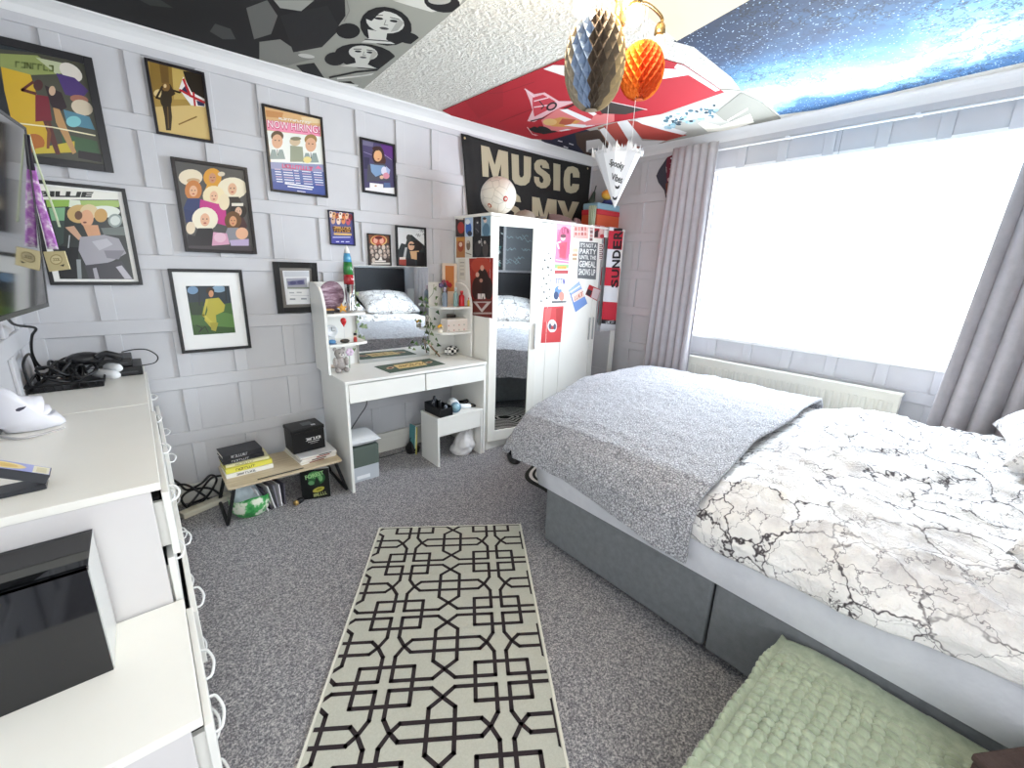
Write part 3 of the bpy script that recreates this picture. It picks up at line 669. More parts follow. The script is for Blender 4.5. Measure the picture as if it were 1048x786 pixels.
sticker('red_poster', sp, [(88, 288), (232, 285), (226, 645), (106, 625)], K3,
        [('e', '#b8432f', 160, 330, 60, 50), ('e', '#2b1512', 168, 440, 42, 95), ('e', '#3a1d18', 135, 470, 30, 70), ('e', '#2a1310', 205, 470, 24, 70), ('e', '#d6a48e', 166, 345, 11, 17), ('e', '#d9ab98', 138, 385, 11, 15), ('e', '#c08a78', 160, 420, 10, 12), ('r', '#6a211a', 100, 530, 228, 640), ('r', '#e2d8d2', 140, 498, 158, 530), ('p', '#e2d8d2', [(162, 498), (182, 498), (186, 530), (176, 530), (172, 510), (168, 530), (160, 530)]), ('p', '#cbbcb6', [(112, 545), (222, 545), (165, 610)]), ('p', '#7a2a22', [(135, 552), (195, 552), (163, 590)]), ('r', '#b6a29b', 112, 610, 225, 620)],
        '#9c2b22', 'red poster of three dark haired figures on the wardrobe side', 'poster')
# scarf hung over the top edge of the right mirrored door
scp = Plane((0, WYF-.012, 0), (1, 0, 0), (0, 0, 1)); K4 = (590, 200, 5.614); fn = scp.tr(*K4)
mb = MB()
Lf = lambda y: 186-(y-185)*.089 if y < 600 else 149-(y-600)*.07; Rt = lambda y: 268-(y-185)*.083
def band(y0, y1, hx): return ('p', hx, [(Lf(y0), y0-3), (Rt(y0), y0+3), (Rt(y1), y1+3), (Lf(y1), y1-3)])
a = fn(190, 160); b = fn(266, 160); c_ = fn(Rt(740), 745); d_ = fn(Lf(740), 745)
SCW = M('#e9e9ec', .9)
y_t = WH+.006
prof = [(a[0], b[0], y_t)]; 
mb.grid(lambda u, v: scp.w((a[0]*(1-v)+d_[0]*v)*(1-u)+(b[0]*(1-v)+c_[0]*v)*u, y_t*(1-v)+((d_[1]+c_[1])/2)*v, -.003*math.sin(u*9)), 8, 20, SCW)
mb.grid(lambda u, v: Vector((a[0]*(1-u)+b[0]*u, WYF-.012+.14*v, y_t)), 8, 4, SCW)
shp = [band(205, 310, '#c9283b'), band(415, 520, '#c9283b'), band(612, 715, '#d02b3d'), band(715, 738, '#1d1d20'),
       *marks('#e5e5e5', (165, 735), (212, 730), 12, 5, 4)]
word = 'SUNDERLAND'; 
ys = [530, 473, 418, 362, 308, 252, 205, 160, 110, 60]
for i, chh in enumerate('SUNDERL'):
    yb_, yt_ = ys[i], ys[i]-48
    if yt_ < 150: yt_ = yb_-47
    xl = lambda y: 188-(y-530)*.052; xr = lambda y: 222-(y-530)*.078
    shp.append(('t', '#141416', chh, [(xr(yb_), yb_), (xr(yt_), yt_), (xl(yt_), yt_), (xl(yb_), yb_)], .035))
shp2 = []
for s_ in shp:
    if s_[0] == 't' and len(s_[2]) == 1:
        q = s_[3]; xr_b, xr_t, xl_t, xl_b = q
        # letters read upwards: their baseline runs up the scarf's right side
        shp2.append(('t', s_[1], s_[2], [(xr_b[0]+14, xr_b[1]), (xr_t[0]+14, xr_t[1]), (xl_t[0]+6, xl_t[1]), (xl_b[0]+6, xl_b[1])], s_[4]))
    else: shp2.append(s_)
art(mb, scp, fn, shp2, box=(a[0]-.2, b[0]+.2, 0, y_t), h0=.005)
sf = thing('football_scarf', scp.w((a[0]+b[0])/2, y_t), 'red and white lettered scarf hanging over the wardrobe front', 'scarf')
mb.build('cloth', sf, solid=.0)
mb = MB()
for i in range(16):
    u = i/15; x = d_[0]*(1-u)+c_[0]*u; zb = (d_[1]+c_[1])/2; mb.tube([scp.w(x, zb+.004, 0), scp.w(x+.002, zb-.025, .002), scp.w(x-.001, zb-.055, 0)], .004, SCW, 5)
mb.build('fringe', sf)
# ================================================================ VANITY DESK
DX0, DX1, DYF, DYB, DZ_ = .856, 1.897, 2.487, 2.935, .73
dk = thing('vanity_desk', ((DX0+DX1)/2, 2.71, 0), 'white vanity desk with mirror and side shelf towers against the panelled wall', 'desk')
MB().box(DX0-.004, DX1+.004, DYF-.004, DYB, DZ_-.018, DZ_, WHITE).build('desktop', dk, bevel=.003)
for x in (DX0, DX1-.018): MB().box(x, x+.018, DYF, DYB, 0, DZ_-.018, WHITE).build('side_panel', dk, bevel=.002)
mid = onz(435, 380, .72).x; mid = 1.39
for a, b in ((DX0+.02, mid-.004), (mid+.004, DX1-.02)):
    d = MB().box(a, b, DYF-.002, DYF+.014, .592, .706, WHITE).box(a+.01, b-.01, DYF+.014, DYB-.1, .6, .69, WHITE).build('drawer', dk, bevel=.0025)
TWY, TWT = 2.69, 1.285
def tower(xo, xi, shelves, lab):   # xo: outer panel, xi: mirror side
    tw = MB(); y0, y1 = TWY, DYB
    sgn = 1 if xi > xo else -1
    pts = [(y1, DZ_+.001), (y0, DZ_+.001), (y0, 1.13), (y0+.012, 1.18), (y0+.035, 1.225), (y0+.07, 1.262), (y0+.11, TWT-.008), (y0+.15, TWT), (y1, TWT)]
    T = Matrix(((0, 0, 1, min(xo, xo+.016*sgn)), (1, 0, 0, 0), (0, 1, 0, 0), (0, 0, 0, 1)))
    tw.prism(pts, .016, WHITE, T); tw.build('tower_side', dk, bevel=.002)
    MB().box(min(xo+.016*sgn, xi), max(xo+.016*sgn, xi), y1-.012, y1, DZ_+.001, TWT, WHITE).build('tower_back', dk)
    for z in shelves:
        a, b = min(xo+.016*sgn, xi), max(xo+.016*sgn, xi); sh = []
        n = 14
        for i in range(n+1):
            u = i/n; d = (.235-.06*(1-math.sqrt(max(0, 1-(u*.98)**2)))) if sgn > 0 else (.235-.06*(1-math.sqrt(max(0, 1-((1-u)*.98)**2))))
            sh.append((a+(b-a)*u, y1-.012-d+.0))
        sh += [(b, y1-.012), (a, y1-.012)]
        MB().prism(sh, .016, WHITE, Matrix.Translation((0, 0, z-.016))).build('shelf', dk, bevel=.002)
LT = [ony(350, 321, 2.70).z, ony(350, 352, 2.70).z]; RT_ = [ony(464, 314.5, 2.70).z, ony(464, 340.5, 2.70).z]
tower(.832, 1.105, LT, 'left'); tower(1.915, 1.665, RT_, 'right')
mir = MB().box(1.107, 1.663, DYB-.03, DYB-.018, DZ_+.001, 1.395, WHITE).build('mirror_back', dk)
MB().box(1.11, 1.66, DYB-.0335, DYB-.0305, DZ_+.003, 1.392, MIRROR).build('mirror', mir)
def zpx(x, y, Y): return ony(x, y, Y).z
# --- left tower
Y1 = 2.80; c = ony(339.5, 305, Y1); r = 13*.0047*1.45
c0 = ony(339.5, 305, Y1); ex = ony(352.5, 305, Y1).x-c0.x; ez = c0.z-ony(339.5, 320, Y1).z
ag = thing('agate_slice', (c0.x, Y1, LT[0]), 'round purple agate slice standing on the top shelf of the left tower', 'ornament')
AG = NT('banded_agate'); v_ = AG.coords(); v_ = AG.coords((9, 9, 34)); wv = AG.noise(v_, 1.6, 3)
AG.col(AG.ramp(wv.outputs['Fac'], [(.35, '#664a58'), (.5, '#8d7080'), (.62, '#b9a2ae')])); AG.rough(.2)
T = Matrix.Translation((c0.x, Y1, LT[0]+ez+.012)) @ R(math.radians(8), 4, 'X')
MB().ball((0, 0, 0), (ex, .016, ez), AG.m, 28, 14, T=T).build('slice', ag)
MB().box(c0.x-.035, c0.x+.035, Y1-.03, Y1+.03, LT[0]+.0005, LT[0]+.018, M('#2b211d', .5)).build('stand', ag, bevel=.003)
Y2 = 2.765; xr = ony(357, 300, Y2).x+.004
lp = thing('rocket_lamp', (xr, Y2, LT[0]), 'striped rocket shaped lamp on the left tower, pointed white tip up', 'lamp')
zt = zpx(353, 251, Y2); z1, z2, z3, z4 = zpx(353, 259, Y2), zpx(354, 268, Y2), zpx(355, 281, Y2), zpx(356, 290.5, Y2); zb = LT[0]
rr = .03
MB().lathe([(rr*.62, z1), (rr*.4, z1+(zt-z1)*.5), (rr*.2, zt-.008), (.001, zt)], (xr, Y2, 0), M('#e9e9e6', .25), 20).build('nose_cone', lp)
for nm, za, zb_, ra, rb, hx in (('blue_band', z2, z1, rr*.86, rr*.62, '#4d9ac4'), ('green_band', z3, z2, rr, rr*.86, '#2f7d3a'), ('red_band', z4, z3, rr*1.02, rr, '#a31c24')):
    MB().lathe([(ra, za), ((ra+rb)/2*1.02, (za+zb_)/2), (rb, zb_)], (xr, Y2, 0), M(hx, .15, coat=.5), 20).build('glass_band', lp, label=nm.replace('_', ' ')+' of the lamp glass')
MB().lathe([(rr*1.0, zb+.002), (rr*.85, zb+.02), (rr*.75, zb+.05), (rr*1.0, z4)], (xr, Y2, 0), CHROME, 20).build('base', lp)
for k in range(3):
    a = 2*PI*k/3+.4
    MB().tube([(xr+rr*.9*math.cos(a), Y2+rr*.9*math.sin(a), zb+.06), (xr+rr*1.35*math.cos(a), Y2+rr*1.35*math.sin(a), zb+.03), (xr+rr*1.5*math.cos(a), Y2+rr*1.5*math.sin(a), zb+.004)], .004, CHROME, 6).build('fin', lp)
p = ony(337, 319, 2.725); bxn = thing('trinket_box', (p.x, 2.725, LT[0]), 'small dark trinket box with a tan lid on the left tower top shelf', 'box')
MB().box(p.x-.022, p.x+.024, 2.71, 2.745, LT[0]+.0005, LT[0]+.02, M('#33302d', .5)).build('body', bxn, bevel=.002)
MB().box(p.x-.024, p.x+.026, 2.708, 2.747, LT[0]+.02, LT[0]+.03, M('#b98b58', .5)).build('lid', bxn, bevel=.003)
p = ony(350, 318, 2.72); sfz = thing('starfish', (p.x, 2.72, LT[0]), 'orange starfish ornament at the right of the left tower top shelf', 'ornament')
pts = [((.036 if k % 2 == 0 else .014)*math.sin(PI*k/5), (.036 if k % 2 == 0 else .014)*math.cos(PI*k/5)) for k in range(10)]
MB().prism(pts, .012, M('#d79a3c', .8), Matrix.Translation((p.x+.006, 2.735, LT[0]+.027)) @ R(math.radians(60), 4, 'X')).build('arms', sfz, bevel=.004)
MB().ball((p.x+.006, 2.725, LT[0]+.03), (.012, .008, .012), M('#e0a94e', .8)).build('centre', sfz)
# second shelf
Yq = 2.735
def trinket(name, parts, label, cat, group=None):   # parts: (part name, builder)
    pass
p = ony(336, 331, 2.78); ck = thing('clock', (p.x, 2.78, LT[1]), 'small white round clock on the middle shelf of the left tower', 'clock')
T = Matrix.Translation((p.x+.012, 2.78, LT[1]+.075)) @ R(PI/2, 4, 'X')
MB().lathe([(.034, 0), (.037, .004), (.037, .018), (.03, .02), (.03, .017)], (0, 0, 0), M('#d9dcdf', .3), 24, T=T).build('case', ck)
mb = MB().box(-.0012, .0012, 0, .024, .0205, .022, BLK, T).box(0, .018, -.0012, .0012, .0205, .022, BLK, T); mb.build('hands', ck)
MB().box(p.x-.01, p.x+.03, 2.765, 2.795, LT[1]+.0005, LT[1]+.04, M('#c9cdd0', .4)).build('foot', ck, bevel=.004)
p = ony(353, 350, 2.73); bl = thing('balloon_figure', (p.x, 2.73, LT[1]), 'red balloon ornament rising from a dark mound on the left tower', 'ornament')
MB().ball((p.x, 2.73, LT[1]+.012), (.03, .022, .013), M('#3d3a34', .8)).build('mound', bl)
zc = zpx(353, 330, 2.73); MB().tube([(p.x, 2.73, LT[1]+.02), (p.x, 2.73, zc-.02)], .0015, M('#d8d8d8', .5), 5).build('string', bl)
MB().lathe([(.001, -.027), (.004, -.025), (.0025, -.022), (.012, -.008), (.0185, .008), (.017, .02), (.009, .028), (.001, .03)], (p.x, 2.73, zc), M('#c61f22', .2, coat=.5), 18).build('balloon', bl)
p = ony(363.5, 346, 2.735); fg = thing('nutcracker_figure', (p.x, 2.735, LT[1]), 'tiny red and white figure at the right end of the middle shelf', 'figure')
MB().lathe([(.011, .0005), (.012, .02), (.009, .03)], (p.x, 2.735, LT[1]), M('#b8413a', .5), 12).build('body', fg)
MB().ball((p.x, 2.735, LT[1]+.038), .0095, M('#e2c6ae', .6)).build('head', fg); MB().lathe([(.0105, .042), (.009, .056), (.002, .058)], (p.x, 2.735, LT[1]), M('#2b2627', .6), 12).build('hat', fg)
p = ony(340, 351, 2.72); sh = thing('blue_shoe_ornament', (p.x, 2.72, LT[1]), 'small blue ornament at the left front of the middle shelf', 'ornament')
MB().ball((p.x, 2.72, LT[1]+.015), (.024, .016, .014), M('#4e82ad', .4)).build('body', sh); MB().lathe([(.026, .0005), (.027, .004), (.02, .005)], (p.x, 2.72, LT[1]), M('#6f7f95', .5), 16).build('base', sh)
# teddy on the desk inside the left tower
tx = ony(348, 370, 2.76).x; tz = DZ_; tb = thing('teddy_bear', (tx, 2.76, tz), 'grey teddy bear sitting at the bottom of the left tower', 'teddy bear')
FUR = mk_noisy('grey_plush', '#9a938f', '#b5aeaa', 90, .95, .6, 160)
mb = MB(); mb.ball((tx, 2.765, tz+.052), (.037, .032, .05), FUR).ball((tx, 2.755, tz+.118), (.034, .031, .031), FUR)
for s in (-1, 1):
    mb.ball((tx+s*.027, 2.76, tz+.146), (.013, .008, .013), FUR).ball((tx+s*.036, 2.745, tz+.068), (.014, .017, .03), FUR).ball((tx+s*.026, 2.728, tz+.017), (.017, .03, .016), FUR)
mb.build('body', tb)
MB().ball((tx, 2.728, tz+.112), (.015, .012, .012), M('#d6d0cb', .9)).build('muzzle', tb); MB().ball((tx, 2.716, tz+.117), (.005, .004, .004), BLK).build('nose', tb)
for s in (-1, 1): MB().ball((tx+s*.012, 2.7265, tz+.127), .0035, BLK).build('eye', tb)
p = ony(358, 362, 2.8); ph = thing('pink_flower_pick', (p.x, 2.82, DZ_), 'pale pink paper flower beside the grey teddy bear', 'flower')
MB().tube([(p.x, 2.82, DZ_+.0005), (p.x+.004, 2.815, DZ_+.1)], .002, M('#7f9a72', .6), 6).build('stem', ph)
mb = MB()
for k in range(6): a = k*PI/3; mb.ball((p.x+.004+.016*math.cos(a), 2.812, DZ_+.11+.016*math.sin(a)), (.012, .006, .012), M('#dcc3d6', .8))
mb.build('petals', ph)
p = onz(341, 378, DZ_); cl = thing('shell_dish', (p.x+.02, p.y+.05, DZ_), 'small blush dish at the foot of the left tower', 'dish')
MB().lathe([(.02, .0005), (.034, .012), (.036, .014), (.03, .012), (.012, .004)], (p.x+.02, p.y+.05, DZ_), M('#e6d3c6', .5), 20).build('bowl', cl)
# --- right tower
z0 = RT_[0]
def bottle(x, y, z, r, h, hx, cap, label, grp='perfume bottles on the right tower', trans=.3):
    b = thing('perfume_bottle', (x, y, z), label, 'bottle', grp)
    MB().lathe([(r*.95, .0008), (r, .004), (r, h*.62), (r*.8, h*.7), (r*.35, h*.75), (r*.35, h*.8)], (x, y, z), M(hx, .1, trans=trans), 16).build('glass', b)
    MB().lathe([(r*.5, h*.8), (r*.52, h*.98), (r*.4, h)], (x, y, z), M(cap, .3), 14).build('cap', b)
bx = [ony(q, 312, 2.76).x for q in (456, 461, 466, 472.5, 477)]
bottle(bx[0], 2.77, z0, .019, .14, '#9aa6b5', '#b7a7b8', 'clear bottle at the left of the right tower top shelf')
bottle(bx[1], 2.83, z0, .017, .17, '#7a5560', '#50424c', 'tall mauve bottle behind the clear bottle on the right tower')
bottle(bx[2], 2.755, z0, .018, .14, '#9dbdbb', '#c9d3d0', 'pale teal bottle in the middle of the right tower top shelf')
bottle(bx[3], 2.76, z0, .022, .115, '#c52d33', '#d43b3f', 'red bottle at the right of the right tower top shelf', trans=.1)
bottle(bx[4], 2.72, z0, .014, .065, '#d9b64a', '#c23b38', 'small amber bottle in the right front corner of the top shelf', trans=.1)
fx, fy = bx[1]+.01, 2.865; fl = thing('flower_vase', (fx, fy, z0), 'glass vase of red and mauve flowers on the right tower', 'vase of flowers')
MB().lathe([(.02, .0008), (.024, .03), (.016, .07), (.02, .09)], (fx, fy, z0), M('#b9c4c6', .1, trans=.5), 16).build('vase', fl)
for k, (dx, dz, hx) in enumerate(((-.035, .15, '#6d5f86'), (-.01, .17, '#8a4f5f'), (.02, .165, '#b42b33'), (.045, .15, '#a3242d'), (.0, .14, '#4b5b78'))):
    MB().tube([(fx, fy, z0+.03), (fx+dx*.6, fy-.005, z0+dz*.7), (fx+dx, fy-.01, z0+dz)], .0018, M('#5b7a4b', .7), 5).build('stem', fl)
    mb = MB()
    for q in range(5): a = q*2*PI/5; mb.ball((fx+dx+.011*math.cos(a), fy-.014, z0+dz+.011*math.sin(a)), (.010, .007, .010), M(hx, .7), 8, 6)
    mb.build('bloom', fl)
p = ony(455, 277, 2.88); cd_ = thing('photo_card', (p.x, 2.885, z0), 'orange and cream card propped at the back of the right tower', 'card')
MB().box(ony(453, 280, 2.9).x, ony(468, 280, 2.9).x, 2.905, 2.909, z0+.001, zpx(460, 269.5, 2.9), M('#dcc8b4', .6)).build('sheet', cd_)
MB().box(ony(456, 280, 2.9).x, ony(465, 280, 2.9).x, 2.9035, 2.905, z0+.1, zpx(460, 272, 2.9), M('#c0763f', .6)).build('print', cd_)
# glass bottle stems read as clear vase ; middle shelf
z1_ = RT_[1]
a = ony(457.5, 338, 2.74).x; b = ony(480, 338, 2.74).x
gb = thing('gift_box', ((a+b)/2, 2.77, z1_), 'white patterned gift box on the middle shelf of the right tower', 'box')
mb = MB().box(a, b-.005, 2.735, 2.83, z1_+.0008, zpx(470, 328, 2.735), M('#e4d9d1', .6))
fnb = Plane((0, 2.7345, 0), (1, 0, 0), (0, 0, 1)); zz0, zz1 = z1_+.005, zpx(470, 328, 2.735)-.004
for i in range(4):
    for j in range(2):
        x = a+.006+i*(b-a-.015)/4; z = zz0+j*(zz1-zz0)/2; mb.box(x, x+.012, 2.7335, 2.735, z+.002, z+.012, M('#c99a8f' if (i+j) % 2 else '#b3b4a8', .6))
mb.build('body', gb, bevel=.002)
MB().box(a+.003, b-.012, 2.738, 2.825, zpx(470, 328, 2.735), zpx(470, 326.6, 2.735), M('#efe6df', .6)).build('lid', gb)
c2 = thing('dark_tin', ((a+b)/2+.02, 2.87, z1_), 'dark brown tin behind the white gift box', 'tin')
zt2 = zpx(470, 321, 2.87); MB().lathe([(.034, .0008), (.035, .002), (.035, zt2-z1_-.014)], ((a+b)/2+.02, 2.87, z1_), M('#46403c', .4), 20).build('body', c2)
MB().lathe([(.037, zt2-z1_-.014), (.037, zt2-z1_-.002), (.03, zt2-z1_)], ((a+b)/2+.02, 2.87, z1_), M('#5a504a', .35), 20).build('lid', c2)
x = ony(450.5, 337, 2.74).x; tp = thing('cream_tub', (x, 2.74, z1_), 'small cream tub with yellow flowers on the right tower', 'tub')
MB().lathe([(.017, .0008), (.02, .03), (.018, .03), (.014, .012)], (x, 2.74, z1_), M('#ece3d2', .5), 16).build('tub', tp)
for k, (dx, dz) in enumerate(((-.012, .046), (.004, .054), (.016, .043))): MB().ball((x+dx, 2.74, z1_+dz), (.011, .009, .011), M('#e0a92f' if k < 2 else '#d8c9a8', .7)).build('bloom', tp)
# chequered pouch on the desk under the right tower
p = onz(464, 364, DZ_); pc = thing('chequered_pouch', (p.x, p.y+.03, DZ_), 'black and white chequered pouch on the desk under the right tower', 'pouch')
CHK = NT('small_chequer_cloth'); v_ = CHK.coords(); ck_ = CHK.n('TexChecker'); ck_.inputs['Scale'].default_value = 42; CHK.l(v_, ck_.inputs['Vector'])
ck_.inputs['Color1'].default_value = lin('#e9e7e2'); ck_.inputs['Color2'].default_value = lin('#1a1a1c'); CHK.col(ck_.outputs['Color']); CHK.rough(.7)
MB().ball((p.x, p.y+.03, DZ_+.036), (.066, .04, .0355), CHK.m, 24, 12).build('body', pc)
MB().tube([(p.x-.05, p.y+.03, DZ_+.062), (p.x, p.y+.03, DZ_+.0735), (p.x+.05, p.y+.03, DZ_+.062)], .0025, BLK, 6).build('zip', pc)
p = onz(453, 363, DZ_); br = thing('make_up_brush', (p.x-.03, p.y+.03, DZ_), 'brown handled make-up brush leaning beside the chequered pouch', 'brush')
A_ = Vector(onz(450, 365, DZ_+.006)); B_ = Vector(ony(437, 349.5, 2.88)); 
MB().tube([A_, A_.lerp(B_, .7)], .005, M('#7b5a41', .5), 8).build('handle', br); MB().tube([A_.lerp(B_, .7), B_], [.005, .012], M('#d9c3b4', .9), 8).build('bristles', br)
# towel runner on the desk top, dark green with a gold panel
rq = [onz(383, 375, DZ_), onz(440, 367, DZ_), onz(455.5, 373, DZ_), onz(399, 382, DZ_)]
rpl = Plane((1.2, 2.6, DZ_+.0005), (1, 0, 0), (0, 1, 0)); fr_ = rpl.tr(365, 350, 11.03)
mb = MB(); q = [fr_(200, 278), fr_(820, 188), fr_(1000, 250), fr_(375, 352)]
mb.prism([(rpl.o.x+u, rpl.o.y+v) for u, v in q[::-1]], .002, M('#4c5d50', .9), Matrix.Translation((0, 0, DZ_+.0006)))
rpl2 = Plane((1.2, 2.6, DZ_+.003), (1, 0, 0), (0, 1, 0))
art(mb, rpl2, fr_, [('p', '#d9bd83', [(410, 268), (730, 222), (800, 262), (480, 308)]), *marks('#8d7440', (475, 292), (775, 250), 18, 8, 5, 8), ('e', '#b9a184', 380, 298, 45, 14, -8), ('e', '#7d4038', 380, 298, 22, 8, -8), ('e', '#b9a184', 815, 235, 42, 12, -8), ('e', '#7d4038', 815, 235, 20, 7, -8)], r=.9)
mb.build('bar_runner', label='dark green bar runner with a gold panel lying on the desk', cat='bar runner')
# ivy
def ivy(px, Y, leaves, label, seed):
    rnd = random.Random(seed); pts = [ony(x, y, Y) for x, y in px]
    g = thing('ivy_garland', pts[0], label, 'ivy garland', 'ivy garlands on the vanity mirror')
    MB().tube(smooth_path(pts, 4), .0018, M('#6d7a4c', .7), 5).build('vine', g)
    mb = MB(); shp = [(0, -.2), (.34, -.42), (.5, -.05), (.3, .18), (.22, .5), (0, .95), (-.22, .5), (-.3, .18), (-.5, -.05), (-.34, -.42)]
    for x, y, s in leaves:
        c = ony(x, y, Y)+Vector((0, rnd.uniform(-.012, -.002), 0)); a = rnd.uniform(1.8, 4.4); ty = rnd.uniform(-.5, .5); tx_ = rnd.uniform(-.35, .35)
        T = Matrix.Translation(c) @ R(PI/2+ty, 4, 'X') @ R(tx_, 4, 'Y') @ R(a, 4, 'Z')
        mb.prism([(u*s, v*s) for u, v in shp], .0007, M(rnd.choice(['#4e6b3f', '#5d7a4a', '#7a8f63', '#3f5a38', '#93a27c']), .6), T)
    mb.build('leaves', g); return g
ivy([(363, 292), (364, 305), (366, 318), (365, 332), (369, 345), (371, 352)], 2.885, [(365, 300, .024), (366, 312, .03), (366, 320, .022), (366, 329, .024), (373.5, 334, .036), (371, 345, .028), (363, 352, .022), (362, 357, .024), (368, 325, .018), (364, 339, .02), (370, 350, .02)], 'trailing green ivy on the left edge of the vanity mirror', 3)
ivy([(444, 291), (443, 300), (437, 308), (436, 318), (441, 328), (440, 338), (437, 348), (441, 356), (447, 361)], 2.875, [(445, 295, .03), (446, 304, .026), (445.5, 311, .03), (447, 319, .028), (435, 306, .034), (436, 313, .03), (435, 320, .026), (444, 326, .024), (443, 334, .03), (441, 341, .034), (438, 349, .03), (446, 347, .026), (441, 331, .026), (429.5, 328, .022), (448, 353, .03), (446, 360, .03), (437, 357, .028), (426, 351, .026), (423, 357, .022), (431, 354, .018), (442, 352, .026), (439, 335, .02)], 'trailing green ivy on the right edge of the vanity mirror', 5)
# ================================================================ STOOL and what is on and under it
st = thing('stool', (1.67, 2.6, 0), 'small white stool tucked under the right of the desk', 'stool')
SX0, SX1, SY0, SY1, SZ = 1.474, 1.868, 2.482, 2.72, .372
MB().box(SX0-.003, SX1+.003, SY0-.003, SY1, SZ-.016, SZ, WHITE).build('seat', st, bevel=.003)
for x in (SX0, SX1-.016): MB().box(x, x+.016, SY0, SY1, 0, SZ-.016, WHITE).build('side_panel', st, bevel=.002)
MB().box(SX0+.016, SX1-.016, SY0+.004, SY0+.02, .232, SZ-.016, WHITE).build('front_apron', st, bevel=.002)
ob_ = thing('organiser_box', (1.535, 2.585, SZ), 'open black organiser box on the left of the white stool', 'box')
T = Matrix.Translation((1.545, 2.585, SZ)) @ R(.06, 4, 'Z')
mb = MB().box(-.055, .055, -.1, .1, .0008, .006, BLK, T).box(-.055, .055, -.1, -.094, .006, .062, BLK, T).box(-.055, .055, .094, .1, .006, .075, BLK, T).box(-.055, -.049, -.094, .094, .006, .068, BLK, T).box(.049, .055, -.094, .094, .006, .068, BLK, T); mb.build('tray', ob_, bevel=.002)
MB().box(-.047, .047, -.03, -.025, .006, .05, BLK, T).build('divider', ob_)
for k, (dx, dy, h, hx) in enumerate(((-.03, .03, .1, '#26272c'), (.0, .05, .12, '#303238'), (.025, .02, .09, '#1f2024'), (.02, -.06, .075, '#6a6f78'))):
    MB().lathe([(.014, .0065), (.015, .02), (.014, h*.8), (.008, h)], (0, 0, 0), M(hx, .3), 12, T=T @ Matrix.Translation((dx, dy, 0))).build('tube', label=('dark cosmetics tube standing in the black organiser box on the stool' if k < 3 else 'grey cosmetics tube at the front of the black organiser box'), cat='tube', group='tubes in the organiser box')
hd = thing('hair_dryer', (1.68, 2.56, SZ), 'white hair dryer lying on the stool, nozzle towards the room', 'hair dryer')
hz = SZ+.046; A_ = Vector((1.672, 2.60, hz)); F_ = Vector((1.645, 2.515, hz)); dr = (F_-A_).normalized()
HW = M('#eceef0', .25)
MB().tube([A_-dr*.03, A_-dr*.02, A_, A_.lerp(F_, .6), F_], [.02, .038, .044, .043, .038], HW, 20).build('barrel', hd)
MB().tube([F_-dr*.004, F_+dr*.014], [.039, .039], M('#6f8ea0', .2), 20).build('nozzle_ring', hd); MB().tube([F_+dr*.0135, F_+dr*.0155], [.028, .028], M('#8fb4c2', .3), 20).build('grille', hd)
MB().tube([(1.70, 2.57, hz-.012), (1.75, 2.562, SZ+.02), (1.80, 2.55, SZ+.0185)], [.016, .019, .017], HW, 14).build('handle', hd)
MB().tube(smooth_path([(1.80, 2.55, SZ+.014), (1.84, 2.545, SZ+.008), (1.86, 2.58, SZ+.006), (1.83, 2.64, SZ+.006), (1.76, 2.67, SZ+.006), (1.70, 2.69, SZ+.006)]), .005, BLK, 8).build('cord', hd)
st2 = thing('hair_straightener', (1.78, 2.67, SZ), 'black hair straightener lying behind the hair dryer on the stool', 'hair straightener')
for dz_ in (.012, .032): MB().tube([(1.66, 2.66, SZ+dz_), (1.84, 2.645, SZ+dz_)], [.011, .009], BLK, 10).build('arm', st2)
MB().tube([(1.835, 2.645, SZ+.012), (1.848, 2.644, SZ+.022), (1.835, 2.645, SZ+.032)], .006, M('#3b3c40', .3), 8).build('hinge', st2)
bgc = onz(478, 462)
def sack(name, c, sx, sy, h, mat, label, cat, seed, lean=(0, 0), extra=None):
    t_ = thing(name, c, label, cat); c = Vector(c)
    def fn(u, v):
        a = 2*PI*u; r_ = math.sin(PI*(.5+.5*min(v*1.25, .98)))**.6 if v > .0 else 1
        prof = [(0, .85), (.12, 1.), (.45, .95), (.75, .62), (.9, .28), (1, .06)]
        for p0, p1 in zip(prof[:-1], prof[1:]):
            if v <= p1[0]: break
        k = p0[1]+(p1[1]-p0[1])*(v-p0[0])/(p1[0]-p0[0])
        n_ = 1+.22*noise.noise((math.cos(a)*1.6+seed, math.sin(a)*1.6, v*3))+.12*noise.noise((math.cos(a)*4, math.sin(a)*4+seed, v*7))
        return Vector((c.x+sx*k*n_*math.cos(a)+lean[0]*v, c.y+sy*k*n_*math.sin(a)+lean[1]*v, c.z+.003+h*v*(1+.08*noise.noise((a, v*4, seed)))))
    mb = MB().grid(fn, 48, 30, mat); o = mb.build('bag_body', t_); return t_, fn
tb_, _ = sack('white_carrier_bag', (1.755, 2.60, 0), .085, .085, .21, M('#e6e4e4', .5), 'crumpled white carrier bag under the stool', 'bag', 3.3, lean=(.04, -.02))
MB().tube(smooth_path([(1.79, 2.56, .17), (1.80, 2.55, .21), (1.82, 2.56, .215), (1.83, 2.57, .18)]), .006, M('#e6e4e4', .5), 6).build('handle_loop', tb_)
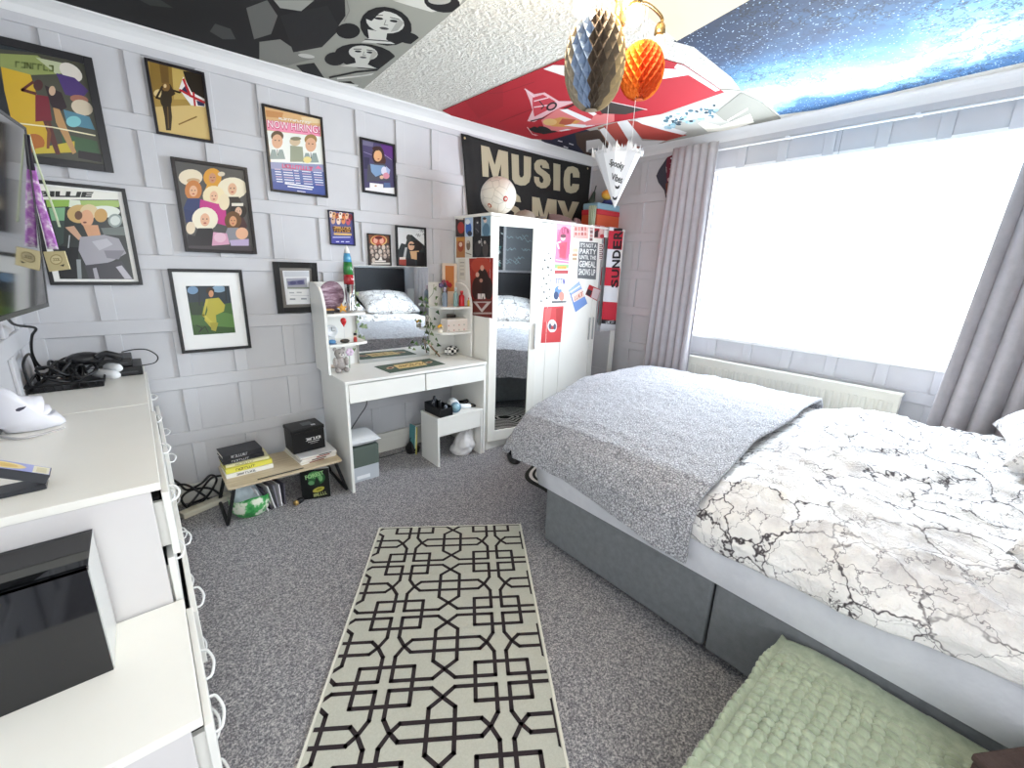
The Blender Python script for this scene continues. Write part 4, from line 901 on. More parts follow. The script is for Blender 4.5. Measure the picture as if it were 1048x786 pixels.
# box and cushion, bag, folder below the desk
ux0, ux1 = .905, 1.085
sb = thing('shoe_box', (.995, 2.68, 0), 'green and grey shoe box on the carpet under the desk', 'box')
zl = zpx(375, 481, 2.60); zh = zpx(375, 460, 2.6); zc_ = zpx(375, 455, 2.6)
MB().box(ux0, ux1, 2.605, 2.82, .0008, zl+.04, M('#b9bec4', .6)).build('base', sb, bevel=.003)
MB().box(ux0-.003, ux1+.003, 2.602, 2.823, zl+.03, zc_-.012, M('#56615a', .6)).build('lid', sb, bevel=.003)
MB().box(.93, 1.02, 2.6035, 2.605, .02, .045, M('#e6e7ea', .6)).build('paper_label', sb)
zt3 = zc_-.012
cu_ = thing('seat_cushion', (.995, 2.7, zt3), 'pale grey seat cushion resting on the green shoe box', 'cushion')
def cush(sg):
    def g(u, v):
        a, b = (u-.5)*2, (v-.5)*2; e = max(0, (1-a**4))**.5*max(0, (1-b**4))**.5
        return Vector((.995+a*.105, 2.705+b*.11, zt3+.036+sg*(.034*e)))
    return g
mb = MB().grid(cush(1), 16, 16, M('#cfd0d2', .9)).grid(cush(-1), 16, 16, M('#cfd0d2', .9)); mb.build('pad', cu_, weld=True)
MB().tube([(.995+a*.105, 2.705+b*.11, zt3+.036) for a, b in ((-1, -1), (1, -1), (1, 1), (-1, 1))], .004, M('#f2f2f2', .8), 6, closed=True).build('piping', cu_)
MB().tube(smooth_path([(1.09, 2.945, .56), (1.14, 2.93, .50), (1.15, 2.925, .42), (1.08, 2.92, .33), (1.0, 2.91, .22), (.97, 2.9, .05), (1.05, 2.88, .008), (1.3, 2.86, .008), (1.42, 2.87, .008)]), .004, M('#5d5d60', .5), 6).build('extension_cable', label='grey cord hanging on the wall behind the desk', cat='cord')
MB().box(1.0, 1.9, D-.04, D-.0135, .118, .16, M('#e2e0d8', .4)).build('cable_trunking', label='long cream cable trunking along the wall under the desk', cat='trunking')
bk, _ = sack('black_bag', (1.455, 2.83, 0), .05, .055, .10, M('#17171a', .5), 'small black bag on the carpet under the desk', 'bag', 5.)
MB().tube(smooth_path([(1.43, 2.83, .09), (1.44, 2.83, .12), (1.47, 2.83, .12), (1.475, 2.83, .09)]), .004, BLK, 6).build('strap', bk)
fo = thing('folder', (1.50, 2.83, 0), 'teal and yellow folder leaning against the stool', 'folder')
T = Matrix.Translation((1.452, 2.80, .002)) @ R(math.radians(3), 4, 'Y') @ R(.12, 4, 'Z')
MB().box(-.012, -.008, -.02, .05, 0, .23, M('#4f8e93', .5), T).build('cover', fo, label='teal cover'); MB().box(-.004, .0, -.035, .05, 0, .22, M('#c9c06a', .5), T).build('cover', fo, label='yellow cover'); MB().box(-.008, -.004, -.02, .048, .004, .222, M('#eeeeea', .7), T).build('pages', fo)
# ================================================================ LAP TABLE
TX0, TX1, TY0, TY1, TZ = .215, .82, 2.522, 2.868, .23
lt = thing('lap_table', (.517, 2.69, 0), 'low folding lap table with pale oak top and black legs', 'table')
def rrect(x0, x1, y0, y1, r, n=6):
    return [(cx+r*math.cos(a0+PI/2*i/n), cy+r*math.sin(a0+PI/2*i/n)) for cx, cy, a0 in ((x1-r, y1-r, 0), (x0+r, y1-r, PI/2), (x0+r, y0+r, PI), (x1-r, y0+r, 1.5*PI)) for i in range(n+1)]
MB().prism(rrect(TX0, TX1, TY0, TY1, .02), .012, OAK, Matrix.Translation((0, 0, TZ-.012))).build('tabletop', lt, bevel=.002)
MB().box(.36, .60, 2.54, 2.552, TZ+.0003, TZ+.0013, M('#1a1714', .6)).build('tablet_groove', lt)
for x0_, sg in ((.25, -1), (.785, 1)):
    A1, A2 = (x0_, 2.56, TZ-.013), (x0_, 2.84, TZ-.013); B1, B2 = (x0_+sg*.055, 2.55, .012), (x0_+sg*.055, 2.85, .012)
    MB().tube(smooth_path([A1, ((A1[0]+B1[0])/2, 2.555, TZ/2), B1], 5), .0095, BLK, 8).build('leg', lt); MB().tube(smooth_path([A2, ((A2[0]+B2[0])/2, 2.845, TZ/2), B2], 5), .0095, BLK, 8).build('leg', lt)
    MB().tube([(B1[0], B1[1], .0105), (B2[0], B2[1], .0105)], .0095, BLK, 8).build('foot_bar', lt)
def book(c, sx, sy, h, cover, spine_col, rot, label, group, title=None, tcol='#eeeeee', name='book', cat='book'):
    b = thing(name, c, label, cat, group, rotz=rot); T = WM[b]
    cm = M(cover, .5)
    MB().box(-sx/2, sx/2, -sy/2, sy/2, h-.003, h, cm, T).box(-sx/2, sx/2, -sy/2, sy/2, .0006, .0036, cm, T).box(-sx/2, sx/2, -sy/2, -sy/2+.003, .0036, h-.003, M(spine_col, .5), T).build('cover', b)
    MB().box(-sx/2+.004, sx/2-.004, -sy/2+.003, sy/2-.004, .0036, h-.003, M('#e6e0d2', .8), T).build('pages', b)
    o = T @ Vector((0, -sy/2-.0004, 0)); ux = (T.to_3x3() @ Vector((1, 0, 0)))
    p_ = Plane(o, ux, (0, 0, 1)); mb = MB()
    if title: art(mb, p_, lambda x, y: (x, y), marks(tcol, (-sx*.3, h*.72), (sx*.12, h*.72), h*.42, 9, len(title), h*.1)); mb.build('spine_lettering', b)
    return b
GB = 'books stacked on the lap table'
z = TZ+.0005; bx_, by_ = .345, 2.735
rotb = .02
book((bx_, by_, z), .235, .17, .025, '#eeece4', '#f0eee6', rotb, 'white paperback at the bottom of the pile on the lap table', GB, 'THE BEACH', '#3a3d42'); z += .0255
book((bx_-.002, by_+.006, z), .232, .165, .028, '#d8d04f', '#e0d85a', rotb+.03, 'yellow paperback second from the bottom of the pile', GB, 'SUNSHINE', '#5a552a'); z += .0285
book((bx_-.001, by_+.012, z), .215, .15, .017, '#cfc9a0', '#e2dcb0', rotb-.03, 'thin pale yellow paperback below the black books', GB, 'NOTES', '#77704a'); z += .0175
book((bx_-.02, by_+.02, z), .205, .14, .022, '#26262a', '#1d1d20', rotb+.02, 'black paperback second from the top of the pile', GB, 'MIDNIGHT', '#b8b8b8'); z += .0225
tbk = book((bx_-.024, by_+.024, z), .198, .138, .03, '#303034', '#222226', rotb+.06, 'thick dark book on top of the pile on the lap table', GB, 'SHADOWS', '#a0a0a4')
# magazines and black cool box
GM = 'magazines on the lap table'; z = TZ+.0005
mx, my = .69, 2.735
for k, (hx, dx, rt, lab) in enumerate((('#d9d2c0', .0, .10, 'cream magazine at the bottom of the right hand pile'), ('#e3e0dc', .004, .05, 'white magazine second from the bottom of the right hand pile'), ('#c9b7b0', .008, .08, 'pinkish magazine third from the bottom of the right hand pile'), ('#dcdcde', .012, .02, 'pale magazine directly under the black box'))):
    b = thing('magazine', (mx+dx, my, z), lab, 'magazine', GM, rotz=rt); h = .009
    T = WM[b]; MB().box(-.105, .105, -.14, .14, .0004, h, M('#ece9e2', .7), T).build('pages', b); MB().box(-.106, .106, -.141, .1405, h, h+.0012, M(hx, .35), T).build('cover', b)
    mb = MB(); p_ = Plane(T @ Vector((0, -.1412, 0)), T.to_3x3() @ Vector((1, 0, 0)), (0, 0, 1)); art(mb, p_, lambda x, y: (x, y), [('r', ('#8b4038', '#5b4a48', '#a8402f', '#4a4d55')[k], -.06+.02*k, .002, .03+.015*k, .0075)]); mb.build('spine_print', b); z += h+.0018
cb = thing('black_carton', (.672, 2.745, z), 'black carton with small white lettering on top of the magazines', 'box', rotz=.06); T = WM[cb]
hh = .155
MB().box(-.095, .095, -.075, .075, .0006, hh-.025, BLK, T).build('body', cb, bevel=.004); MB().box(-.098, .098, -.078, .078, hh-.025, hh, BLK, T).build('lid', cb, bevel=.006)
MB().box(-.015, .045, -.03, .03, hh+.0003, hh+.0012, M('#5d6066', .5), T).box(.03, .055, -.05, -.03, hh+.0003, hh+.0012, M('#d9dadc', .5), T).build('top_sticker', cb)
mb = MB(); p_ = Plane(T @ Vector((0, -.0757, 0)), T.to_3x3() @ Vector((1, 0, 0)), (0, 0, 1))
art(mb, p_, lambda x, y: (x, y), [*marks('#e8e8e8', (-.02, .087), (.07, .087), .016, 9, 12), ('r', '#b9b9b9', -.008, .058, .06, .063), ('r', '#9a9a9a', .005, .047, .05, .051)], h0=.0008); mb.build('lettering', cb)
# under the lap table
pb, _ = sack('carrier_bag', (.335, 2.66, 0), .085, .085, .19, M('#c7d4dc', .4), 'blue white carrier bag with a green printed base under the lap table', 'bag', 1., lean=(-.02, .02))
GP = NT('green_leaf_print'); v_ = GP.coords(); GP.col(GP.ramp(GP.noise(v_, 16, 3).outputs['Fac'], [(.38, '#2f8a45'), (.5, '#4faa5e'), (.56, '#dfe8d2'), (.62, '#e9ecdc')])); GP.rough(.35)
def gfn(u, v):
    a = PI*(1.0+u*1.05)-.1; k = [.88, 1.06, 1.1, 1.05][int(v*3)]
    return Vector((.335+.088*(.86+.2*min(1, v*3))*math.cos(a)*1.12-.01, 2.655+.088*(.86+.2*min(1, v*3))*math.sin(a)*1.2, .004+.115*v*(1+.1*math.sin(a*3))))
MB().grid(gfn, 26, 12, GP.m).build('printed_base', pb)
mf = thing('magazine_fan', (.47, 2.66, 0), 'bundle of fanned magazines standing under the lap table', 'magazines')
for k in range(6):
    T = Matrix.Translation((.395+.019*k, 2.575+.004*k, .004)) @ R(math.radians(-18+4*k), 4, 'Y') @ R(.25, 4, 'Z')
    mb = MB().box(0, .006, 0, .17, .0, .165-.006*k, M(('#dcd9dd', '#3b3640', '#e6e3e2', '#8d8a93', '#e9e6e8', '#55525c')[k], .4), T); mb.build('issue', mf)
gh = thing('gold_cap_bottle', (.555, 2.59, 0), 'small black bottle with a gold cap lying by the magazines', 'bottle')
A_ = Vector((.585, 2.575, .017)); B_ = Vector((.535, 2.545, .019)); MB().tube([A_, A_.lerp(B_, .15), A_.lerp(B_, .8)], [.010, .016, .016], BLK, 14).build('body', gh); MB().tube([A_.lerp(B_, .8), B_], [.0165, .0165], M('#c9a76a', .3, metal=.6), 14).build('cap', gh)
# green and black book standing
qv = [onz(313, 514.5), onz(336, 510)]
gbk = thing('annual_book', (.655, 2.58, 0), 'black hardback with green forest cover standing under the lap table', 'book')
A_ = Vector((.585, 2.585, .001)); B_ = Vector((.735, 2.53, .001)); ux = (B_-A_).normalized(); lean = Vector((-.04, -.03, 1)).normalized(); hB = .195; w_ = (B_-A_).length
lean = (lean-ux*lean.dot(ux)).normalized(); nrm = ux.cross(lean)
Tb = Matrix(((ux.x, lean.x, nrm.x, A_.x), (ux.y, lean.y, nrm.y, A_.y), (ux.z, lean.z, nrm.z, A_.z+.004), (0, 0, 0, 1)))
MB().box(0, w_, 0, hB, -.003, 0, M('#111312', .3), Tb).box(0, w_, 0, hB, -.02, -.017, M('#a9abad', .4), Tb).box(0, .003, 0, hB, -.017, -.003, M('#111312', .3), Tb).build('cover', gbk)
MB().box(.003, w_-.002, .003, hB-.003, -.017, -.003, M('#e4e2da', .8), Tb).build('pages', gbk)
bp = Plane(Tb @ Vector((0, 0, 0)), ux, lean); mb = MB(); fx_ = lambda x, y: ((x-90)/560*w_, (700-y)/540*hB)
art(mb, bp, fx_, [('e', '#2c5a34', 400, 320, 170, 130), ('e', '#4d8a4d', 370, 260, 130, 70), ('p', '#16241a', [(330, 470), (400, 280), (450, 400), (480, 470)]), ('e', '#6fa56a', 480, 330, 40, 60), ('e', '#5c9060', 290, 400, 60, 40), ('t', '#9cc98a', 'FOREST', [(190, 330), (560, 260), (540, 190), (180, 250)], .03), ('e', '#b7b04a', 420, 540, 120, 45, -12), ('e', '#8d8a2c', 430, 535, 60, 22, -12), *marks('#a4ad72', (310, 668), (580, 640), 50, 6, 13)], h0=.0006)
mb.build('cover_print', gbk)
# cables by the chest
CB = mk_noisy('black_cable', '#151517', '#1b1b1e', 10, .4)
def px_path(pts, z=None, Y=None): return [onz(x, y, z) if z is not None else ony(x, y, Y) for x, y in pts]
mb = MB()
cp = [(176, 490), (184, 498), (192, 503), (205, 493), (214, 484), (221, 489), (222, 497), (214, 507), (203, 513), (193, 519), (186, 512), (196, 505), (214, 500), (226, 505), (224, 515), (214, 517)]
P_ = [ony(x, y, 2.90) for x, y in cp]
P_ = [Vector((p.x, 2.90+.045*math.sin(i*1.3), max(.012, p.z))) for i, p in enumerate(P_)]
cc = thing('cable_coil', (.13, 2.9, 0), 'tangled coil of thick black cable on the carpet by the white chest', 'cable')
MB().tube(smooth_path(P_, 7), .0065, CB, 8).build('loop', cc)
cp = [(178, 500), (190, 495), (203, 500), (210, 510), (198, 520), (192, 515), (200, 505), (216, 492), (226, 488), (229, 483)]
P_ = [ony(x, y, 2.88) for x, y in cp]; P_ = [Vector((p.x, 2.87+.05*math.cos(i*1.7), max(.012, p.z))) for i, p in enumerate(P_)]
MB().tube(smooth_path(P_, 7), .0065, CB, 8).build('loop', cc)
ext = thing('extension_lead', (.17, 2.86, 0), 'cream extension block on the carpet behind the black cable', 'extension lead')
T = Matrix.Translation((.12, 2.83, 0)) @ R(.35, 4, 'Z'); MB().box(-.12, .15, -.03, .03, .0006, .034, M('#ddd8c6', .5), T).build('block', ext, bevel=.006)
for k in range(3):
    MB().box(-.08+.075*k, -.035+.075*k, -.018, .018, .034, .0355, M('#cfcab8', .5), T).build('socket', ext, bevel=.001)
# ================================================================ CHESTS OF DRAWERS along the left wall
def chest(y0, y1, top, ndraw, pulls, label):
    c = thing('chest_of_drawers', ((L-.03)/2, (y0+y1)/2, 0), label, 'chest of drawers', 'white chests of drawers')
    xb, xf = L+.02, -.048
    MB().box(xb, -.026, y0, y1, top-.022, top, WHITEC).build('top_panel', c, bevel=.002)
    mb = MB().box(xb, xf, y0+.002, y0+.02, 0, top-.022, GREYBOARD).box(xb, xf, y1-.02, y1-.002, 0, top-.022, GREYBOARD).box(xb, xb+.008, y0+.02, y1-.02, .02, top-.022, GREYBOARD).box(xb, xf, y0+.02, y1-.02, .03, .045, GREYBOARD)
    mb.build('carcass', c, bevel=.0015)
    z0 = .045; hgt = (top-.03-z0)/ndraw
    for k in range(ndraw):
        za, zb = z0+hgt*k+.003, z0+hgt*(k+1)-.003; pl_ = pulls[k % len(pulls)]
        d = MB().box(xf+pl_+.002, xf+pl_+.018, y0+.004, y1-.004, za, zb, WHITE).build('drawer', c, bevel=.002)
        w_in = max(.002, pl_)
        mb = MB().box(xb+.05+pl_, xf+pl_+.002, y0+.03, y0+.042, za+.02, zb-.035, WHITE).box(xb+.05+pl_, xf+pl_+.002, y1-.042, y1-.03, za+.02, zb-.035, WHITE).box(xb+.05+pl_, xf+pl_+.002, y0+.042, y1-.042, za+.02, za+.03, WHITE)
        mb.build('drawer_box', d)
        if pl_ > .012:
            MB().box(xb+.06+pl_, xf+pl_-.004, y0+.05, y1-.05, za+.031, zb-.03, M('#222226', .9)).build('folded_clothes', d)
        for f in ((.25, .75) if y1-y0 > .6 else (.3, .7)):
            yc = y0+(y1-y0)*f; xx = xf+pl_+.018; zc = (za+zb)/2
            MB().tube(smooth_path([(xx-.001, yc-.055, zc), (xx+.012, yc-.05, zc), (xx+.02, yc-.025, zc), (xx+.023, yc, zc), (xx+.02, yc+.025, zc), (xx+.012, yc+.05, zc), (xx-.001, yc+.055, zc)], 4), .0036, M('#eeeeee', .25), 8).build('handle', d)
    return c
chest(2.165, 2.945, .85, 4, [.022, .006, .034, .01], 'white chest of drawers in the far corner under the tangle of cables')
chest(1.352, 2.160, .85, 4, [.012, .03, .004, .018], 'white chest of drawers in the middle with the paper mask on top')
chest(.922, 1.348, .49, 2, [.008, .02], 'low white chest of drawers nearest the camera carrying the black display case')
# display case
cs = thing('display_case', (-.30, 1.28, .49), 'black glossy display case with a clear side on the low white chest', 'display case')
CX0, CX1, CY0, CY1, CZ0, CZ1 = -.41, -.166, 1.178, 1.345, .4905, .772
SMOKE = clear_pane('smoked_acrylic', '#77777c', .12)
MB().box(CX0, CX1-.002, CY0, CY0+.004, CZ0, CZ1, BLKG).build('front_pane', cs)
MB().box(CX0, CX1, CY1-.004, CY1, CZ0, CZ1, M('#9a9a9c', .3)).build('back_panel', cs)
MB().box(CX1-.004, CX1, CY0+.0045, CY1-.0045, CZ0, CZ1-.004, M('#c6c7c4', .2)).build('side_pane', cs)
MB().box(CX0, CX1, CY0, CY1, CZ1-.003, CZ1, SMOKE).build('top_pane', cs)
MB().box(CX0, CX1-.006, CY0+.006, CY1-.006, CZ0, CZ0+.01, BLK).build('base', cs)
MB().box(CX0, CX1, CY0, CY0+.012, CZ1-.011, CZ1-.0035, M('#4a4648', .3)).build('rim', cs)
bu = thing('mannequin_head', (-.315, 1.25, CZ0+.01), 'grey bust with a sequin collar inside the black display case', 'bust')
MB().lathe([(.06, .001), (.055, .03), (.045, .07), (.03, .1), (.028, .15)], (-.315, 1.255, CZ0+.01), M('#3a3a3e', .4), 20).build('neck', bu)
MB().ball((-.315, 1.235, CZ0+.2), (.042, .05, .058), M('#b5b5ba', .4), 20, 14).build('head', bu)
mb = MB(); rnd = random.Random(4)
for k in range(26):
    a = rnd.uniform(0, 2*PI); mb.ball((-.315+.045*math.cos(a), 1.255+.045*math.sin(a), CZ0+.07+rnd.uniform(0, .05)), .006, M(rnd.choice(['#9fd6c2', '#d7e7e2', '#8fb7ae']), .1, metal=.8), 6, 4)
mb.build('sequin_collar', bu)
# white face mask lying on the chest top (paper white, seen in profile)
mk = thing('face_mask', (-.33, 2.05, .85), 'white plastic face mask lying on its side on the middle chest', 'mask')
MW = M('#e9e9f0', .35)
K5 = (0, 370, 8.737); mp = Plane((-.33, 2.02, .85), (1, 0.28, 0), (0, 0, 1)); fm = mp.tr(*K5)
out = [(-60, 260), (0, 235), (100, 262), (180, 318), (285, 322), (388, 318), (392, 335), (372, 365), (350, 395), (352, 412), (395, 392), (455, 396), (470, 420), (455, 440), (424, 470), (430, 480), (470, 465), (510, 445), (560, 488), (598, 518), (606, 545), (560, 585), (500, 620), (420, 652), (330, 668), (200, 672), (60, 655), (20, 620), (-60, 610)]
P2 = [fm(*q) for q in out]
cu_ = sum(p[0] for p in P2)/len(P2); cv = sum(p[1] for p in P2)/len(P2)
mb = MB(); n = len(P2); rings = [(1., 0.), (.97, .022), (.86, .045), (.62, .062), (.3, .07)]
vs = []
for s, h in rings:
    for u, v in P2: vs.append(mp.w(cu_+(u-cu_)*s, max(.001, cv+(v-cv)*s), h-.03))
fs = [(i*n+j, i*n+(j+1) % n, (i+1)*n+(j+1) % n, (i+1)*n+j) for i in range(len(rings)-1) for j in range(n)]
vs.append(mp.w(cu_, cv, .042)); fs += [((len(rings)-1)*n+j, (len(rings)-1)*n+(j+1) % n, len(vs)-1) for j in range(n)]
fs = [f[::-1] for f in fs]
mb.add(vs, fs, MW, True); mb.build('shell', mk, solid=.003)
mpe = Plane(mp.w(0, 0, .052), mp.ux, mp.uy); mb = MB(); art(mb, mpe, fm, [('p', '#3a3848', [(105, 400), (130, 385), (180, 375), (205, 368), (180, 395), (140, 415), (112, 415)])], h0=.001); mb.build('eye_opening', mk)
MB().tube(smooth_path([onz(0, 447, .852), onz(20, 449, .856), onz(45, 444, .853), onz(66, 438, .852)], 5), .004, M('#b9b6b6', .7), 6).build('elastic_strap', mk)
# slanted blue and gold packet
bxp = thing('perfume_packet', (-.27, 1.51, .85), 'blue packet with a gold oval propped at a slant on the middle chest', 'packet')
K6 = (0, 440, 7.858)
f0 = onz(0, 511, .851); f1 = onz(48, 500.5, .851)
A_ = f1+Vector((0, .0, 0)); wv_ = (f0-f1); wv_.z = 0; wd_ = wv_.normalized()
dk_ = M('#2b2d33', .35); BLU = M('#8f93c8', .35)
# lower dark board lying flat and the packet leaning on it
nb = Vector((-wd_.y, wd_.x, 0)); 
if nb.y < 0: nb = -nb
def oprism(o, a, b, c, m_): return MB().add([o+a*i+b*j+c*k for k in (0, 1) for j in (0, 1) for i in (0, 1)], [(0, 2, 3, 1), (4, 5, 7, 6), (0, 1, 5, 4), (2, 6, 7, 3), (0, 4, 6, 2), (1, 3, 7, 5)], m_)
oprism(A_+Vector((0, 0, .0008)), wd_*.16, nb*.055, Vector((0, 0, .012)), dk_).build('base_board', bxp, weld=True)
axis = (wd_*.13+Vector((0, 0, .075))).normalized(); thick = axis.cross(nb).normalized()
if thick.z < 0: thick = -thick
o2 = A_+Vector((0, 0, .0135))
pb_ = oprism(o2, axis*.15, nb*.055, thick*.022, dk_).build('packet_body', bxp, weld=True)
ptop = Plane(o2+thick*.0225, -axis, nb)
if ptop.n.dot(thick) < 0: ptop = Plane(o2+thick*.0225, axis, nb)
mb = MB(); sg = 1 if ptop.ux.dot(axis) > 0 else -1
art(mb, ptop, lambda x, y: (sg*x, y), [('r', '#9a9fd2', .002, .002, .148, .053), ('r', '#d8d3bf', .003, .004, .032, .05), ('r', '#c9c2a0', .008, .012, .026, .042), ('e', '#e0c98a', .088, .0275, .044, .02), ('e', '#d0b164', .088, .0275, .03, .012)], r=.3); mb.build('printed_face', bxp)
# tangle of leads, tray, gloves, boxes, white controllers on the far chest
ZT = .85
tr_ = thing('wire_tray', (-.28, 2.66, ZT), 'black mesh tray heaped with cables on the far corner chest', 'tray')
mb = MB().box(-.395, -.17, 2.555, 2.80, ZT+.0008, ZT+.006, BLK)
mb.tube([(-.40, 2.55, ZT+.03), (-.165, 2.55, ZT+.03), (-.165, 2.81, ZT+.03), (-.40, 2.81, ZT+.03)], .006, BLK, 8, closed=True)
for k in range(10):
    f = k/9; mb.tube([(-.395+.225*f, 2.553, ZT+.004), (-.40+.235*f, 2.55, ZT+.03)], .0025, BLK, 5).tube([(-.395+.225*f, 2.80, ZT+.004), (-.40+.235*f, 2.81, ZT+.03)], .0025, BLK, 5)
mb.build('tray', tr_)
pnl = MB().tube(smooth_path([(-.392, 2.60, ZT+.006), (-.397, 2.60, ZT+.10), (-.392, 2.63, ZT+.135), (-.388, 2.72, ZT+.14), (-.386, 2.76, ZT+.1), (-.385, 2.77, ZT+.008)], 5), .005, BLK, 8); pnl.build('wire_hoop', tr_)
rnd = random.Random(11); lead = thing('power_leads', (-.27, 2.66, ZT), 'knot of black power leads lying in the mesh tray', 'cables')
for k in range(5):
    P_ = []
    cx, cy = rnd.uniform(-.33, -.22), rnd.uniform(2.62, 2.72)
    for q in range(12):
        a = q*1.25+k; rr_ = rnd.uniform(.03, .065); P_.append(Vector((min(-.18, max(-.385, cx+rr_*math.cos(a)*1.0)), cy+rr_*math.sin(a)*1.1, ZT+.02+rnd.uniform(0, .085))))
    MB().tube(smooth_path(P_, 6), .0055, CB, 7).build('lead', lead)
tvp = [(17, 322), (26, 329), (36, 335.5), (33, 343), (32, 352), (33, 362), (38, 372), (45, 378)]
P_ = [ony(x, y, 2.6+.02*i) for i, (x, y) in enumerate(tvp)]
P_[0] = Vector((-.33, 2.1, 1.24)); P_[1] = Vector((-.37, 2.45, 1.15)); P_[-1].z = max(P_[-1].z, ZT+.03)
MB().tube(smooth_path(P_, 6), .005, CB, 7).build('television_lead', label='black lead hanging from the television down to the mesh tray', cat='cable')
bd = thing('power_brick', (-.085, 2.83, ZT), 'flat black box at the back edge of the far chest', 'box')
MB().box(-.155, -.032, 2.72, 2.93, ZT+.0008, ZT+.045, BLK).build('body', bd, bevel=.004); MB().box(-.14, -.05, 2.718, 2.72, ZT+.015, ZT+.022, M('#3c3c40', .3)).build('slot', bd)
bd2 = thing('games_console', (-.12, 2.80, ZT+.045), 'smaller black box stacked on the flat black box', 'box')
MB().box(-.19, -.065, 2.735, 2.90, ZT+.0458, ZT+.085, M('#202022', .4)).build('body', bd2, bevel=.004); MB().box(-.18, -.08, 2.7335, 2.735, ZT+.06, ZT+.064, M('#454549', .3)).build('vent', bd2)
MB().tube(smooth_path([(-.033, 2.80, ZT+.03), (.02, 2.82, ZT+.035), (.035, 2.86, ZT+.06), (.0, 2.90, ZT+.09), (-.05, 2.91, ZT+.095), (-.1, 2.89, ZT+.09)], 6), .003, CB, 6).build('loop_lead', label='thin black lead looping out from the stacked boxes over the chest edge', cat='cable')
gl = thing('leather_gloves', (-.21, 2.72, ZT+.1), 'crumpled black leather gloves heaped on the cables', 'gloves')
LG = mk_noisy('black_leather', '#1a1a1c', '#28282b', 20, .28, .3, 60)
mb = MB(); mb.ball((-.22, 2.70, ZT+.105), (.065, .045, .03), LG, 18, 10); gb_ = mb.build('palm', gl)
for k in range(5):
    y = 2.665+.018*k; MB().tube(smooth_path([(-.18, y, ZT+.11), (-.15, y-.005, ZT+.128-.004*k), (-.115, y-.01, ZT+.118-.006*k), (-.095, y-.012, ZT+.105-.006*k)], 4), [.012]*9+[.012, .011, .01, .008], LG, 10).build('finger', gl)
cg = 'white controllers'
for k, (a, b, lab) in enumerate(((onz(90, 381, ZT+.03), onz(121, 384, ZT+.03), 'white rounded controller in front of the black boxes, the nearer one'), (onz(98, 373.5, ZT+.05), onz(123, 377, ZT+.05), 'white rounded controller lying behind the nearer white controller'))):
    c = thing('controller', (a+b)/2, lab, 'controller', cg)
    MB().tube([a, a.lerp(b, .12), a.lerp(b, .5), a.lerp(b, .88), b], [.010, .017, .02, .021, .012], M('#eceef0', .25), 16).build('grip', c)
    MB().tube([a.lerp(b, .3)+Vector((0, -.006, .014)), a.lerp(b, .4)+Vector((0, -.006, .019))], .004, M('#c9ccd0', .3), 8).build('button', c)
# ================================================================ TELEVISION
BRc = Vector((-.217, 2.0, 1.25)); wdv = Vector((-.113, -.9936, 0)).normalized(); upv = Vector((.043, 0, .496)).normalized(); upv = (upv-wdv*upv.dot(wdv)).normalized(); nv = (-wdv).cross(upv)
TW, TH = .90, .515
tv = thing('television', BRc+wdv*TW/2, 'black flat television tilted on a bracket at the left wall', 'television')
Tt = Matrix(((-wdv.x, upv.x, nv.x, (BRc+wdv*TW).x), (-wdv.y, upv.y, nv.y, (BRc+wdv*TW).y), (-wdv.z, upv.z, nv.z, (BRc+wdv*TW).z), (0, 0, 0, 1)))
MB().box(0, TW, 0, TH, -.028, -.003, M('#1b1b1d', .35), Tt).build('casing', tv, bevel=.006)
MB().box(.008, TW-.008, .012, TH-.008, -.003, -.001, M('#060607', .05, coat=1.), Tt).build('screen', tv)
MB().box(.0, TW, .0, .012, -.003, .001, M('#2c2c2f', .25), Tt).box(.0, TW, TH-.008, TH, -.003, .0005, M('#2c2c2f', .25), Tt).box(TW-.008, TW, .012, TH-.008, -.003, .0005, M('#2c2c2f', .25), Tt).box(0, .008, .012, TH-.008, -.003, .0005, M('#2c2c2f', .25), Tt).build('bezel', tv)
ctr = Tt @ Vector((TW/2, TH/2, -.03)); MB().tube([ctr, Vector((L+.02, ctr.y-.02, ctr.z))], .025, BLK, 10).build('bracket_arm', tv); MB().box(L+.0128, L+.028, ctr.y-.12, ctr.y+.1, ctr.z-.12, ctr.z+.12, BLK).build('wall_bracket', tv)
# medal
md_ = thing('medal', Tt @ Vector((TW-.004, TH, .003)), 'gold square medal on a purple ribbon hung from the television corner', 'medal')
mpl = Plane((-.16, 1.998, 0), (1, -.25, 0), (0, 0, 1)); fmm = mpl.tr(0, 120, 3.743)
def ribbon(p0, p1, w0, w1, m_):
    a, b = fmm(*p0), fmm(*p1); mb = MB(); n = 10
    mb.grid(lambda u, v: mpl.w(a[0]*(1-v)+b[0]*v+(u-.5)*(w0*(1-v)+w1*v), a[1]*(1-v)+b[1]*v, .006*math.sin(v*5)), 4, n, m_); return mb
PUR = NT('purple_ribbon'); v_ = PUR.coords(); PUR.col(PUR.ramp(PUR.noise(v_, 55, 2).outputs['Fac'], [(.44, '#b46cc2'), (.56, '#cf9ad8'), (.64, '#f0e2f2')])); PUR.rough(.6)
ribbon((124, 190), (200, 505), .014, .026, PUR.m).build('ribbon', md_, solid=.0012)
ribbon((112, 66), (225, 420), .004, .006, M('#d5dfc0', .5)).build('ribbon_edge', md_, label='pale edge of the ribbon', solid=.001)
ribbon((104, 66), (140, 300), .012, .016, M('#2a2230', .6)).build('ribbon_back', md_, label='dark back strap of the ribbon', solid=.001)
q = [fmm(*p) for p in ((166, 515), (250, 512), (272, 582), (190, 592))]
MB().prism(q[::-1], .004, M('#cdbf92', .35, metal=.35), Matrix(((mpl.ux.x, 0, mpl.n.x, mpl.o.x), (mpl.ux.y, 0, mpl.n.y, mpl.o.y), (0, 1, mpl.n.z, mpl.o.z), (0, 0, 0, 1)))).build('disc', md_, bevel=.001)
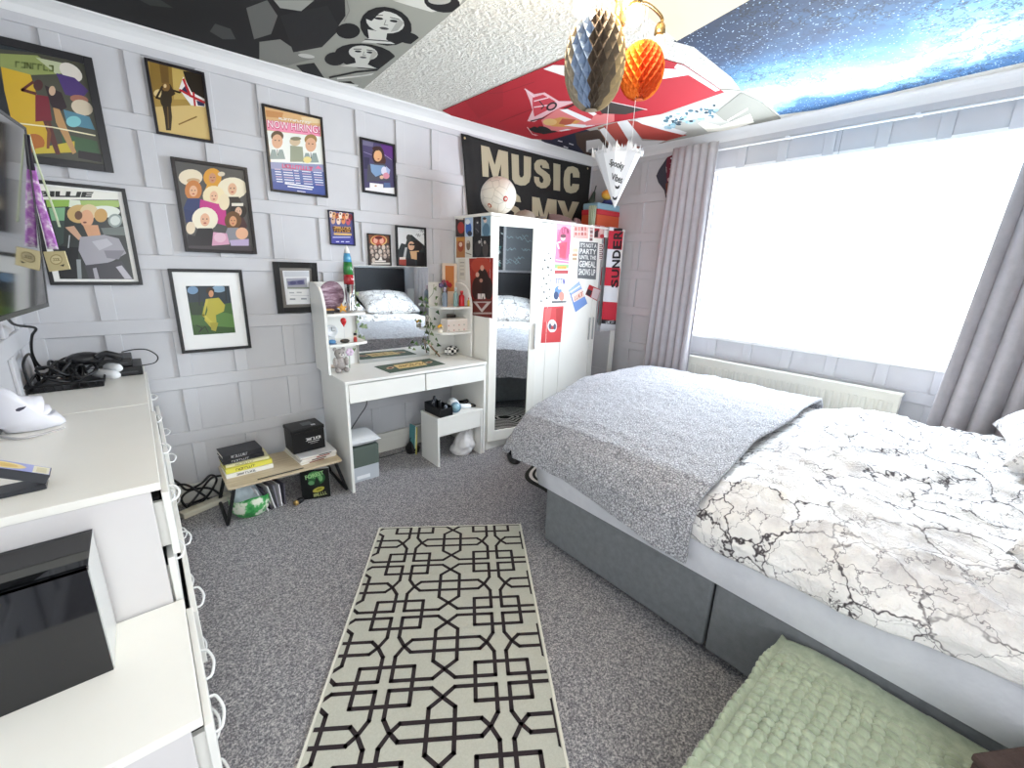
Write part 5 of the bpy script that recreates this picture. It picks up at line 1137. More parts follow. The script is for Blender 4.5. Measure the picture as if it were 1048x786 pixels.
mb = MB(); mp3 = Plane(mpl.w(0, 0, .0045), mpl.ux, mpl.uy)
art(mb, mp3, fmm, [('e', '#a8976a', 218, 545, 24, 20), ('e', '#d6c99e', 218, 545, 20, 16), *marks('#8f7f55', (204, 550), (234, 548), 8, 4, 11), ('p', '#3a3428', [(232, 568), (250, 562), (246, 572)])], h0=.0004); mb.build('engraving', md_)
# ================================================================ PICTURES on the panelled wall
YP = D-.0135
def framed(name, x0, x1, z0, z1, fw, fcol, shapes, crop, label, mount=None, mcol='#f1f0ec', base='#777777', cat='framed picture', depth=.014, gl=True):
    f = thing(name, ((x0+x1)/2, YP-depth/2, z0), label, cat, 'framed pictures on the panelled wall')
    y1, y0 = YP, YP-depth; fm_ = M(fcol, .35)
    MB().box(x0, x0+fw, y0, y1, z0, z1, fm_).box(x1-fw, x1, y0, y1, z0, z1, fm_).box(x0+fw, x1-fw, y0, y1, z0, z0+fw, fm_).box(x0+fw, x1-fw, y0, y1, z1-fw, z1, fm_).build('frame', f, bevel=.0015)
    MB().box(x0+fw, x1-fw, y1-.004, y1, z0+fw, z1-fw, M(mcol if mount else base, .5)).build('backing', f)
    a0, a1, b0, b1 = x0+fw, x1-fw, z0+fw, z1-fw
    if mount: a0, a1, b0, b1 = mount
    pl_ = Plane((0, y1-.0042, 0), (1, 0, 0), (0, 0, 1)); fn_ = pl_.tr(*crop); mb = MB()
    mb.add([pl_.w(a0, b0, .0003), pl_.w(a1, b0, .0003), pl_.w(a1, b1, .0003), pl_.w(a0, b1, .0003)], [(0, 1, 2, 3)], M(base, .3))
    art(mb, pl_, fn_, shapes, box=(a0, a1, b0, b1), h0=.0005, dh=.00004, r=.3); mb.build('print', f)
    return f
# A large poster at the far left
KA = (0, 30, 5.24)
framed('framed_poster', -.365, .004, 1.789, 2.261, .031, '#262528', [
    ('p', '#2c3338', [(-400, 0), (300, 60), (300, 140), (-400, 60)]), ('p', '#d0a92c', [(0, 170), (160, 230), (260, 560), (250, 660), (60, 660), (20, 300)]), ('p', '#8f9a5a', [(0, 130), (200, 140), (330, 240), (170, 245), (0, 200)]), ('p', '#b9bf9a', [(190, 150), (330, 180), (420, 220), (300, 240)]), ('e', '#d9d2c6', 380, 230, 70, 40, 35), ('p', '#4a3470', [(300, 235), (400, 260), (475, 330), (440, 370), (350, 350)]), ('e', '#a16a58', 425, 375, 50, 22, 10), ('e', '#cdbfa6', 440, 420, 60, 40, 20), ('p', '#4f7f92', [(340, 430), (480, 470), (510, 540), (360, 510)]), ('e', '#7fc0c4', 395, 495, 40, 30), ('p', '#3d5b3c', [(330, 560), (520, 600), (540, 680), (340, 650)]), ('e', '#b2692a', 180, 610, 60, 50), ('p', '#c8b23a', [(190, 640), (400, 600), (400, 660), (190, 668)]),
    ('e', '#4b2a2a', 205, 300, 26, 30), ('l', '#5e2c26', 16, [(190, 345), (120, 325), (175, 285)]), ('p', '#7a2230', [(190, 350), (260, 360), (280, 490), (190, 495)]), ('p', '#2e2026', [(240, 300), (330, 340), (360, 420), (300, 450), (270, 400)]), ('e', '#c9a98c', 280, 330, 18, 26), ('p', '#b98f5e', [(285, 420), (320, 430), (410, 660), (390, 670), (300, 500)]), ('p', '#5c2f2a', [(230, 490), (270, 490), (325, 670), (300, 672)]), ('p', '#7d4a2c', [(255, 500), (275, 560), (265, 640), (250, 640)]), ('l', '#efe6c0', 7, [(60, 500), (280, 525), (510, 570)]), ('p', '#241c20', [(420, 650), (545, 670), (545, 715), (420, 690)]), ('p', '#23272c', [(0, 230), (60, 480), (0, 470)]), *marks('#6b7740', (80, 200), (290, 225), 26, 7, 6)],
    KA, 'large dark framed poster of two dancers on yellow, high at the far left', base='#4a4a3e')
# B
KB = (0, 0, 3.93)
framed('framed_photo', .191, .427, 1.994, 2.318, .012, '#17121a', [
    ('r', '#a98a44', 590, 240, 850, 570), ('p', '#8a6d30', [(600, 240), (820, 290), (830, 380), (610, 390)]), ('p', '#c1a55c', [(690, 260), (750, 275), (750, 400), (700, 400)]), ('p', '#d2b676', [(620, 430), (850, 420), (850, 560), (630, 540)]), ('e', '#e0c98f', 640, 375, 22, 16), ('p', '#6d5226', [(640, 250), (676, 258), (680, 340), (650, 335)]), ('p', '#33240f', [(652, 340), (684, 338), (706, 378), (690, 388), (688, 430), (692, 470), (688, 525), (668, 524), (662, 470), (652, 420), (648, 385)]), ('e', '#7d5c30', 668, 350, 16, 18), ('e', '#d9c08b', 664, 346, 6, 8), ('e', '#2e2413', 668, 400, 24, 34), ('l', '#6b5128', 4, [(674, 430), (678, 515)]), ('p', '#241b10', [(735, 285), (825, 300), (835, 400), (770, 390)]), ('l', '#33240f', 9, [(652, 350), (630, 392), (650, 400)]), ('l', '#2b1e0d', 8, [(690, 362), (722, 372), (740, 360)]), ('l', '#8a6a34', 6, [(720, 500), (790, 470)]),
    ('p', '#e9e6e2', [(737, 308), (770, 370), (822, 398), (826, 430), (768, 424), (720, 358)]), ('p', '#2b2a4c', [(745, 345), (762, 372), (752, 378), (730, 362)]), ('p', '#2b2a4c', [(790, 404), (822, 414), (822, 428), (796, 424)]), ('l', '#b9242d', 9, [(738, 320), (765, 385), (822, 412)]), ('l', '#b9242d', 8, [(724, 362), (790, 398)]), ('l', '#b9242d', 8, [(778, 374), (784, 424)])],
    KB, 'sepia framed photo of a figure holding a Union flag', base='#a98a44')
# C
KC = (165, 155, 7.15)
heads = []
def person(x, y, r, hair, skin, top, hw=1.5, th=1.6):
    return [('e', hair, x, y-r*.1, r*hw, r*1.55), ('e', skin, x, y, r*.62, r*.85), ('p', top, [(x-r*1.5, y+r*2.6), (x-r*.9, y+r*1.1), (x+r*.9, y+r*1.1), (x+r*1.6, y+r*2.6), (x+r*1.2, y+r*3.6), (x-r*1.3, y+r*3.6)]), ('e', '#a8433f', x, y+r*.42, r*.2, r*.09), ('e', '#3b2a26', x-r*.25, y-r*.1, r*.1, r*.08), ('e', '#3b2a26', x+r*.25, y-r*.1, r*.1, r*.08)]
sh = [('r', '#52504e', 90, 70, 660, 760)]
sh += [('e', '#e6d7bb', 215, 190, 88, 60), ('e', '#c7a47c', 235, 215, 50, 20)] + person(375, 195, 44, '#d99a35', '#c98e6a', '#d9a03a')
sh += [('e', '#d9ccb4', 440, 165, 26, 17)] + person(520, 275, 52, '#e8ddc2', '#dcae8c', '#3c3430', 2.1) + person(235, 290, 48, '#c87f43', '#e0b08b', '#2f3a66', 1.3)
sh += person(385, 330, 48, '#ead9b0', '#e3b594', '#c2307f', 1.7) + [('p', '#c23a86', [(285, 350), (470, 400), (480, 545), (380, 520), (280, 430)]), ('e', '#e7d6b4', 460, 370, 40, 60)]
sh += [('p', '#29335e', [(165, 420), (250, 440), (250, 520), (180, 520)])] + person(565, 440, 40, '#2c2624', '#d9b296', '#4a3030') + [('r', '#e3dccd', 515, 378, 600, 400)]
sh += person(525, 510, 44, '#6a4a2c', '#d49a70', '#8a8a90', 1.4) + person(320, 500, 56, '#efe6cd', '#e2b190', '#2a2627', 1.7) + [('e', '#e6d3b6', 215, 560, 34, 46), ('p', '#2c2628', [(190, 610), (370, 640), (370, 720), (200, 720)]), ('p', '#d49db5', [(380, 590), (480, 600), (500, 680), (370, 690)]), ('e', '#e0b9c8', 430, 630, 44, 36), ('e', '#e3b08e', 590, 600, 46, 44), ('p', '#b9a7c6', [(500, 650), (640, 640), (640, 690), (510, 690)]), ('r', '#4a4244', 200, 690, 660, 740)]
framed('framed_poster', .231, .569, 1.439, 1.899, .0165, '#1f181a', sh, KC, 'framed poster of a crowd of glamorous figures in wigs, pink dress in the middle', base='#52504e')
# D
KD = (30, 180, 6.55)
framed('framed_poster', -.299, .033, 1.266, 1.723, .0155, '#121114', [
    ('r', '#e8e6dc', -300, 50, 800, 160), ('t', '#1c1d18', 'BILLIE', [(60, 140), (415, 145), (432, 108), (55, 100)], .06), ('r', '#2f3230', -300, 160, 800, 720), ('p', '#8fb54f', [(110, 160), (275, 160), (270, 205), (120, 210)]), ('p', '#a5bd6a', [(340, 165), (610, 165), (600, 210), (350, 205)]), ('p', '#dfe5d0', [(270, 160), (340, 165), (350, 210), (265, 210)]), ('p', '#7fae84', [(130, 215), (240, 212), (235, 300), (150, 300)]), ('e', '#dfe3d8', 500, 240, 110, 40), ('e', '#8f9a94', 575, 300, 48, 46), ('e', '#d0d6d0', 575, 300, 34, 32), ('p', '#69706c', [(480, 350), (650, 340), (660, 400), (500, 395)]), ('p', '#3c4a44', [(150, 300), (235, 300), (230, 450), (200, 470)]),
    ('e', '#c9a86a', 335, 255, 82, 62), ('e', '#d8c295', 400, 240, 60, 50), ('e', '#c59a58', 480, 265, 44, 46), ('e', '#d9a27c', 385, 285, 46, 58), ('p', '#d09a74', [(360, 330), (460, 330), (480, 400), (400, 420)]), ('e', '#6a4a34', 330, 265, 26, 30), ('p', '#caa184', [(240, 345), (300, 335), (360, 420), (330, 430)]), ('e', '#7a3f33', 372, 312, 13, 6),
    ('p', '#a09da4', [(340, 410), (500, 395), (600, 420), (650, 520), (560, 570), (470, 600), (380, 600), (330, 500)]), ('p', '#b9b7bd', [(420, 440), (520, 420), (560, 460), (470, 500)]), ('p', '#7f7c84', [(500, 500), (640, 500), (600, 560), (520, 550)]), ('p', '#3c3a40', [(370, 600), (620, 570), (690, 690), (400, 690)]), ('p', '#b7b3ba', [(580, 610), (620, 600), (690, 690), (640, 690)]), ('p', '#a5a1a8', [(425, 620), (450, 615), (470, 690), (440, 690)]), ('p', '#17181a', [(200, 470), (330, 480), (320, 690), (200, 690)]), ('l', '#b3b7b8', 8, [(270, 400), (262, 480)]), ('p', '#8f9596', [(315, 560), (345, 560), (352, 690), (325, 690)])],
    KD, 'framed magazine cover of a fair haired person in a grey shirt, behind the hanging medal', mount=(-.263, .001, 1.294, 1.70), base='#e8e6dc')
# E
KE = (0, 180, 3.93)
framed('framed_photo', .143, .480, .895, 1.35, .016, '#141315', [
    ('r', '#43652c', 745, 430, 960, 660), ('p', '#28323a', [(740, 430), (930, 430), (935, 510), (860, 520), (750, 530)]), ('e', '#6f8fae', 775, 460, 22, 16), ('e', '#86a2b8', 880, 455, 28, 14), ('p', '#2a3b22', [(755, 510), (820, 505), (810, 560), (770, 560)]), ('e', '#587f3a', 900, 590, 60, 40), ('p', '#33521f', [(770, 600), (950, 610), (950, 655), (780, 655)]), ('l', '#1f2426', 5, [(800, 440), (802, 520)]), ('l', '#1f2426', 5, [(905, 440), (910, 500)]), ('e', '#3a2c22', 845, 462, 17, 14), ('e', '#c98e66', 849, 474, 10, 14), ('p', '#b7ab3c', [(828, 495), (880, 490), (905, 520), (900, 545), (868, 560), (872, 600), (850, 612), (822, 580), (835, 540)]), ('l', '#c4b848', 10, [(832, 500), (818, 560), (850, 590)]), ('p', '#a59a34', [(845, 590), (878, 590), (868, 625), (850, 620)]), ('l', '#222018', 3, [(790, 600), (812, 612), (800, 630), (825, 605), (838, 630)])],
    KE, 'black framed photo of a person in a yellow outfit with a wide white mount', mount=(.209, .409, .992, 1.26), mcol='#f0f0ee', base='#43652c')
# F
KF = (262, 100, 7.15)
sh = [('r', '#dcb27f', 40, 50, 500, 260), ('p', '#c98f5a', [(70, 90), (200, 110), (190, 150), (75, 140)]), ('p', '#e8cfa4', [(330, 140), (470, 150), (470, 190), (340, 180)]), *marks('#f4efe6', (165, 156), (405, 192), 12, 14, 7), ('p', '#eb8fae', [(75, 165), (470, 215), (472, 285), (82, 235)]), ('t', '#b8265a', 'NOW HIRING!', [(86, 222), (468, 268), (466, 205), (80, 158)], .05), ('t', '#f8e9ee', 'NOW HIRING!', [(88, 216), (466, 262), (464, 208), (84, 162)], .0),
      ('p', '#e9ece6', [(80, 240), (480, 285), (492, 490), (110, 480)])]
for x, y, hair in ((155, 320, '#5a4630'), (400, 345, '#9a7a48')):
    sh += [('e', hair, x, y-38, 46, 40), ('e', '#d9a888', x, y, 40, 52), ('e', '#3d2c24', x-14, y-8, 6, 4), ('e', '#3d2c24', x+14, y-6, 6, 4), ('p', '#8a9a98', [(x-60, y+130), (x-40, y+60), (x+40, y+60), (x+60, y+130)]), ('p', '#f1f1ee', [(x-14, y+56), (x+14, y+56), (x, y+110)]), ('l', '#2d3a3a', 6, [(x, y+60), (x+2, y+100)])]
sh += [('e', '#c9b496', 285, 320, 40, 34), ('e', '#7d7a62', 290, 300, 40, 14), ('p', '#8e9682', [(250, 350), (340, 360), (350, 470), (250, 470)]), ('e', '#e2d18a', 375, 455, 30, 24), ('p', '#8d93b8', [(100, 470), (495, 490), (500, 545), (108, 530)]), ('p', '#5467a2', [(106, 520), (505, 545), (515, 730), (118, 690)]), ('p', '#3d529a', [(112, 610), (510, 640), (520, 735), (120, 700)]), *marks('#d7608c', (190, 510), (420, 535), 24, 12, 8, 8), ('p', '#e06f96', [(430, 520), (455, 498), (480, 525), (455, 520)])]
for i in range(6):
    y = 520+18*i
    for x0_, w_ in ((135, 45), (195, 70), (275, 35), (335, 65), (418, 62)): sh.append(('p', '#e9ecf4' if (i+x0_) % 3 else '#c9b0c8', [(x0_+i*3, y+(x0_-135)*.08), (x0_+w_+i*3, y+(x0_+w_-135)*.08), (x0_+w_+i*3, y+6+(x0_+w_-135)*.08), (x0_+i*3, y+6+(x0_-135)*.08)]))
sh += [('p', '#f0f2f8', [(210, 622), (420, 652), (420, 662), (210, 632)]), ('p', '#f0f2f8', [(230, 645), (410, 668), (410, 676), (230, 653)]), ('p', '#e2e6f2', [(300, 680), (360, 688), (360, 694), (300, 686)])]
framed('framed_poster', .677, .998, 1.793, 2.239, .0125, '#131216', sh, KF, 'framed pink and blue tour poster reading NOW HIRING with three cartoon faces', base='#dcb27f')
# G
KG = (360, 130, 9.82)
framed('framed_photo', 1.2205, 1.460, 1.855, 2.179, .014, '#131218', [
    ('r', '#4b4368', 100, 120, 450, 700), ('p', '#5d2f7c', [(280, 150), (430, 180), (430, 330), (330, 280)]), ('p', '#6f6a86', [(110, 130), (220, 150), (210, 200), (110, 180)]), ('l', '#8d86a8', 6, [(120, 250), (200, 280)]), ('l', '#b59ac6', 4, [(330, 280), (400, 330)]), ('p', '#353150', [(120, 300), (180, 310), (170, 420), (125, 420)]), ('e', '#3a2422', 265, 285, 62, 92), ('e', '#4a2d26', 310, 340, 32, 50), ('e', '#dfaa7c', 262, 290, 42, 58), ('e', '#3a2420', 250, 215, 44, 22), ('e', '#9b3f3a', 268, 322, 10, 5), ('p', '#4d4d58', [(160, 380), (220, 365), (330, 370), (385, 430), (380, 540), (150, 550)]), ('p', '#7f9cc0', [(185, 370), (230, 380), (330, 390), (310, 470), (240, 500), (195, 450)]), ('e', '#d9d6e6', 325, 440, 30, 42), ('e', '#d98fa0', 345, 490, 34, 32), ('e', '#e2b896', 300, 505, 20, 18), ('p', '#a8b4d6', [(340, 390), (385, 430), (375, 480), (350, 450)]), ('p', '#5a6f9a', [(320, 560), (385, 560), (390, 640), (330, 630)]), ('p', '#f1f0f0', [(180, 560), (315, 575), (315, 645), (180, 640)]), ('r', '#f1f0f0', 135, 610, 432, 680), ('e', '#c99a7a', 240, 592, 12, 8)],
    KG, 'framed photo of a dark haired person in grey against purple', base='#4b4368')
# H I J
KH = (330, 205, 9.113)
sh = [('r', '#5a5b8e', 50, 100, 310, 425)]
for i, (x, y, c) in enumerate(((80, 130, '#e6d2c4'), (110, 140, '#d9a46e'), (140, 150, '#b4562e'), (170, 140, '#efe0d0'), (200, 150, '#c9683e'), (230, 150, '#e0b48e'), (260, 160, '#8a3540'), (100, 190, '#cfa88c'), (150, 195, '#e5c9b4'), (195, 190, '#d98a54'), (240, 200, '#c45868'))): sh += [('e', c, x, y, 20, 32), ('e', '#5a3a34', x-4, y-12, 8, 8)]
sh += [('p', '#5a3d2a', [(90, 245), (260, 255), (270, 300), (100, 290)]), *marks('#d9a85a', (105, 262), (262, 272), 20, 8, 9), *marks('#c98f40', (110, 295), (255, 300), 20, 8, 10), ('p', '#e3bd6a', [(105, 305), (270, 312), (270, 328), (108, 322)]), ('r', '#47499a', 70, 335, 310, 425), ('r', '#c4c4e4', 95, 340, 260, 350), ('r', '#e2e2f0', 125, 382, 155, 390), ('r', '#e2e2f0', 172, 382, 200, 390), ('r', '#e2e2f0', 215, 384, 250, 391)]
framed('framed_poster', .990, 1.152, 1.516, 1.725, .0075, '#17162a', sh, KH, 'small framed show poster with a blue base above the rocket lamp', base='#5a5b8e')
sh = [('r', '#4a3d38', 415, 310, 645, 640), ('r', '#7a4a34', 430, 320, 625, 400), ('e', '#d9b06a', 525, 375, 78, 52), ('e', '#b5523c', 525, 372, 66, 44), ('e', '#e2a890', 495, 375, 20, 28), ('e', '#e2a890', 552, 378, 20, 28), ('e', '#5e241e', 524, 350, 34, 14), ('e', '#7a2a22', 525, 420, 30, 10)]
for i in range(16):
    x, y = 455+(i % 5)*38+(i//5)*7, 440+(i//5)*40; sh += [('e', ('#8d7d74', '#b3a499', '#6f625c', '#c9bdb2')[i % 4], x, y, 17, 24), ('e', '#d9c3b2', x, y-8, 7, 9)]
sh += [('p', '#e9e4dc', [(520, 560), (545, 520), (560, 560)]), ('r', '#e6e1da', 490, 562, 590, 576), ('r', '#dad4cc', 455, 582, 630, 598)]
framed('framed_poster', 1.236, 1.402, 1.375, 1.603, .0085, '#16120f', sh, KH, 'small dark framed poster with a big red face, standing behind the desk mirror', base='#4a3d38')
sh = [('r', '#dfe3e4', 690, 250, 965, 640), ('p', '#2b3233', [(705, 470), (735, 400), (775, 410), (800, 330), (830, 320), (960, 430), (965, 640), (705, 640)]), ('e', '#43453f', 805, 350, 24, 32), ('p', '#3a3c3a', [(800, 380), (860, 370), (945, 450), (940, 480), (860, 430)]), ('e', '#2a1f1c', 870, 430, 60, 55), ('e', '#dcb394', 828, 425, 30, 42), ('e', '#1b1718', 825, 412, 18, 8), ('e', '#1b1718', 850, 414, 14, 8), ('p', '#d8b184', [(815, 475), (900, 470), (890, 555), (830, 550)]), ('p', '#1c1a1b', [(880, 480), (950, 490), (960, 640), (880, 620)]), ('p', '#242022', [(790, 540), (860, 550), (870, 640), (780, 610)]), ('p', '#b9bcbc', [(750, 540), (770, 440), (790, 440), (775, 545)]), ('p', '#a54334', [(715, 540), (780, 545), (780, 610), (715, 600)]), ('r', '#e6dfd6', 718, 530, 775, 552)]
rnd = random.Random(2)
for k in range(5): 
    x = 870+k*15; y = 300+rnd.uniform(-15, 30); sh.append(('l', '#3a3f44', 3, [(x, y), (x+12, y-15), (x+20, y+12), (x+30, y-8)]))
framed('framed_photo', 1.443, 1.682, 1.345, 1.671, .0135, '#141113', sh, KH, 'framed signed photo of a person in sunglasses, right above the desk mirror', base='#dfe3e4')
# K
KK = (240, 250, 7.862)
framed('framed_picture', .644, .896, 1.094, 1.401, .034, '#151414', [
    ('r', '#77736e', 340, 180, 640, 520), ('r', '#8e8a84', 350, 190, 630, 210), ('p', '#e9eaec', [(385, 212), (600, 212), (610, 480), (420, 485)]), ('p', '#cfd2d8', [(395, 220), (598, 220), (599, 262), (402, 262)]), ('p', '#a9aab6', [(415, 275), (580, 270), (585, 350), (425, 355)]), ('p', '#6f6f92', [(425, 300), (560, 285), (565, 325), (435, 330)]), ('e', '#55557c', 470, 310, 26, 16), ('e', '#55557c', 530, 305, 26, 16), ('r', '#8f958a', 425, 345, 600, 358), ('r', '#f1f2f3', 430, 365, 605, 480), ('r', '#b9bcc2', 440, 385, 480, 395), ('r', '#b9bcc2', 500, 383, 540, 393), ('r', '#9fa3ab', 445, 435, 490, 448), ('r', '#9fa3ab', 535, 432, 580, 445), ('r', '#c9ccd2', 450, 410, 600, 414)],
    KK, 'thick black frame holding a small white calendar sheet, left of the desk tower', base='#77736e')
# MUSIC banner hanging on the wall over the wardrobe
KM = (470, 130, 6.165); YBn = D-.02
bp_ = Plane((0, YBn, 0), (1, 0, 0), (0, 0, 1)); fb_ = bp_.tr(*KM)
q = [fb_(*p) for p in ((10, 40), (835, 250), (790, 700), (60, 640))]
def bn(u, v):
    x = (q[0][0]*(1-u)+q[1][0]*u)*(1-v)+(q[3][0]*(1-u)+q[2][0]*u)*v; z = (q[0][1]*(1-u)+q[1][1]*u)*(1-v)+(q[3][1]*(1-u)+q[2][1]*u)*v
    return bp_.w(x, z-.012*math.sin(PI*u)*(1-v), .002+.003*math.sin(u*17+v*3)*(1-v)+(.008*math.exp(-((u-.04-.05*v)/.02)**2)))
bnr = thing('lettered_banner', bp_.w((q[0][0]+q[1][0])/2, q[0][1]), 'black cloth banner with big cream letters hung above the wardrobe', 'banner')
MB().grid(bn, 80, 24, mk_noisy('black_banner_cloth', '#1c1c1c', '#262625', 8, .85)).build('cloth', bnr, solid=.001)
mb = MB(); LC = '#b9b196'
bp2 = Plane((0, YBn-.0065, 0), (1, 0, 0), (0, 0, 1)); fb2 = bp2.tr(*KM)
def letter_polys():
    M_ = [[(135, 115), (188, 128), (222, 240), (245, 143), (305, 158), (310, 347), (262, 334), (262, 235), (238, 330), (212, 322), (182, 210), (184, 316), (145, 312)]]
    U_ = [[(327, 168), (373, 178), (376, 300), (384, 318), (396, 318), (405, 305), (405, 182), (452, 192), (450, 310), (440, 348), (415, 368), (385, 370), (350, 358), (332, 330)]]
    S_ = [[(522, 258), (567, 265), (562, 235), (545, 212), (515, 204), (488, 210), (471, 232), (472, 265), (487, 290), (520, 312), (530, 332), (526, 350), (515, 354), (504, 340), (503, 318), (470, 312), (472, 345), (487, 372), (515, 387), (545, 385), (568, 365), (576, 335), (568, 302), (545, 282), (515, 262), (508, 250), (514, 238), (521, 245)]]
    I_ = [[(592, 228), (636, 238), (634, 404), (592, 398)]]
    C_ = [[(715, 318), (757, 320), (757, 290), (745, 262), (715, 248), (683, 252), (663, 278), (656, 330), (658, 380), (672, 410), (702, 420), (735, 412), (752, 390), (755, 362), (712, 358), (708, 372), (700, 376), (697, 360), (698, 300), (705, 288), (714, 294)]]
    I2 = [[(215, 390), (255, 398), (255, 560), (215, 555)]]
    S2 = [[(340, 470), (388, 475), (380, 440), (355, 418), (320, 412), (285, 425), (272, 455), (280, 490), (320, 520), (345, 540), (340, 570), (290, 560), (290, 580), (390, 590), (395, 545), (370, 510), (330, 490), (320, 475), (328, 460)]]
    M2 = [[(458, 440), (505, 448), (530, 555), (555, 452), (612, 460), (612, 620), (565, 615), (563, 530), (540, 615), (520, 612), (498, 520), (500, 610), (458, 600)]]
    Y2 = [[(617, 462), (663, 468), (686, 540), (712, 470), (755, 475), (708, 580), (705, 640), (662, 635), (662, 575)]]
    return M_+U_+S_+I_+C_+I2+S2+M2+Y2
art(mb, bp2, fb2, [('p', LC, p) for p in letter_polys()], r=.85, h0=.004, dh=.00002); mb.build('lettering', bnr)
mb = MB()
for p in ((32, 70), (808, 262)):
    u, v = fb2(*p); mb.lathe([(.004, 0), (.009, .001), (.009, .002), (.004, .0025)], (0, 0, 0), M('#c9b98a', .3, metal=.6), 14, T=Matrix.Translation(bp2.w(u, v, .004)) @ R(PI/2, 4, 'X'))
mb.build('eyelets', bnr)
MB().box(1.2, 1.2001, 0, .001, 0, .001, BLK) if False else None
# ================================================================ ON TOP OF THE WARDROBE
ZW = WH+.0005
c = ony(510, 203, 2.60); fbR = (ony(524, 203, 2.6).x-c.x)
ball = thing('football', (c.x, 2.60, ZW), 'cream football with red crests on top of the wardrobe', 'football')
FB = NT('panelled_ball'); v_ = FB.coords((1, 1, 1)); vo = FB.n('TexVoronoi'); vo.feature = 'DISTANCE_TO_EDGE'; vo.inputs['Scale'].default_value = 14; FB.l(v_, vo.inputs['Vector']); FB.col(FB.ramp(vo.outputs['Distance'], [(0, '#b9b3a6'), (.04, '#e3ddd0')])); FB.rough(.4)
fbc = Vector((c.x, 2.60, ZW+fbR)); MB().ball(fbc, fbR, FB.m, 32, 20).build('ball', ball)
def patch(px, py, r_, hx):
    d = (Vector(ray(px, py))).normalized(); o = Vector(CAM)-fbc; b = o.dot(d); t_ = -b-math.sqrt(max(0, b*b-(o.dot(o)-fbR**2))); p_ = Vector(CAM)+d*t_; n_ = (p_-fbc).normalized()
    T = Matrix.Translation(p_) @ n_.to_track_quat('Z', 'Y').to_matrix().to_4x4(); return MB().lathe([(.001, -.001), (r_, -.004), (r_*.98, -.0015), (r_*.6, .0008), (.001, .0014)], (0, 0, 0), M(hx, .4), 18, T=T).lathe([(.001, .0012), (r_*.5, .0012), (r_*.3, .0018), (.001, .002)], (0, 0, 0), M('#e8ddd0', .4), 12, T=T)
patch(517.5, 203.5, .019, '#b5433a').build('crest', ball); patch(501, 210.5, .017, '#a5502f').build('crest', ball)
c = ony(543, 219, 2.57); cp_ = thing('baseball_cap', (c.x, 2.58, ZW), 'grey beige baseball cap lying on the wardrobe beside the football', 'cap')
CPM = mk_noisy('beige_cap_cloth', '#8d8478', '#9a9184', 60, .9)
mb = MB(); mb.grid(lambda u, v: Vector((c.x-.01+.085*math.cos(2*PI*u)*math.cos(v*PI/2), 2.62+.085*math.sin(2*PI*u)*math.cos(v*PI/2), ZW+.001+.062*math.sin(v*PI/2))), 28, 10, CPM); mb.build('crown', cp_, solid=.002)
mb = MB(); mb.grid(lambda u, v: Vector((c.x+.03+.10*v*math.cos(-1.35+1.7*u)+.03*math.cos(-1.35+1.7*u), 2.59+.075*math.sin(-1.35+1.7*u)*(1+.3*v), ZW+.007+.012*(1-(2*u-1)**2)+.004*v)), 16, 8, CPM); mb.build('peak', cp_, solid=.003)
MB().ball((c.x-.01, 2.62, ZW+.064), (.006, .006, .003), CPM, 10, 6).build('button', cp_)
def shoe(x, y, rot, hx, label):
    s_ = thing('trainer', (x, y, ZW), label, 'shoe', 'shoes on the wardrobe', rotz=rot); T = WM[s_]
    sole = [(-.11, -.03), (-.06, -.036), (.02, -.034), (.09, -.04), (.13, -.02), (.135, .01), (.11, .035), (.03, .034), (-.06, .035), (-.11, .03), (-.122, 0)]
    MB().prism(sole, .016, M('#cfc8c2', .5), T).build('sole', s_, bevel=.003)
    def up(u, v):
        a = 2*PI*u; px, py = math.cos(a), math.sin(a); h = .05 if px < -.2 else .05-.028*(px+.2)/1.2
        k = 1-.45*v**2; return T @ Vector((-.0+.122*px*(1-.25*v*(px > 0))-.0, .034*py*k, .016+h*v))
    MB().grid(up, 30, 8, M(hx, .7)).build('upper', s_)
    for k in range(4): MB().tube([T @ Vector((.0+.02*k, -.014, .055-.005*k)), T @ Vector((.0+.02*k, .014, .055-.005*k))], .003, M('#d8c9c4', .7), 5).build('lace', s_)
p = ony(575, 221, 2.62); shoe(p.x, 2.62, -.3, '#6b5450', 'brown pink trainer on the wardrobe left of the green tumbler')
p = ony(592, 222, 2.70); shoe(p.x+.02, 2.72, .5, '#8f7370', 'second pinkish trainer behind the first one on the wardrobe')
p = ony(606, 222, 2.6); zt4 = zpx(606, 210.5, 2.6); tm = thing('tumbler', (p.x, 2.6, ZW), 'pale green ribbed tumbler on the wardrobe beside the red cool bag', 'tumbler')
prof = [(.024, 0), (.026, .002), (.031, zt4-ZW), (.029, zt4-ZW), (.024, .006)]
mb = MB().lathe(prof, (p.x, 2.6, ZW), M('#b5c8a8', .2, trans=.3), 20); mb.build('cup', tm)
mb = MB()
for k in range(12): a = 2*PI*k/12; mb.tube([(p.x+.0265*math.cos(a), 2.6+.0265*math.sin(a), ZW+.003), (p.x+.0315*math.cos(a), 2.6+.0315*math.sin(a), zt4-.002)], .0018, M('#d0dcc2', .3), 5)
mb.build('ribs', tm)
x0_, x1_ = ony(611, 220, 2.62).x, ony(637, 222, 2.62).x; cbg = thing('cool_bag', ((x0_+x1_)/2, 2.70, ZW), 'red and orange cool bag with a blue top at the right end of the wardrobe', 'bag')
za, zb_, zc, zd = ZW, zpx(625, 222, 2.62), zpx(625, 216.5, 2.62), zpx(625, 209, 2.62)
MB().box(x0_, x1_, 2.62, 2.80, za+.0005, zb_+.008, M('#cf5a35', .6)).build('body', cbg, bevel=.008); MB().box(x0_-.001, x1_+.001, 2.619, 2.801, zb_+.006, zc+.006, M('#c4323c', .6)).build('red_band', cbg, bevel=.006)
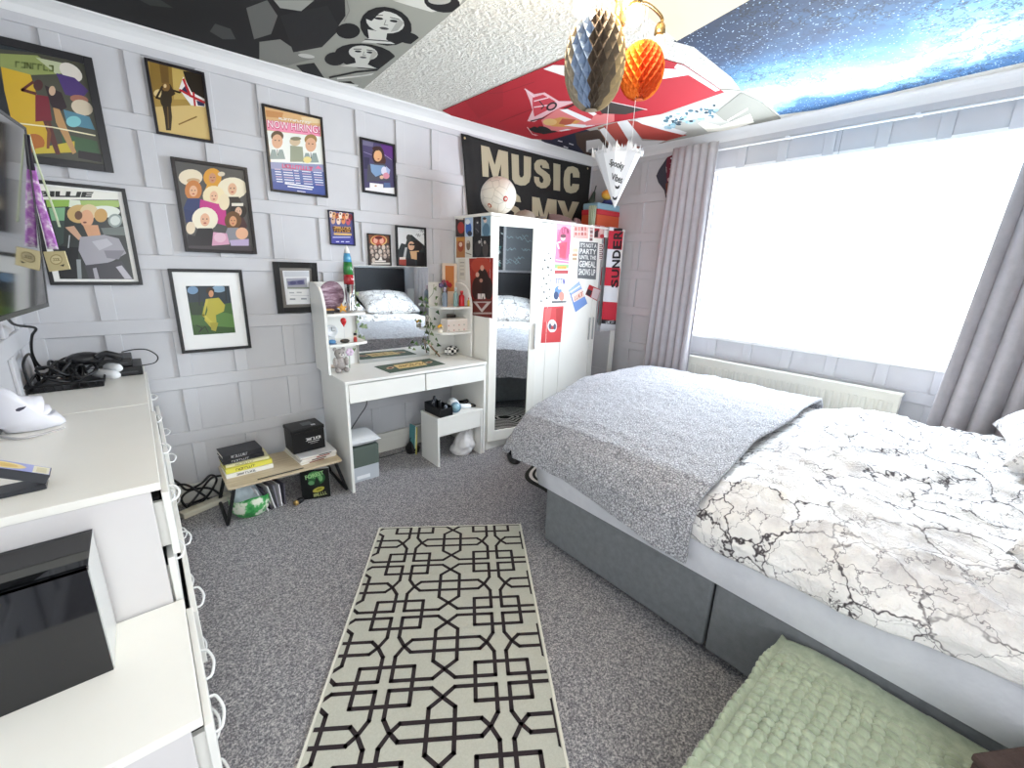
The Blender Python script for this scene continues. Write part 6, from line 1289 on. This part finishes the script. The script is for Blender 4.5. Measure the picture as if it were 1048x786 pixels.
MB().box(x0_+.004, x1_-.004, 2.623, 2.797, zc+.005, zd, M('#8db3c4', .6)).build('blue_top', cbg, bevel=.014, seg=3)
MB().tube(smooth_path([(x1_-.02, 2.63, zd-.004), (x1_+.012, 2.64, zd-.01), (x1_+.03, 2.65, zd-.03), (x1_+.02, 2.65, zd-.045), (x1_+.002, 2.64, zd-.04)], 5), .006, M('#4b4450', .6), 8).build('strap', cbg)
c = ony(622, 201, 2.70); tb2 = thing('sun_hat', (c.x, 2.70, zd), 'navy cloth bundle on top of the cool bag', 'cloth')
MB().ball((c.x, 2.70, zd+.018), (.06, .05, .0175), M('#3c4478', .8), 18, 10).build('fold', tb2); MB().ball((c.x-.01, 2.69, zd+.034), (.045, .04, .012), M('#48508a', .8), 18, 10).build('fold', tb2)
oc = ony(622, 196.5, 2.68); tl = thing('plush_toy', (oc.x-.01, 2.68, zd+.045), 'orange and yellow plush toy on the navy bundle', 'plush toy')
PL = NT('orange_yellow_plush'); v_ = PL.coords(); se = PL.n('SeparateXYZ'); PL.l(v_, se.inputs[0]); PL.col(PL.ramp(se.outputs[2], [(.02, '#e0b54a'), (.06, '#d98a3c'), (.1, '#c9603a')])); PL.rough(.9)
MB().ball((oc.x-.01, 2.68, zd+.085), (.055, .045, .042), PL.m, 20, 12).build('body', tl); MB().ball((oc.x-.045, 2.66, zd+.105), (.018, .014, .016), PL.m, 12, 8).build('ear', tl); MB().ball((oc.x+.025, 2.66, zd+.118), (.018, .014, .014), PL.m, 12, 8).build('ear', tl)
p = ony(603, 200, 2.85); gk = thing('green_umbrella', (p.x, 2.86, ZW), 'dark green folded umbrella leaning in the corner on the wardrobe', 'umbrella')
zt5 = zpx(611, 190, 2.86); A_ = Vector((p.x-.03, 2.86, ZW+.012)); B_ = Vector((ony(611, 190, 2.86).x, 2.87, zt5))
MB().tube([A_, A_.lerp(B_, .1), A_.lerp(B_, .6), A_.lerp(B_, .85)], [.01, .045, .034, .012], M('#48584e', .8), 12).build('canopy', gk); MB().tube([A_.lerp(B_, .84), B_], .005, M('#3a4540', .5), 8).build('shaft', gk)
# fabric pennant pinned to the window wall
K7 = (660, 140, 8.733); wp = Plane((W-.0128, 0, 0), (0, -1, 0), (0, 0, 1)); fw_ = wp.tr(*K7); mb = MB()
o_ = [(205, 185), (250, 165), (280, 175), (275, 330), (245, 400), (215, 500), (210, 555), (190, 548), (178, 480), (125, 410), (105, 350), (130, 295)]
P2 = [fw_(*q_) for q_ in o_]; mb.add([wp.w(u, v, .0) for u, v in P2[::-1]]+[wp.w(u, v, .008) for u, v in P2[::-1]], [tuple(range(12))[::-1], tuple(range(12, 24))]+[(i, (i+1) % 12, 12+(i+1) % 12, 12+i) for i in range(12)], M('#3e3d48', .8))
wp2 = Plane((W-.0211, 0, 0), (0, -1, 0), (0, 0, 1))
art(mb, wp2, fw_, [('p', '#6e2536', [(205, 185), (250, 165), (280, 175), (275, 330), (240, 400), (200, 410), (195, 260)]), ('e', '#c9b3b0', 222, 385, 16, 18), ('p', '#7a4a3a', [(190, 420), (235, 400), (215, 500), (200, 540)]), ('e', '#d9b98a', 205, 515, 9, 14), ('l', '#d8c4c8', 3, [(196, 270), (198, 320)]), ('e', '#b98f9a', 250, 210, 5, 5), ('e', '#b98f9a', 235, 240, 5, 5), ('e', '#b98f9a', 255, 260, 5, 5), ('e', '#b98f9a', 228, 290, 5, 5)], r=.8)
mb.build('bunting_flag', label='maroon and navy cloth pennant pinned beside the left curtain', cat='pennant')
# ================================================================ CLOTHS ON THE CEILING
def ceil_cloth(name, zc, outline, crop, base, shapes, label, cat='tapestry', sag=None, r=.85):
    pl_ = Plane((0, 0, zc), (1, 0, 0), (0, -1, 0)); fn_ = pl_.tr(*crop)
    P = clip_rect([fn_(*q) if not isinstance(q, Vector) else (q.x, -q.y) for q in outline], L+.02, W-.085, -(D-.085), 2.)
    ar = sum(P[i-1][0]*P[i][1]-P[i][0]*P[i-1][1] for i in range(len(P)))
    if ar < 0: P = P[::-1]
    n = len(P); mb = MB(); bm_ = base if not isinstance(base, str) else M(base, r)
    mb.add([pl_.w(u, v, -.003) for u, v in P]+[pl_.w(u, v, 0) for u, v in P], [tuple(range(n))[::-1], tuple(range(n, 2*n))]+[(i, (i+1) % n, n+(i+1) % n, n+i) for i in range(n)], bm_)
    ccx = sum(p[0] for p in P)/n; ccy = sum(p[1] for p in P)/n
    # keep the print inside the cloth: clip each shape by the cloth's own convex hull edges
    def inside_clip(poly):
        for i in range(n):
            a, b = P[i], P[(i+1) % n]
            def sd(q): return (b[0]-a[0])*(q[1]-a[1])-(b[1]-a[1])*(q[0]-a[0])
            o = []
            for k in range(len(poly)):
                p0, p1 = poly[k-1], poly[k]; d0, d1 = sd(p0), sd(p1)
                if (d0 >= 0) != (d1 >= 0): t_ = d0/(d0-d1); o.append((p0[0]+(p1[0]-p0[0])*t_, p0[1]+(p1[1]-p0[1])*t_))
                if d1 >= 0: o.append(p1)
            poly = o
            if len(poly) < 3: return []
        return poly
    sub = MB(); art(sub, pl_, fn_, shapes, h0=.0005, dh=.00002, r=r)
    for f, mi in zip(sub.f, sub.mi):
        pts = [Vector(sub.v[i]) for i in f]; h = (pts[0]-pl_.o).dot(pl_.n); pp_ = [((p-pl_.o).dot(pl_.ux), (p-pl_.o).dot(pl_.uy)) for p in pts]
        pp_ = inside_clip(pp_) if CONV else pp_
        if len(pp_) >= 3: mb.add([pl_.w(u, v, h) for u, v in pp_], [tuple(range(len(pp_)))], sub.mats[mi])
    return mb.build(name, label=label, cat=cat)
CONV = True
KT = (220, 0, 3.743)
bw = [('p', '#1c1c1d', [(-900, -500), (480, -500), (500, 60), (430, 160), (300, 190), (190, 240), (-60, 170), (-1200, -140), (-1200, -500)]), ('p', '#6f706c', [(120, 30), (200, 0), (240, 60), (215, 130), (150, 150)]), ('p', '#8b8c86', [(170, 160), (250, 150), (330, 205), (380, 225), (280, 250), (170, 235)]), ('p', '#a7a8a0', [(225, 0), (380, 0), (330, 42), (250, 30)]), ('p', '#4a4b49', [(0, 90), (60, 110), (80, 150), (30, 150), (-20, 120)]), ('p', '#3a3b3a', [(-400, -60), (-250, 20), (-160, 30), (-300, -60)]), ('p', '#262627', [(250, 60), (430, 20), (480, 110), (410, 180), (300, 200)]), ('e', '#d6d6cf', 350, 214, 32, 8, 8), ('p', '#222223', [(310, 250), (380, 240), (420, 300), (340, 280)]), ('l', '#c9c9c0', 8, [(-330, -150), (-200, -60), (-120, -10)]),
      ('e', '#1a1a1b', 655, 100, 100, 74, 10), ('e', '#1a1a1b', 740, 145, 44, 22, 10), ('e', '#1a1a1b', 510, 118, 46, 30), ('p', '#dcdcd4', [(585, 112), (660, 125), (655, 150), (690, 168), (560, 162), (590, 145)]), ('e', '#dcdcd4', 652, 84, 74, 42, 10), ('p', '#1a1a1b', [(575, 70), (600, 40), (660, 36), (630, 50), (600, 80)]), ('e', '#2a2a2a', 628, 70, 17, 5, 6), ('e', '#2a2a2a', 686, 80, 17, 5, 8), ('l', '#2a2a2a', 3, [(606, 58), (642, 58)]), ('l', '#2a2a2a', 3, [(672, 66), (708, 74)]), ('l', '#8a8a84', 3, [(655, 76), (648, 94), (662, 96)]), ('e', '#4a4a4a', 648, 108, 18, 5, 8), ('p', '#b4b4ac', [(705, 70), (724, 86), (700, 116), (672, 122)]), ('l', '#3a3a3a', 4, [(575, 150), (680, 158)]),
      ('e', '#1a1a1b', 575, 215, 118, 48, 6), ('e', '#1a1a1b', 460, 225, 40, 26), ('p', '#d9d9d0', [(535, 222), (595, 228), (585, 246), (620, 262), (480, 252), (540, 240)]), ('e', '#d9d9d0', 568, 202, 56, 28, 6), ('e', '#2a2a2a', 548, 196, 13, 4, 4), ('e', '#2a2a2a', 594, 200, 13, 4, 6), ('l', '#2a2a2a', 3, [(532, 187), (560, 187)]), ('l', '#2a2a2a', 3, [(582, 190), (610, 194)]), ('l', '#9a9a92', 3, [(571, 198), (567, 210), (577, 211)]), ('e', '#4a4a4a', 568, 219, 13, 3.5, 4), ('p', '#b9b9b0', [(606, 190), (624, 204), (604, 226), (590, 228)]), ('l', '#1d1d1e', 7, [(440, 296), (540, 275), (640, 265)]), ('l', '#e6e6de', 6, [(470, 300), (560, 290), (620, 280)]), ('p', '#1a1a1b', [(440, 315), (520, 310), (560, 340), (480, 332)]), ('l', '#eeeee6', 8, [(480, 318), (560, 330)]), ('l', '#8d8e88', 4, [(505, 0), (515, 40), (495, 80)]),
      ('p', '#dcdcd4', [(680, 0), (960, -20), (930, 30), (830, 45), (760, 25)]), ('e', '#1a1a1b', 870, 8, 70, 38, 10), ('e', '#b9b9b2', 860, 0, 44, 16)]
ceil_cloth('portrait_tapestry', 2.4262, [(-1200, -147), (569, 340), (965, 0), (1500, -420), (300, -900), (-1200, -700)], KT, '#a5a69c', bw, 'black and white tapestry of long haired faces pinned to the ceiling at the left')
KR = (440, 50, 5.617)
mpR = lambda x, y: ((x-440)*5.617, (y-50)*5.617)
pR = lambda *pts: [mpR(*p) for p in pts]
red = [('p', '#a81e2a', [(200, 300), (420, 200), (420, 330), (280, 400)]), ('l', '#8f1c26', 4, [(400, 420), (590, 345)]), ('l', '#8f1c26', 3, [(300, 260), (420, 250), (600, 190)]), ('p', '#eeeaea', pR((556, 70), (562, 66.5), (710, 80), (740, 93), (738, 97), (700, 88), (577, 76))) if False else ('p', '#f0ecec', pR((556, 70.5), (566, 66.5), (704, 71), (709, 76), (660, 83.5), (577, 77.5))),
       ('p', '#f0ecec', pR((694, 64), (704, 69), (748, 93), (738, 97), (707, 78), (690, 69))),
       ('p', '#e7b9bd', [(545, 225), (600, 260), (660, 250), (740, 300), (850, 300), (740, 340), (600, 420), (560, 415), (590, 350), (575, 300)]), ('p', '#c9404c', [(590, 280), (650, 262), (720, 300), (690, 345), (600, 390), (590, 330)]), ('l', '#f1d9db', 6, [(600, 300), (680, 280)]), ('l', '#f1d9db', 6, [(600, 335), (700, 320)]), ('l', '#2a1c1e', 6, [(630, 300), (655, 330), (640, 345)]), ('e', '#2a1c1e', 700, 330, 34, 22, -30), ('e', '#d98a90', 700, 330, 22, 12, -30), ('l', '#2b1a1c', 7, [(580, 415), (660, 395), (830, 318)]), ('l', '#f0d9db', 5, [(545, 230), (600, 275)]),
       ('p', '#e2807e', [(640, 410), (740, 340), (980, 380), (1060, 350), (1060, 440), (740, 520), (660, 460)]), ('p', '#f4f0f0', [(745, 350), (790, 345), (930, 405), (890, 420)]), ('p', '#f4f0f0', [(840, 322), (880, 330), (960, 372), (940, 385)]), ('p', '#c93a42', [(790, 345), (840, 322), (940, 385), (930, 405)]), ('p', '#d79a52', [(655, 415), (760, 390), (870, 415), (800, 450), (700, 445)]), ('e', '#e2b878', 690, 420, 40, 20), ('p', '#b5563c', [(760, 400), (840, 405), (800, 440), (740, 430)]), ('p', '#f4f0f0', [(770, 440), (820, 430), (950, 440), (900, 455)]), ('p', '#f4f0f0', [(740, 470), (790, 460), (860, 470), (800, 485)]),
       ('p', '#1d1a1b', [(565, 460), (600, 445), (660, 465), (720, 470), (760, 485), (700, 510), (660, 490), (600, 480)]), ('e', '#1d1a1b', 660, 470, 46, 22, 20), ('l', '#e9c4c6', 4, [(560, 450), (590, 490), (650, 510), (720, 515)]), ('l', '#d98f94', 5, [(600, 490), (680, 520)]),
       ('p', '#3c342f', pR((612, 110), (622, 104), (660, 112), (640, 117), (616, 116))), ('l', '#e9dcd8', 4, pR((608, 114), (620, 103), (662, 112))), ('l', '#d98a8f', 5, pR((600, 128), (640, 124), (676, 115)))]
ceil_cloth('football_flag', 2.4246, [(72, 357), (230, 440), (500, 516), (700, 522), (1011, 430), mpR(676, 117), mpR(741, 94.6), mpR(700, 67), mpR(640, 50), (760, 62), (640, 114), (400, 215)], KR, '#b3202d', red, 'red football flag with white stripes and a crest pinned to the ceiling', cat='flag')
KU = (600, 60, 5.24)
us = [('p', '#23263d', [(-240, 430), (0, 380), (60, 400), (40, 520), (-40, 540), (-240, 470)]), ('l', '#d5d5de', 6, [(-150, 440), (-130, 445)]), ('l', '#d5d5de', 6, [(-90, 455), (-70, 462)]), ('l', '#d5d5de', 6, [(-120, 470), (-100, 478)]), ('p', '#4c3a30', [(-60, 400), (60, 380), (130, 440), (100, 540), (0, 520), (-50, 460)]), ('p', '#e3e1de', [(0, 440), (70, 430), (110, 480), (60, 500), (0, 500)]), ('e', '#8a8d92', 50, 495, 40, 14), ('p', '#8a5a40', [(60, 370), (150, 350), (180, 460), (120, 470)]),
      ('p', '#e6e4e2', [(70, 380), (120, 360), (190, 480), (150, 500)]), ('p', '#b24c40', [(90, 360), (170, 340), (250, 460), (200, 490)]), ('p', '#e6e4e2', [(165, 340), (230, 320), (300, 440), (420, 440), (330, 480), (240, 460)]), ('p', '#b5443a', [(220, 330), (300, 340), (430, 380), (540, 410), (430, 440), (300, 430)]), ('p', '#e6e4e2', [(255, 325), (340, 330), (540, 395), (520, 410), (420, 385), (300, 350)]), ('p', '#9a4a3a', [(230, 470), (330, 475), (440, 440), (300, 500)]),
      ('p', '#e0ded8', [(270, 320), (400, 300), (700, 240), (690, 300), (430, 350), (380, 350)])]
rnd = random.Random(9)
for k in range(70): us.append(('e', rnd.choice(['#4f6f7c', '#8fb4c0', '#e3ecee', '#35454f', '#a9c4cc']), 420+rnd.random()*280, 0, 13, 8))
for i in range(len(us)-70, len(us)):
    s = us[i]; x = s[2]; us[i] = ('e', s[1], x, 345-(x-420)*.25+rnd.uniform(-32, 32), rnd.uniform(7, 16), rnd.uniform(5, 10))
us += [('p', '#8c8a80', [(690, 290), (830, 180), (1000, 250), (1060, 320), (900, 360), (740, 330)]), ('p', '#efe9d9', [(600, 345), (620, 335), (720, 360), (880, 295), (900, 340), (760, 385), (650, 390)]), ('l', '#efe9dd', 8, [(760, 330), (865, 268)])]
us = us
ceil_cloth('stars_and_stripes_tapestry', 2.4264, [mpR(540, 140) if False else ((545-600)*5.24, (140-60)*5.24), ((605-600)*5.24, (167-60)*5.24), ((652-600)*5.24, (158-60)*5.24), ((700-600)*5.24, (146-60)*5.24), ((800-600)*5.24, (122-60)*5.24), ((766-600)*5.24, (93-60)*5.24), ((700-600)*5.24, (90-60)*5.24), ((600-600)*5.24, (110-60)*5.24)], KU, '#b3b1a8', us, 'tapestry with eagle, stars and red stripes in the far corner of the ceiling')
KG2 = (660, 0, 2.701)
ceil_cloth('night_sky_tapestry', 2.425, [(80, 115), (135, 130), (240, 215), (265, 250), (340, 290), (372, 318), (480, 303), (1048, 172), (1500, 60), (1500, -260), (700, -320), (290, 0)], KG2, GALAXY, [], 'blue night sky tapestry with bare branches on the ceiling above the window')
ceil_cloth('cream_ceiling_panel', 2.4236, [(-60, -60), (12, 52), (88, 114), (290, 0), (420, -90), (120, -160)], KG2, M('#dccfb4', .85), [('l', '#efe6d0', 5, [(12, 52), (88, 114)])], 'plain cream panel on the ceiling between lamp and night sky tapestry', cat='cloth')  # flat cream area on the ceiling with a paler edge line
# ================================================================ CEILING LAMP and hanging paper decorations
LX, LY = 1.30, 1.03
cl = thing('ceiling_lamp', (LX, LY, CE), 'brass ceiling lamp with warm glowing bulbs at the top of the picture', 'lamp')
BR = M('#a58a5c', .25, metal=.9)
MB().lathe([(.001, CE-.001), (.06, CE-.001), (.06, CE-.015), (.03, CE-.035), (.012, CE-.045), (.012, 2.24), (.02, 2.23), (.022, 2.19), (.012, 2.17), (.001, 2.165)][::-1], (LX, LY, 0), BR, 24).build('stem', cl)
bulbs = [onz(595, 3, 2.20), onz(650, 14, 2.19), atd(674, 44, 1.55)]
for i, b in enumerate(bulbs):
    c0_ = Vector((LX, LY, 2.215)); e = Vector((b.x, b.y, b.z+.05)); mid_ = (c0_+e)/2+Vector((0, 0, .045))
    a_ = MB().tube(smooth_path([c0_, mid_, e+Vector((0, 0, .03)), e], 6), .006, BR, 8).build('arm', cl)
    MB().lathe([(.012, .04), (.018, .03), (.02, .008), (.014, .0)][::-1], b+Vector((0, 0, .02)), BR, 16).build('lamp_holder', a_)
    bm_ = M('#ffd9a0', .3, emit=7.) if i < 2 else M('#f2ead8', .15, trans=.4)
    MB().lathe([(.001, -.035), (.014, -.032), (.023, -.02), (.026, -.004), (.02, .014), (.012, .024)], b, bm_, 18).build('bulb', a_, label='glowing warm bulb' if i < 2 else 'unlit pale bulb')
    if i < 2: lamp('bulb_light', 'POINT', b+Vector((0, 0, .045)), 13, (1., .86, .66), shadow_soft_size=.05)
def honeycomb(name, c, rx, rz, cols, label, n=26, tilt=0.):
    g = thing(name, c, label, 'paper decoration', 'honeycomb paper decorations')
    mb = MB(); k = 14; n = 40; C_ = Vector(c)
    def rp(j, i):
        a = 2*PI*(j % n)/n; th = PI*(.05+.90*i/k); rad = math.sin(th)**.85; z = -math.cos(th)
        return C_+Vector((rx*rad*math.cos(a), rx*rad*math.sin(a), rz*z))
    for j in range(n):
        for i in range(1, k):
            if (i+j) % 2: continue
            q = [rp(j, i-1), rp(j+1, i), rp(j, i+1), rp(j-1, i)]
            s_ = (q[0]+q[1]+q[2]+q[3])/4; inn = C_+(s_-C_)*.74; inn.z = s_.z
            mt_ = M(cols[((j % n)*len(cols)//n) % len(cols)], .75)
            for a, b in ((0, 1), (1, 2), (2, 3), (3, 0)): mb.add([q[a], q[b], inn], [(0, 1, 2)], mt_)
    for i, zz_ in ((0, -1), (k, 1)):
        pole = C_+Vector((0, 0, rz*zz_)); ring = [rp(j, i) for j in range(n)]
        mb.add(ring+[pole], [(j, (j+1) % n, n) for j in range(n)], M(cols[0], .75))
    mb.build('paper_cells', g)
    return g
gc = atd(608.5, 64, 1.42); ro = 31/441*1.42; rz_ = 44/441*1.42
honeycomb('honeycomb_ball', gc, ro, rz_, ['#a3947c', '#8a7c6a', '#a2988a', '#988b76', '#a3947c', '#9d927f', '#8495ae', '#54473b', '#6f6252', '#a8946f', '#b8a480', '#b09c7c'], 'large grey and tan honeycomb paper egg hanging below the ceiling lamp')
hg = [o for o in COL.objects if o.name.startswith('honeycomb_ball')][0]
MB().tube([gc+Vector((0, 0, rz_-.005)), Vector((gc.x, gc.y, CE-.0005))], .0016, M('#d8d4c8', .6), 5).build('string', hg)
oc_ = atd(656.5, 73, 1.52); ro2 = 22.5/441*1.52; rz2 = 26/441*1.52
h2 = honeycomb('honeycomb_ball', oc_, ro2, rz2, ['#e2621c', '#d9480f', '#ee7a22', '#d04a10', '#f08a2e'], 'bright orange honeycomb paper ball hanging beside the grey one')
MB().tube([oc_+Vector((0, 0, rz2-.005)), Vector((oc_.x, oc_.y, CE-.0005))], .0016, M('#d8d4c8', .6), 5).build('string', h2)
# white printed paper cone hanging on two threads
ct = atd(632, 157, 1.60); tipc = atd(629, 213, 1.60); rc = 24/441*1.60
cn = thing('paper_cone', ct, 'white pointed paper cone with black lettering and frilled top hanging over the wardrobe', 'paper decoration')
tz_ = tipc.z; cx_, cy_ = ct.x, ct.y
PW = M('#e9e9ec', .45)
ax_r = Vector(AX[0]); 
mb = MB(); top = Vector((cx_, cy_, ct.z)); tip = Vector((tipc.x, tipc.y, tz_))
nn = 12
vsr = [top+Vector((rc*math.cos(2*PI*j/nn), rc*math.sin(2*PI*j/nn), 0)) for j in range(nn)]
mb.add(vsr+[tip], [(j, (j+1) % nn, nn) for j in range(nn)], PW); mb.build('cone', cn)
mb = MB(); rnd = random.Random(6)
for j in range(60):
    a = 2*PI*j/60; r1 = rc*rnd.uniform(.92, 1.12); z0_ = ct.z+rnd.uniform(-.012, .012)
    p0 = Vector((cx_+rc*.98*math.cos(a), cy_+rc*.98*math.sin(a), ct.z-.012)); p1 = Vector((cx_+r1*math.cos(a+.06), cy_+r1*math.sin(a+.06), z0_+.014)); p2 = Vector((cx_+r1*math.cos(a+.14), cy_+r1*math.sin(a+.14), z0_-.006))
    mb.add([p0, p1, p2], [(0, 1, 2)], M('#dedee0', .5))
mb.build('frill', cn)
def cone_pt(x, y, h=.0012):
    """where the sight line of (x,y) meets the cone surface"""
    d = Vector(ray(x, y)); o = Vector(CAM); best = None
    lo = None
    for t_ in np.linspace(1.45, 1.75, 240):
        p = o+d*t_; f = (ct.z-p.z)/(ct.z-tz_); 
        ctr_ = top.lerp(tip, f); rr_ = rc*(1-f)*.985+.0008
        if (Vector((p.x, p.y))-Vector((ctr_.x, ctr_.y))).length <= rr_+h: return p
    return o+d*1.6
K8 = (580, 130, 8.733)
mb = MB()
def conetext(s, q, hx, bold):
    vs_, fs_ = text_tris(s, bold)
    def bl(u, v): return [(q[0][i]*(1-u)+q[1][i]*u)*(1-v)+(q[3][i]*(1-u)+q[2][i]*u)*v for i in (0, 1)]
    P_ = [cone_pt(K8[0]+x/K8[2], K8[1]+y/K8[2]) for x, y in (bl(*v) for v in vs_)]
    mb.add(P_, fs_, M(hx, .5))
conetext('Spooky', [(370, 350), (500, 405), (525, 320), (395, 285)], '#1c1c1e', .02); conetext('Vibes', [(398, 470), (490, 508), (508, 440), (405, 410)], '#1c1c1e', .02)
for x, y in ((452, 540), (430, 640)):
    for sgn in (-1, 1): mb.add([cone_pt(K8[0]+(x+dx*sgn)/K8[2], K8[1]+(y+dy)/K8[2]) for dx, dy in ((0, -6), (22, -22), (18, 4), (6, 14), (0, 12))], [(0, 1, 2, 3, 4)], M('#2a2a2c', .5))
mb.build('lettering', cn)
for s, q in ((-1, (626, 122)), (1, (640, 112))):
    e = top+ax_r*rc*.55*s; e.z = ct.z-.001
    MB().tube([e, Vector((LX+.05+.03*s, LY+.03*s, 2.25)) if False else Vector((e.x*.985, e.y*.985, CE-.0005))], .001, M('#e3e0da', .5), 4).build('thread', cn)
# ================================================================ things on the wall behind the bed head, seen only in the mirrors
pw = Plane((0, YB+.001, 0), (-1, 0, 0), (0, 0, 1))
mb = MB().box(2.55, 2.86, YB, YB+.006, 1.36, 2.1, M('#202226', .6)); rnd = random.Random(8)
pq = Plane((2.86, YB+.0065, 1.36), (-1, 0, 0), (0, 0, 1)); shp = []
for k in range(46):
    x, y = rnd.uniform(.02, .29), rnd.uniform(.02, .72); shp.append(('l', rnd.choice(['#c9d2d2', '#5fb0a6', '#8a9294', '#e3e6e4']), .006, [(x, y), (x+rnd.uniform(-.04, .05), y+rnd.uniform(-.03, .04)), (x+rnd.uniform(-.05, .05), y+rnd.uniform(-.05, .05))]))
art(mb, pq, lambda x, y: (x, y), shp, box=(0, .31, 0, .74)); mb.build('chalk_poster', label='dark poster with chalk scribbles on the wall behind the bed, seen in the wardrobe mirror', cat='poster')
mb = MB().box(2.9, 3.42, YB, YB+.006, 1.36, 2.1, M('#7b8187', .6)); pq = Plane((3.42, YB+.0065, 1.36), (-1, 0, 0), (0, 0, 1)); shp = []
for k in range(16):
    x, y = rnd.uniform(.06, .44), rnd.uniform(.08, .66); shp.append(('l', '#b7d5d8', .006, [(x, y), (x+.03, y+.02), (x+.06, y-.01), (x+.09, y+.02)]))
art(mb, pq, lambda x, y: (x, y), shp, box=(0, .52, 0, .74)); mb.build('grey_poster', label='grey poster with pale handwriting on the wall behind the bed, seen in the wardrobe mirror', cat='poster')
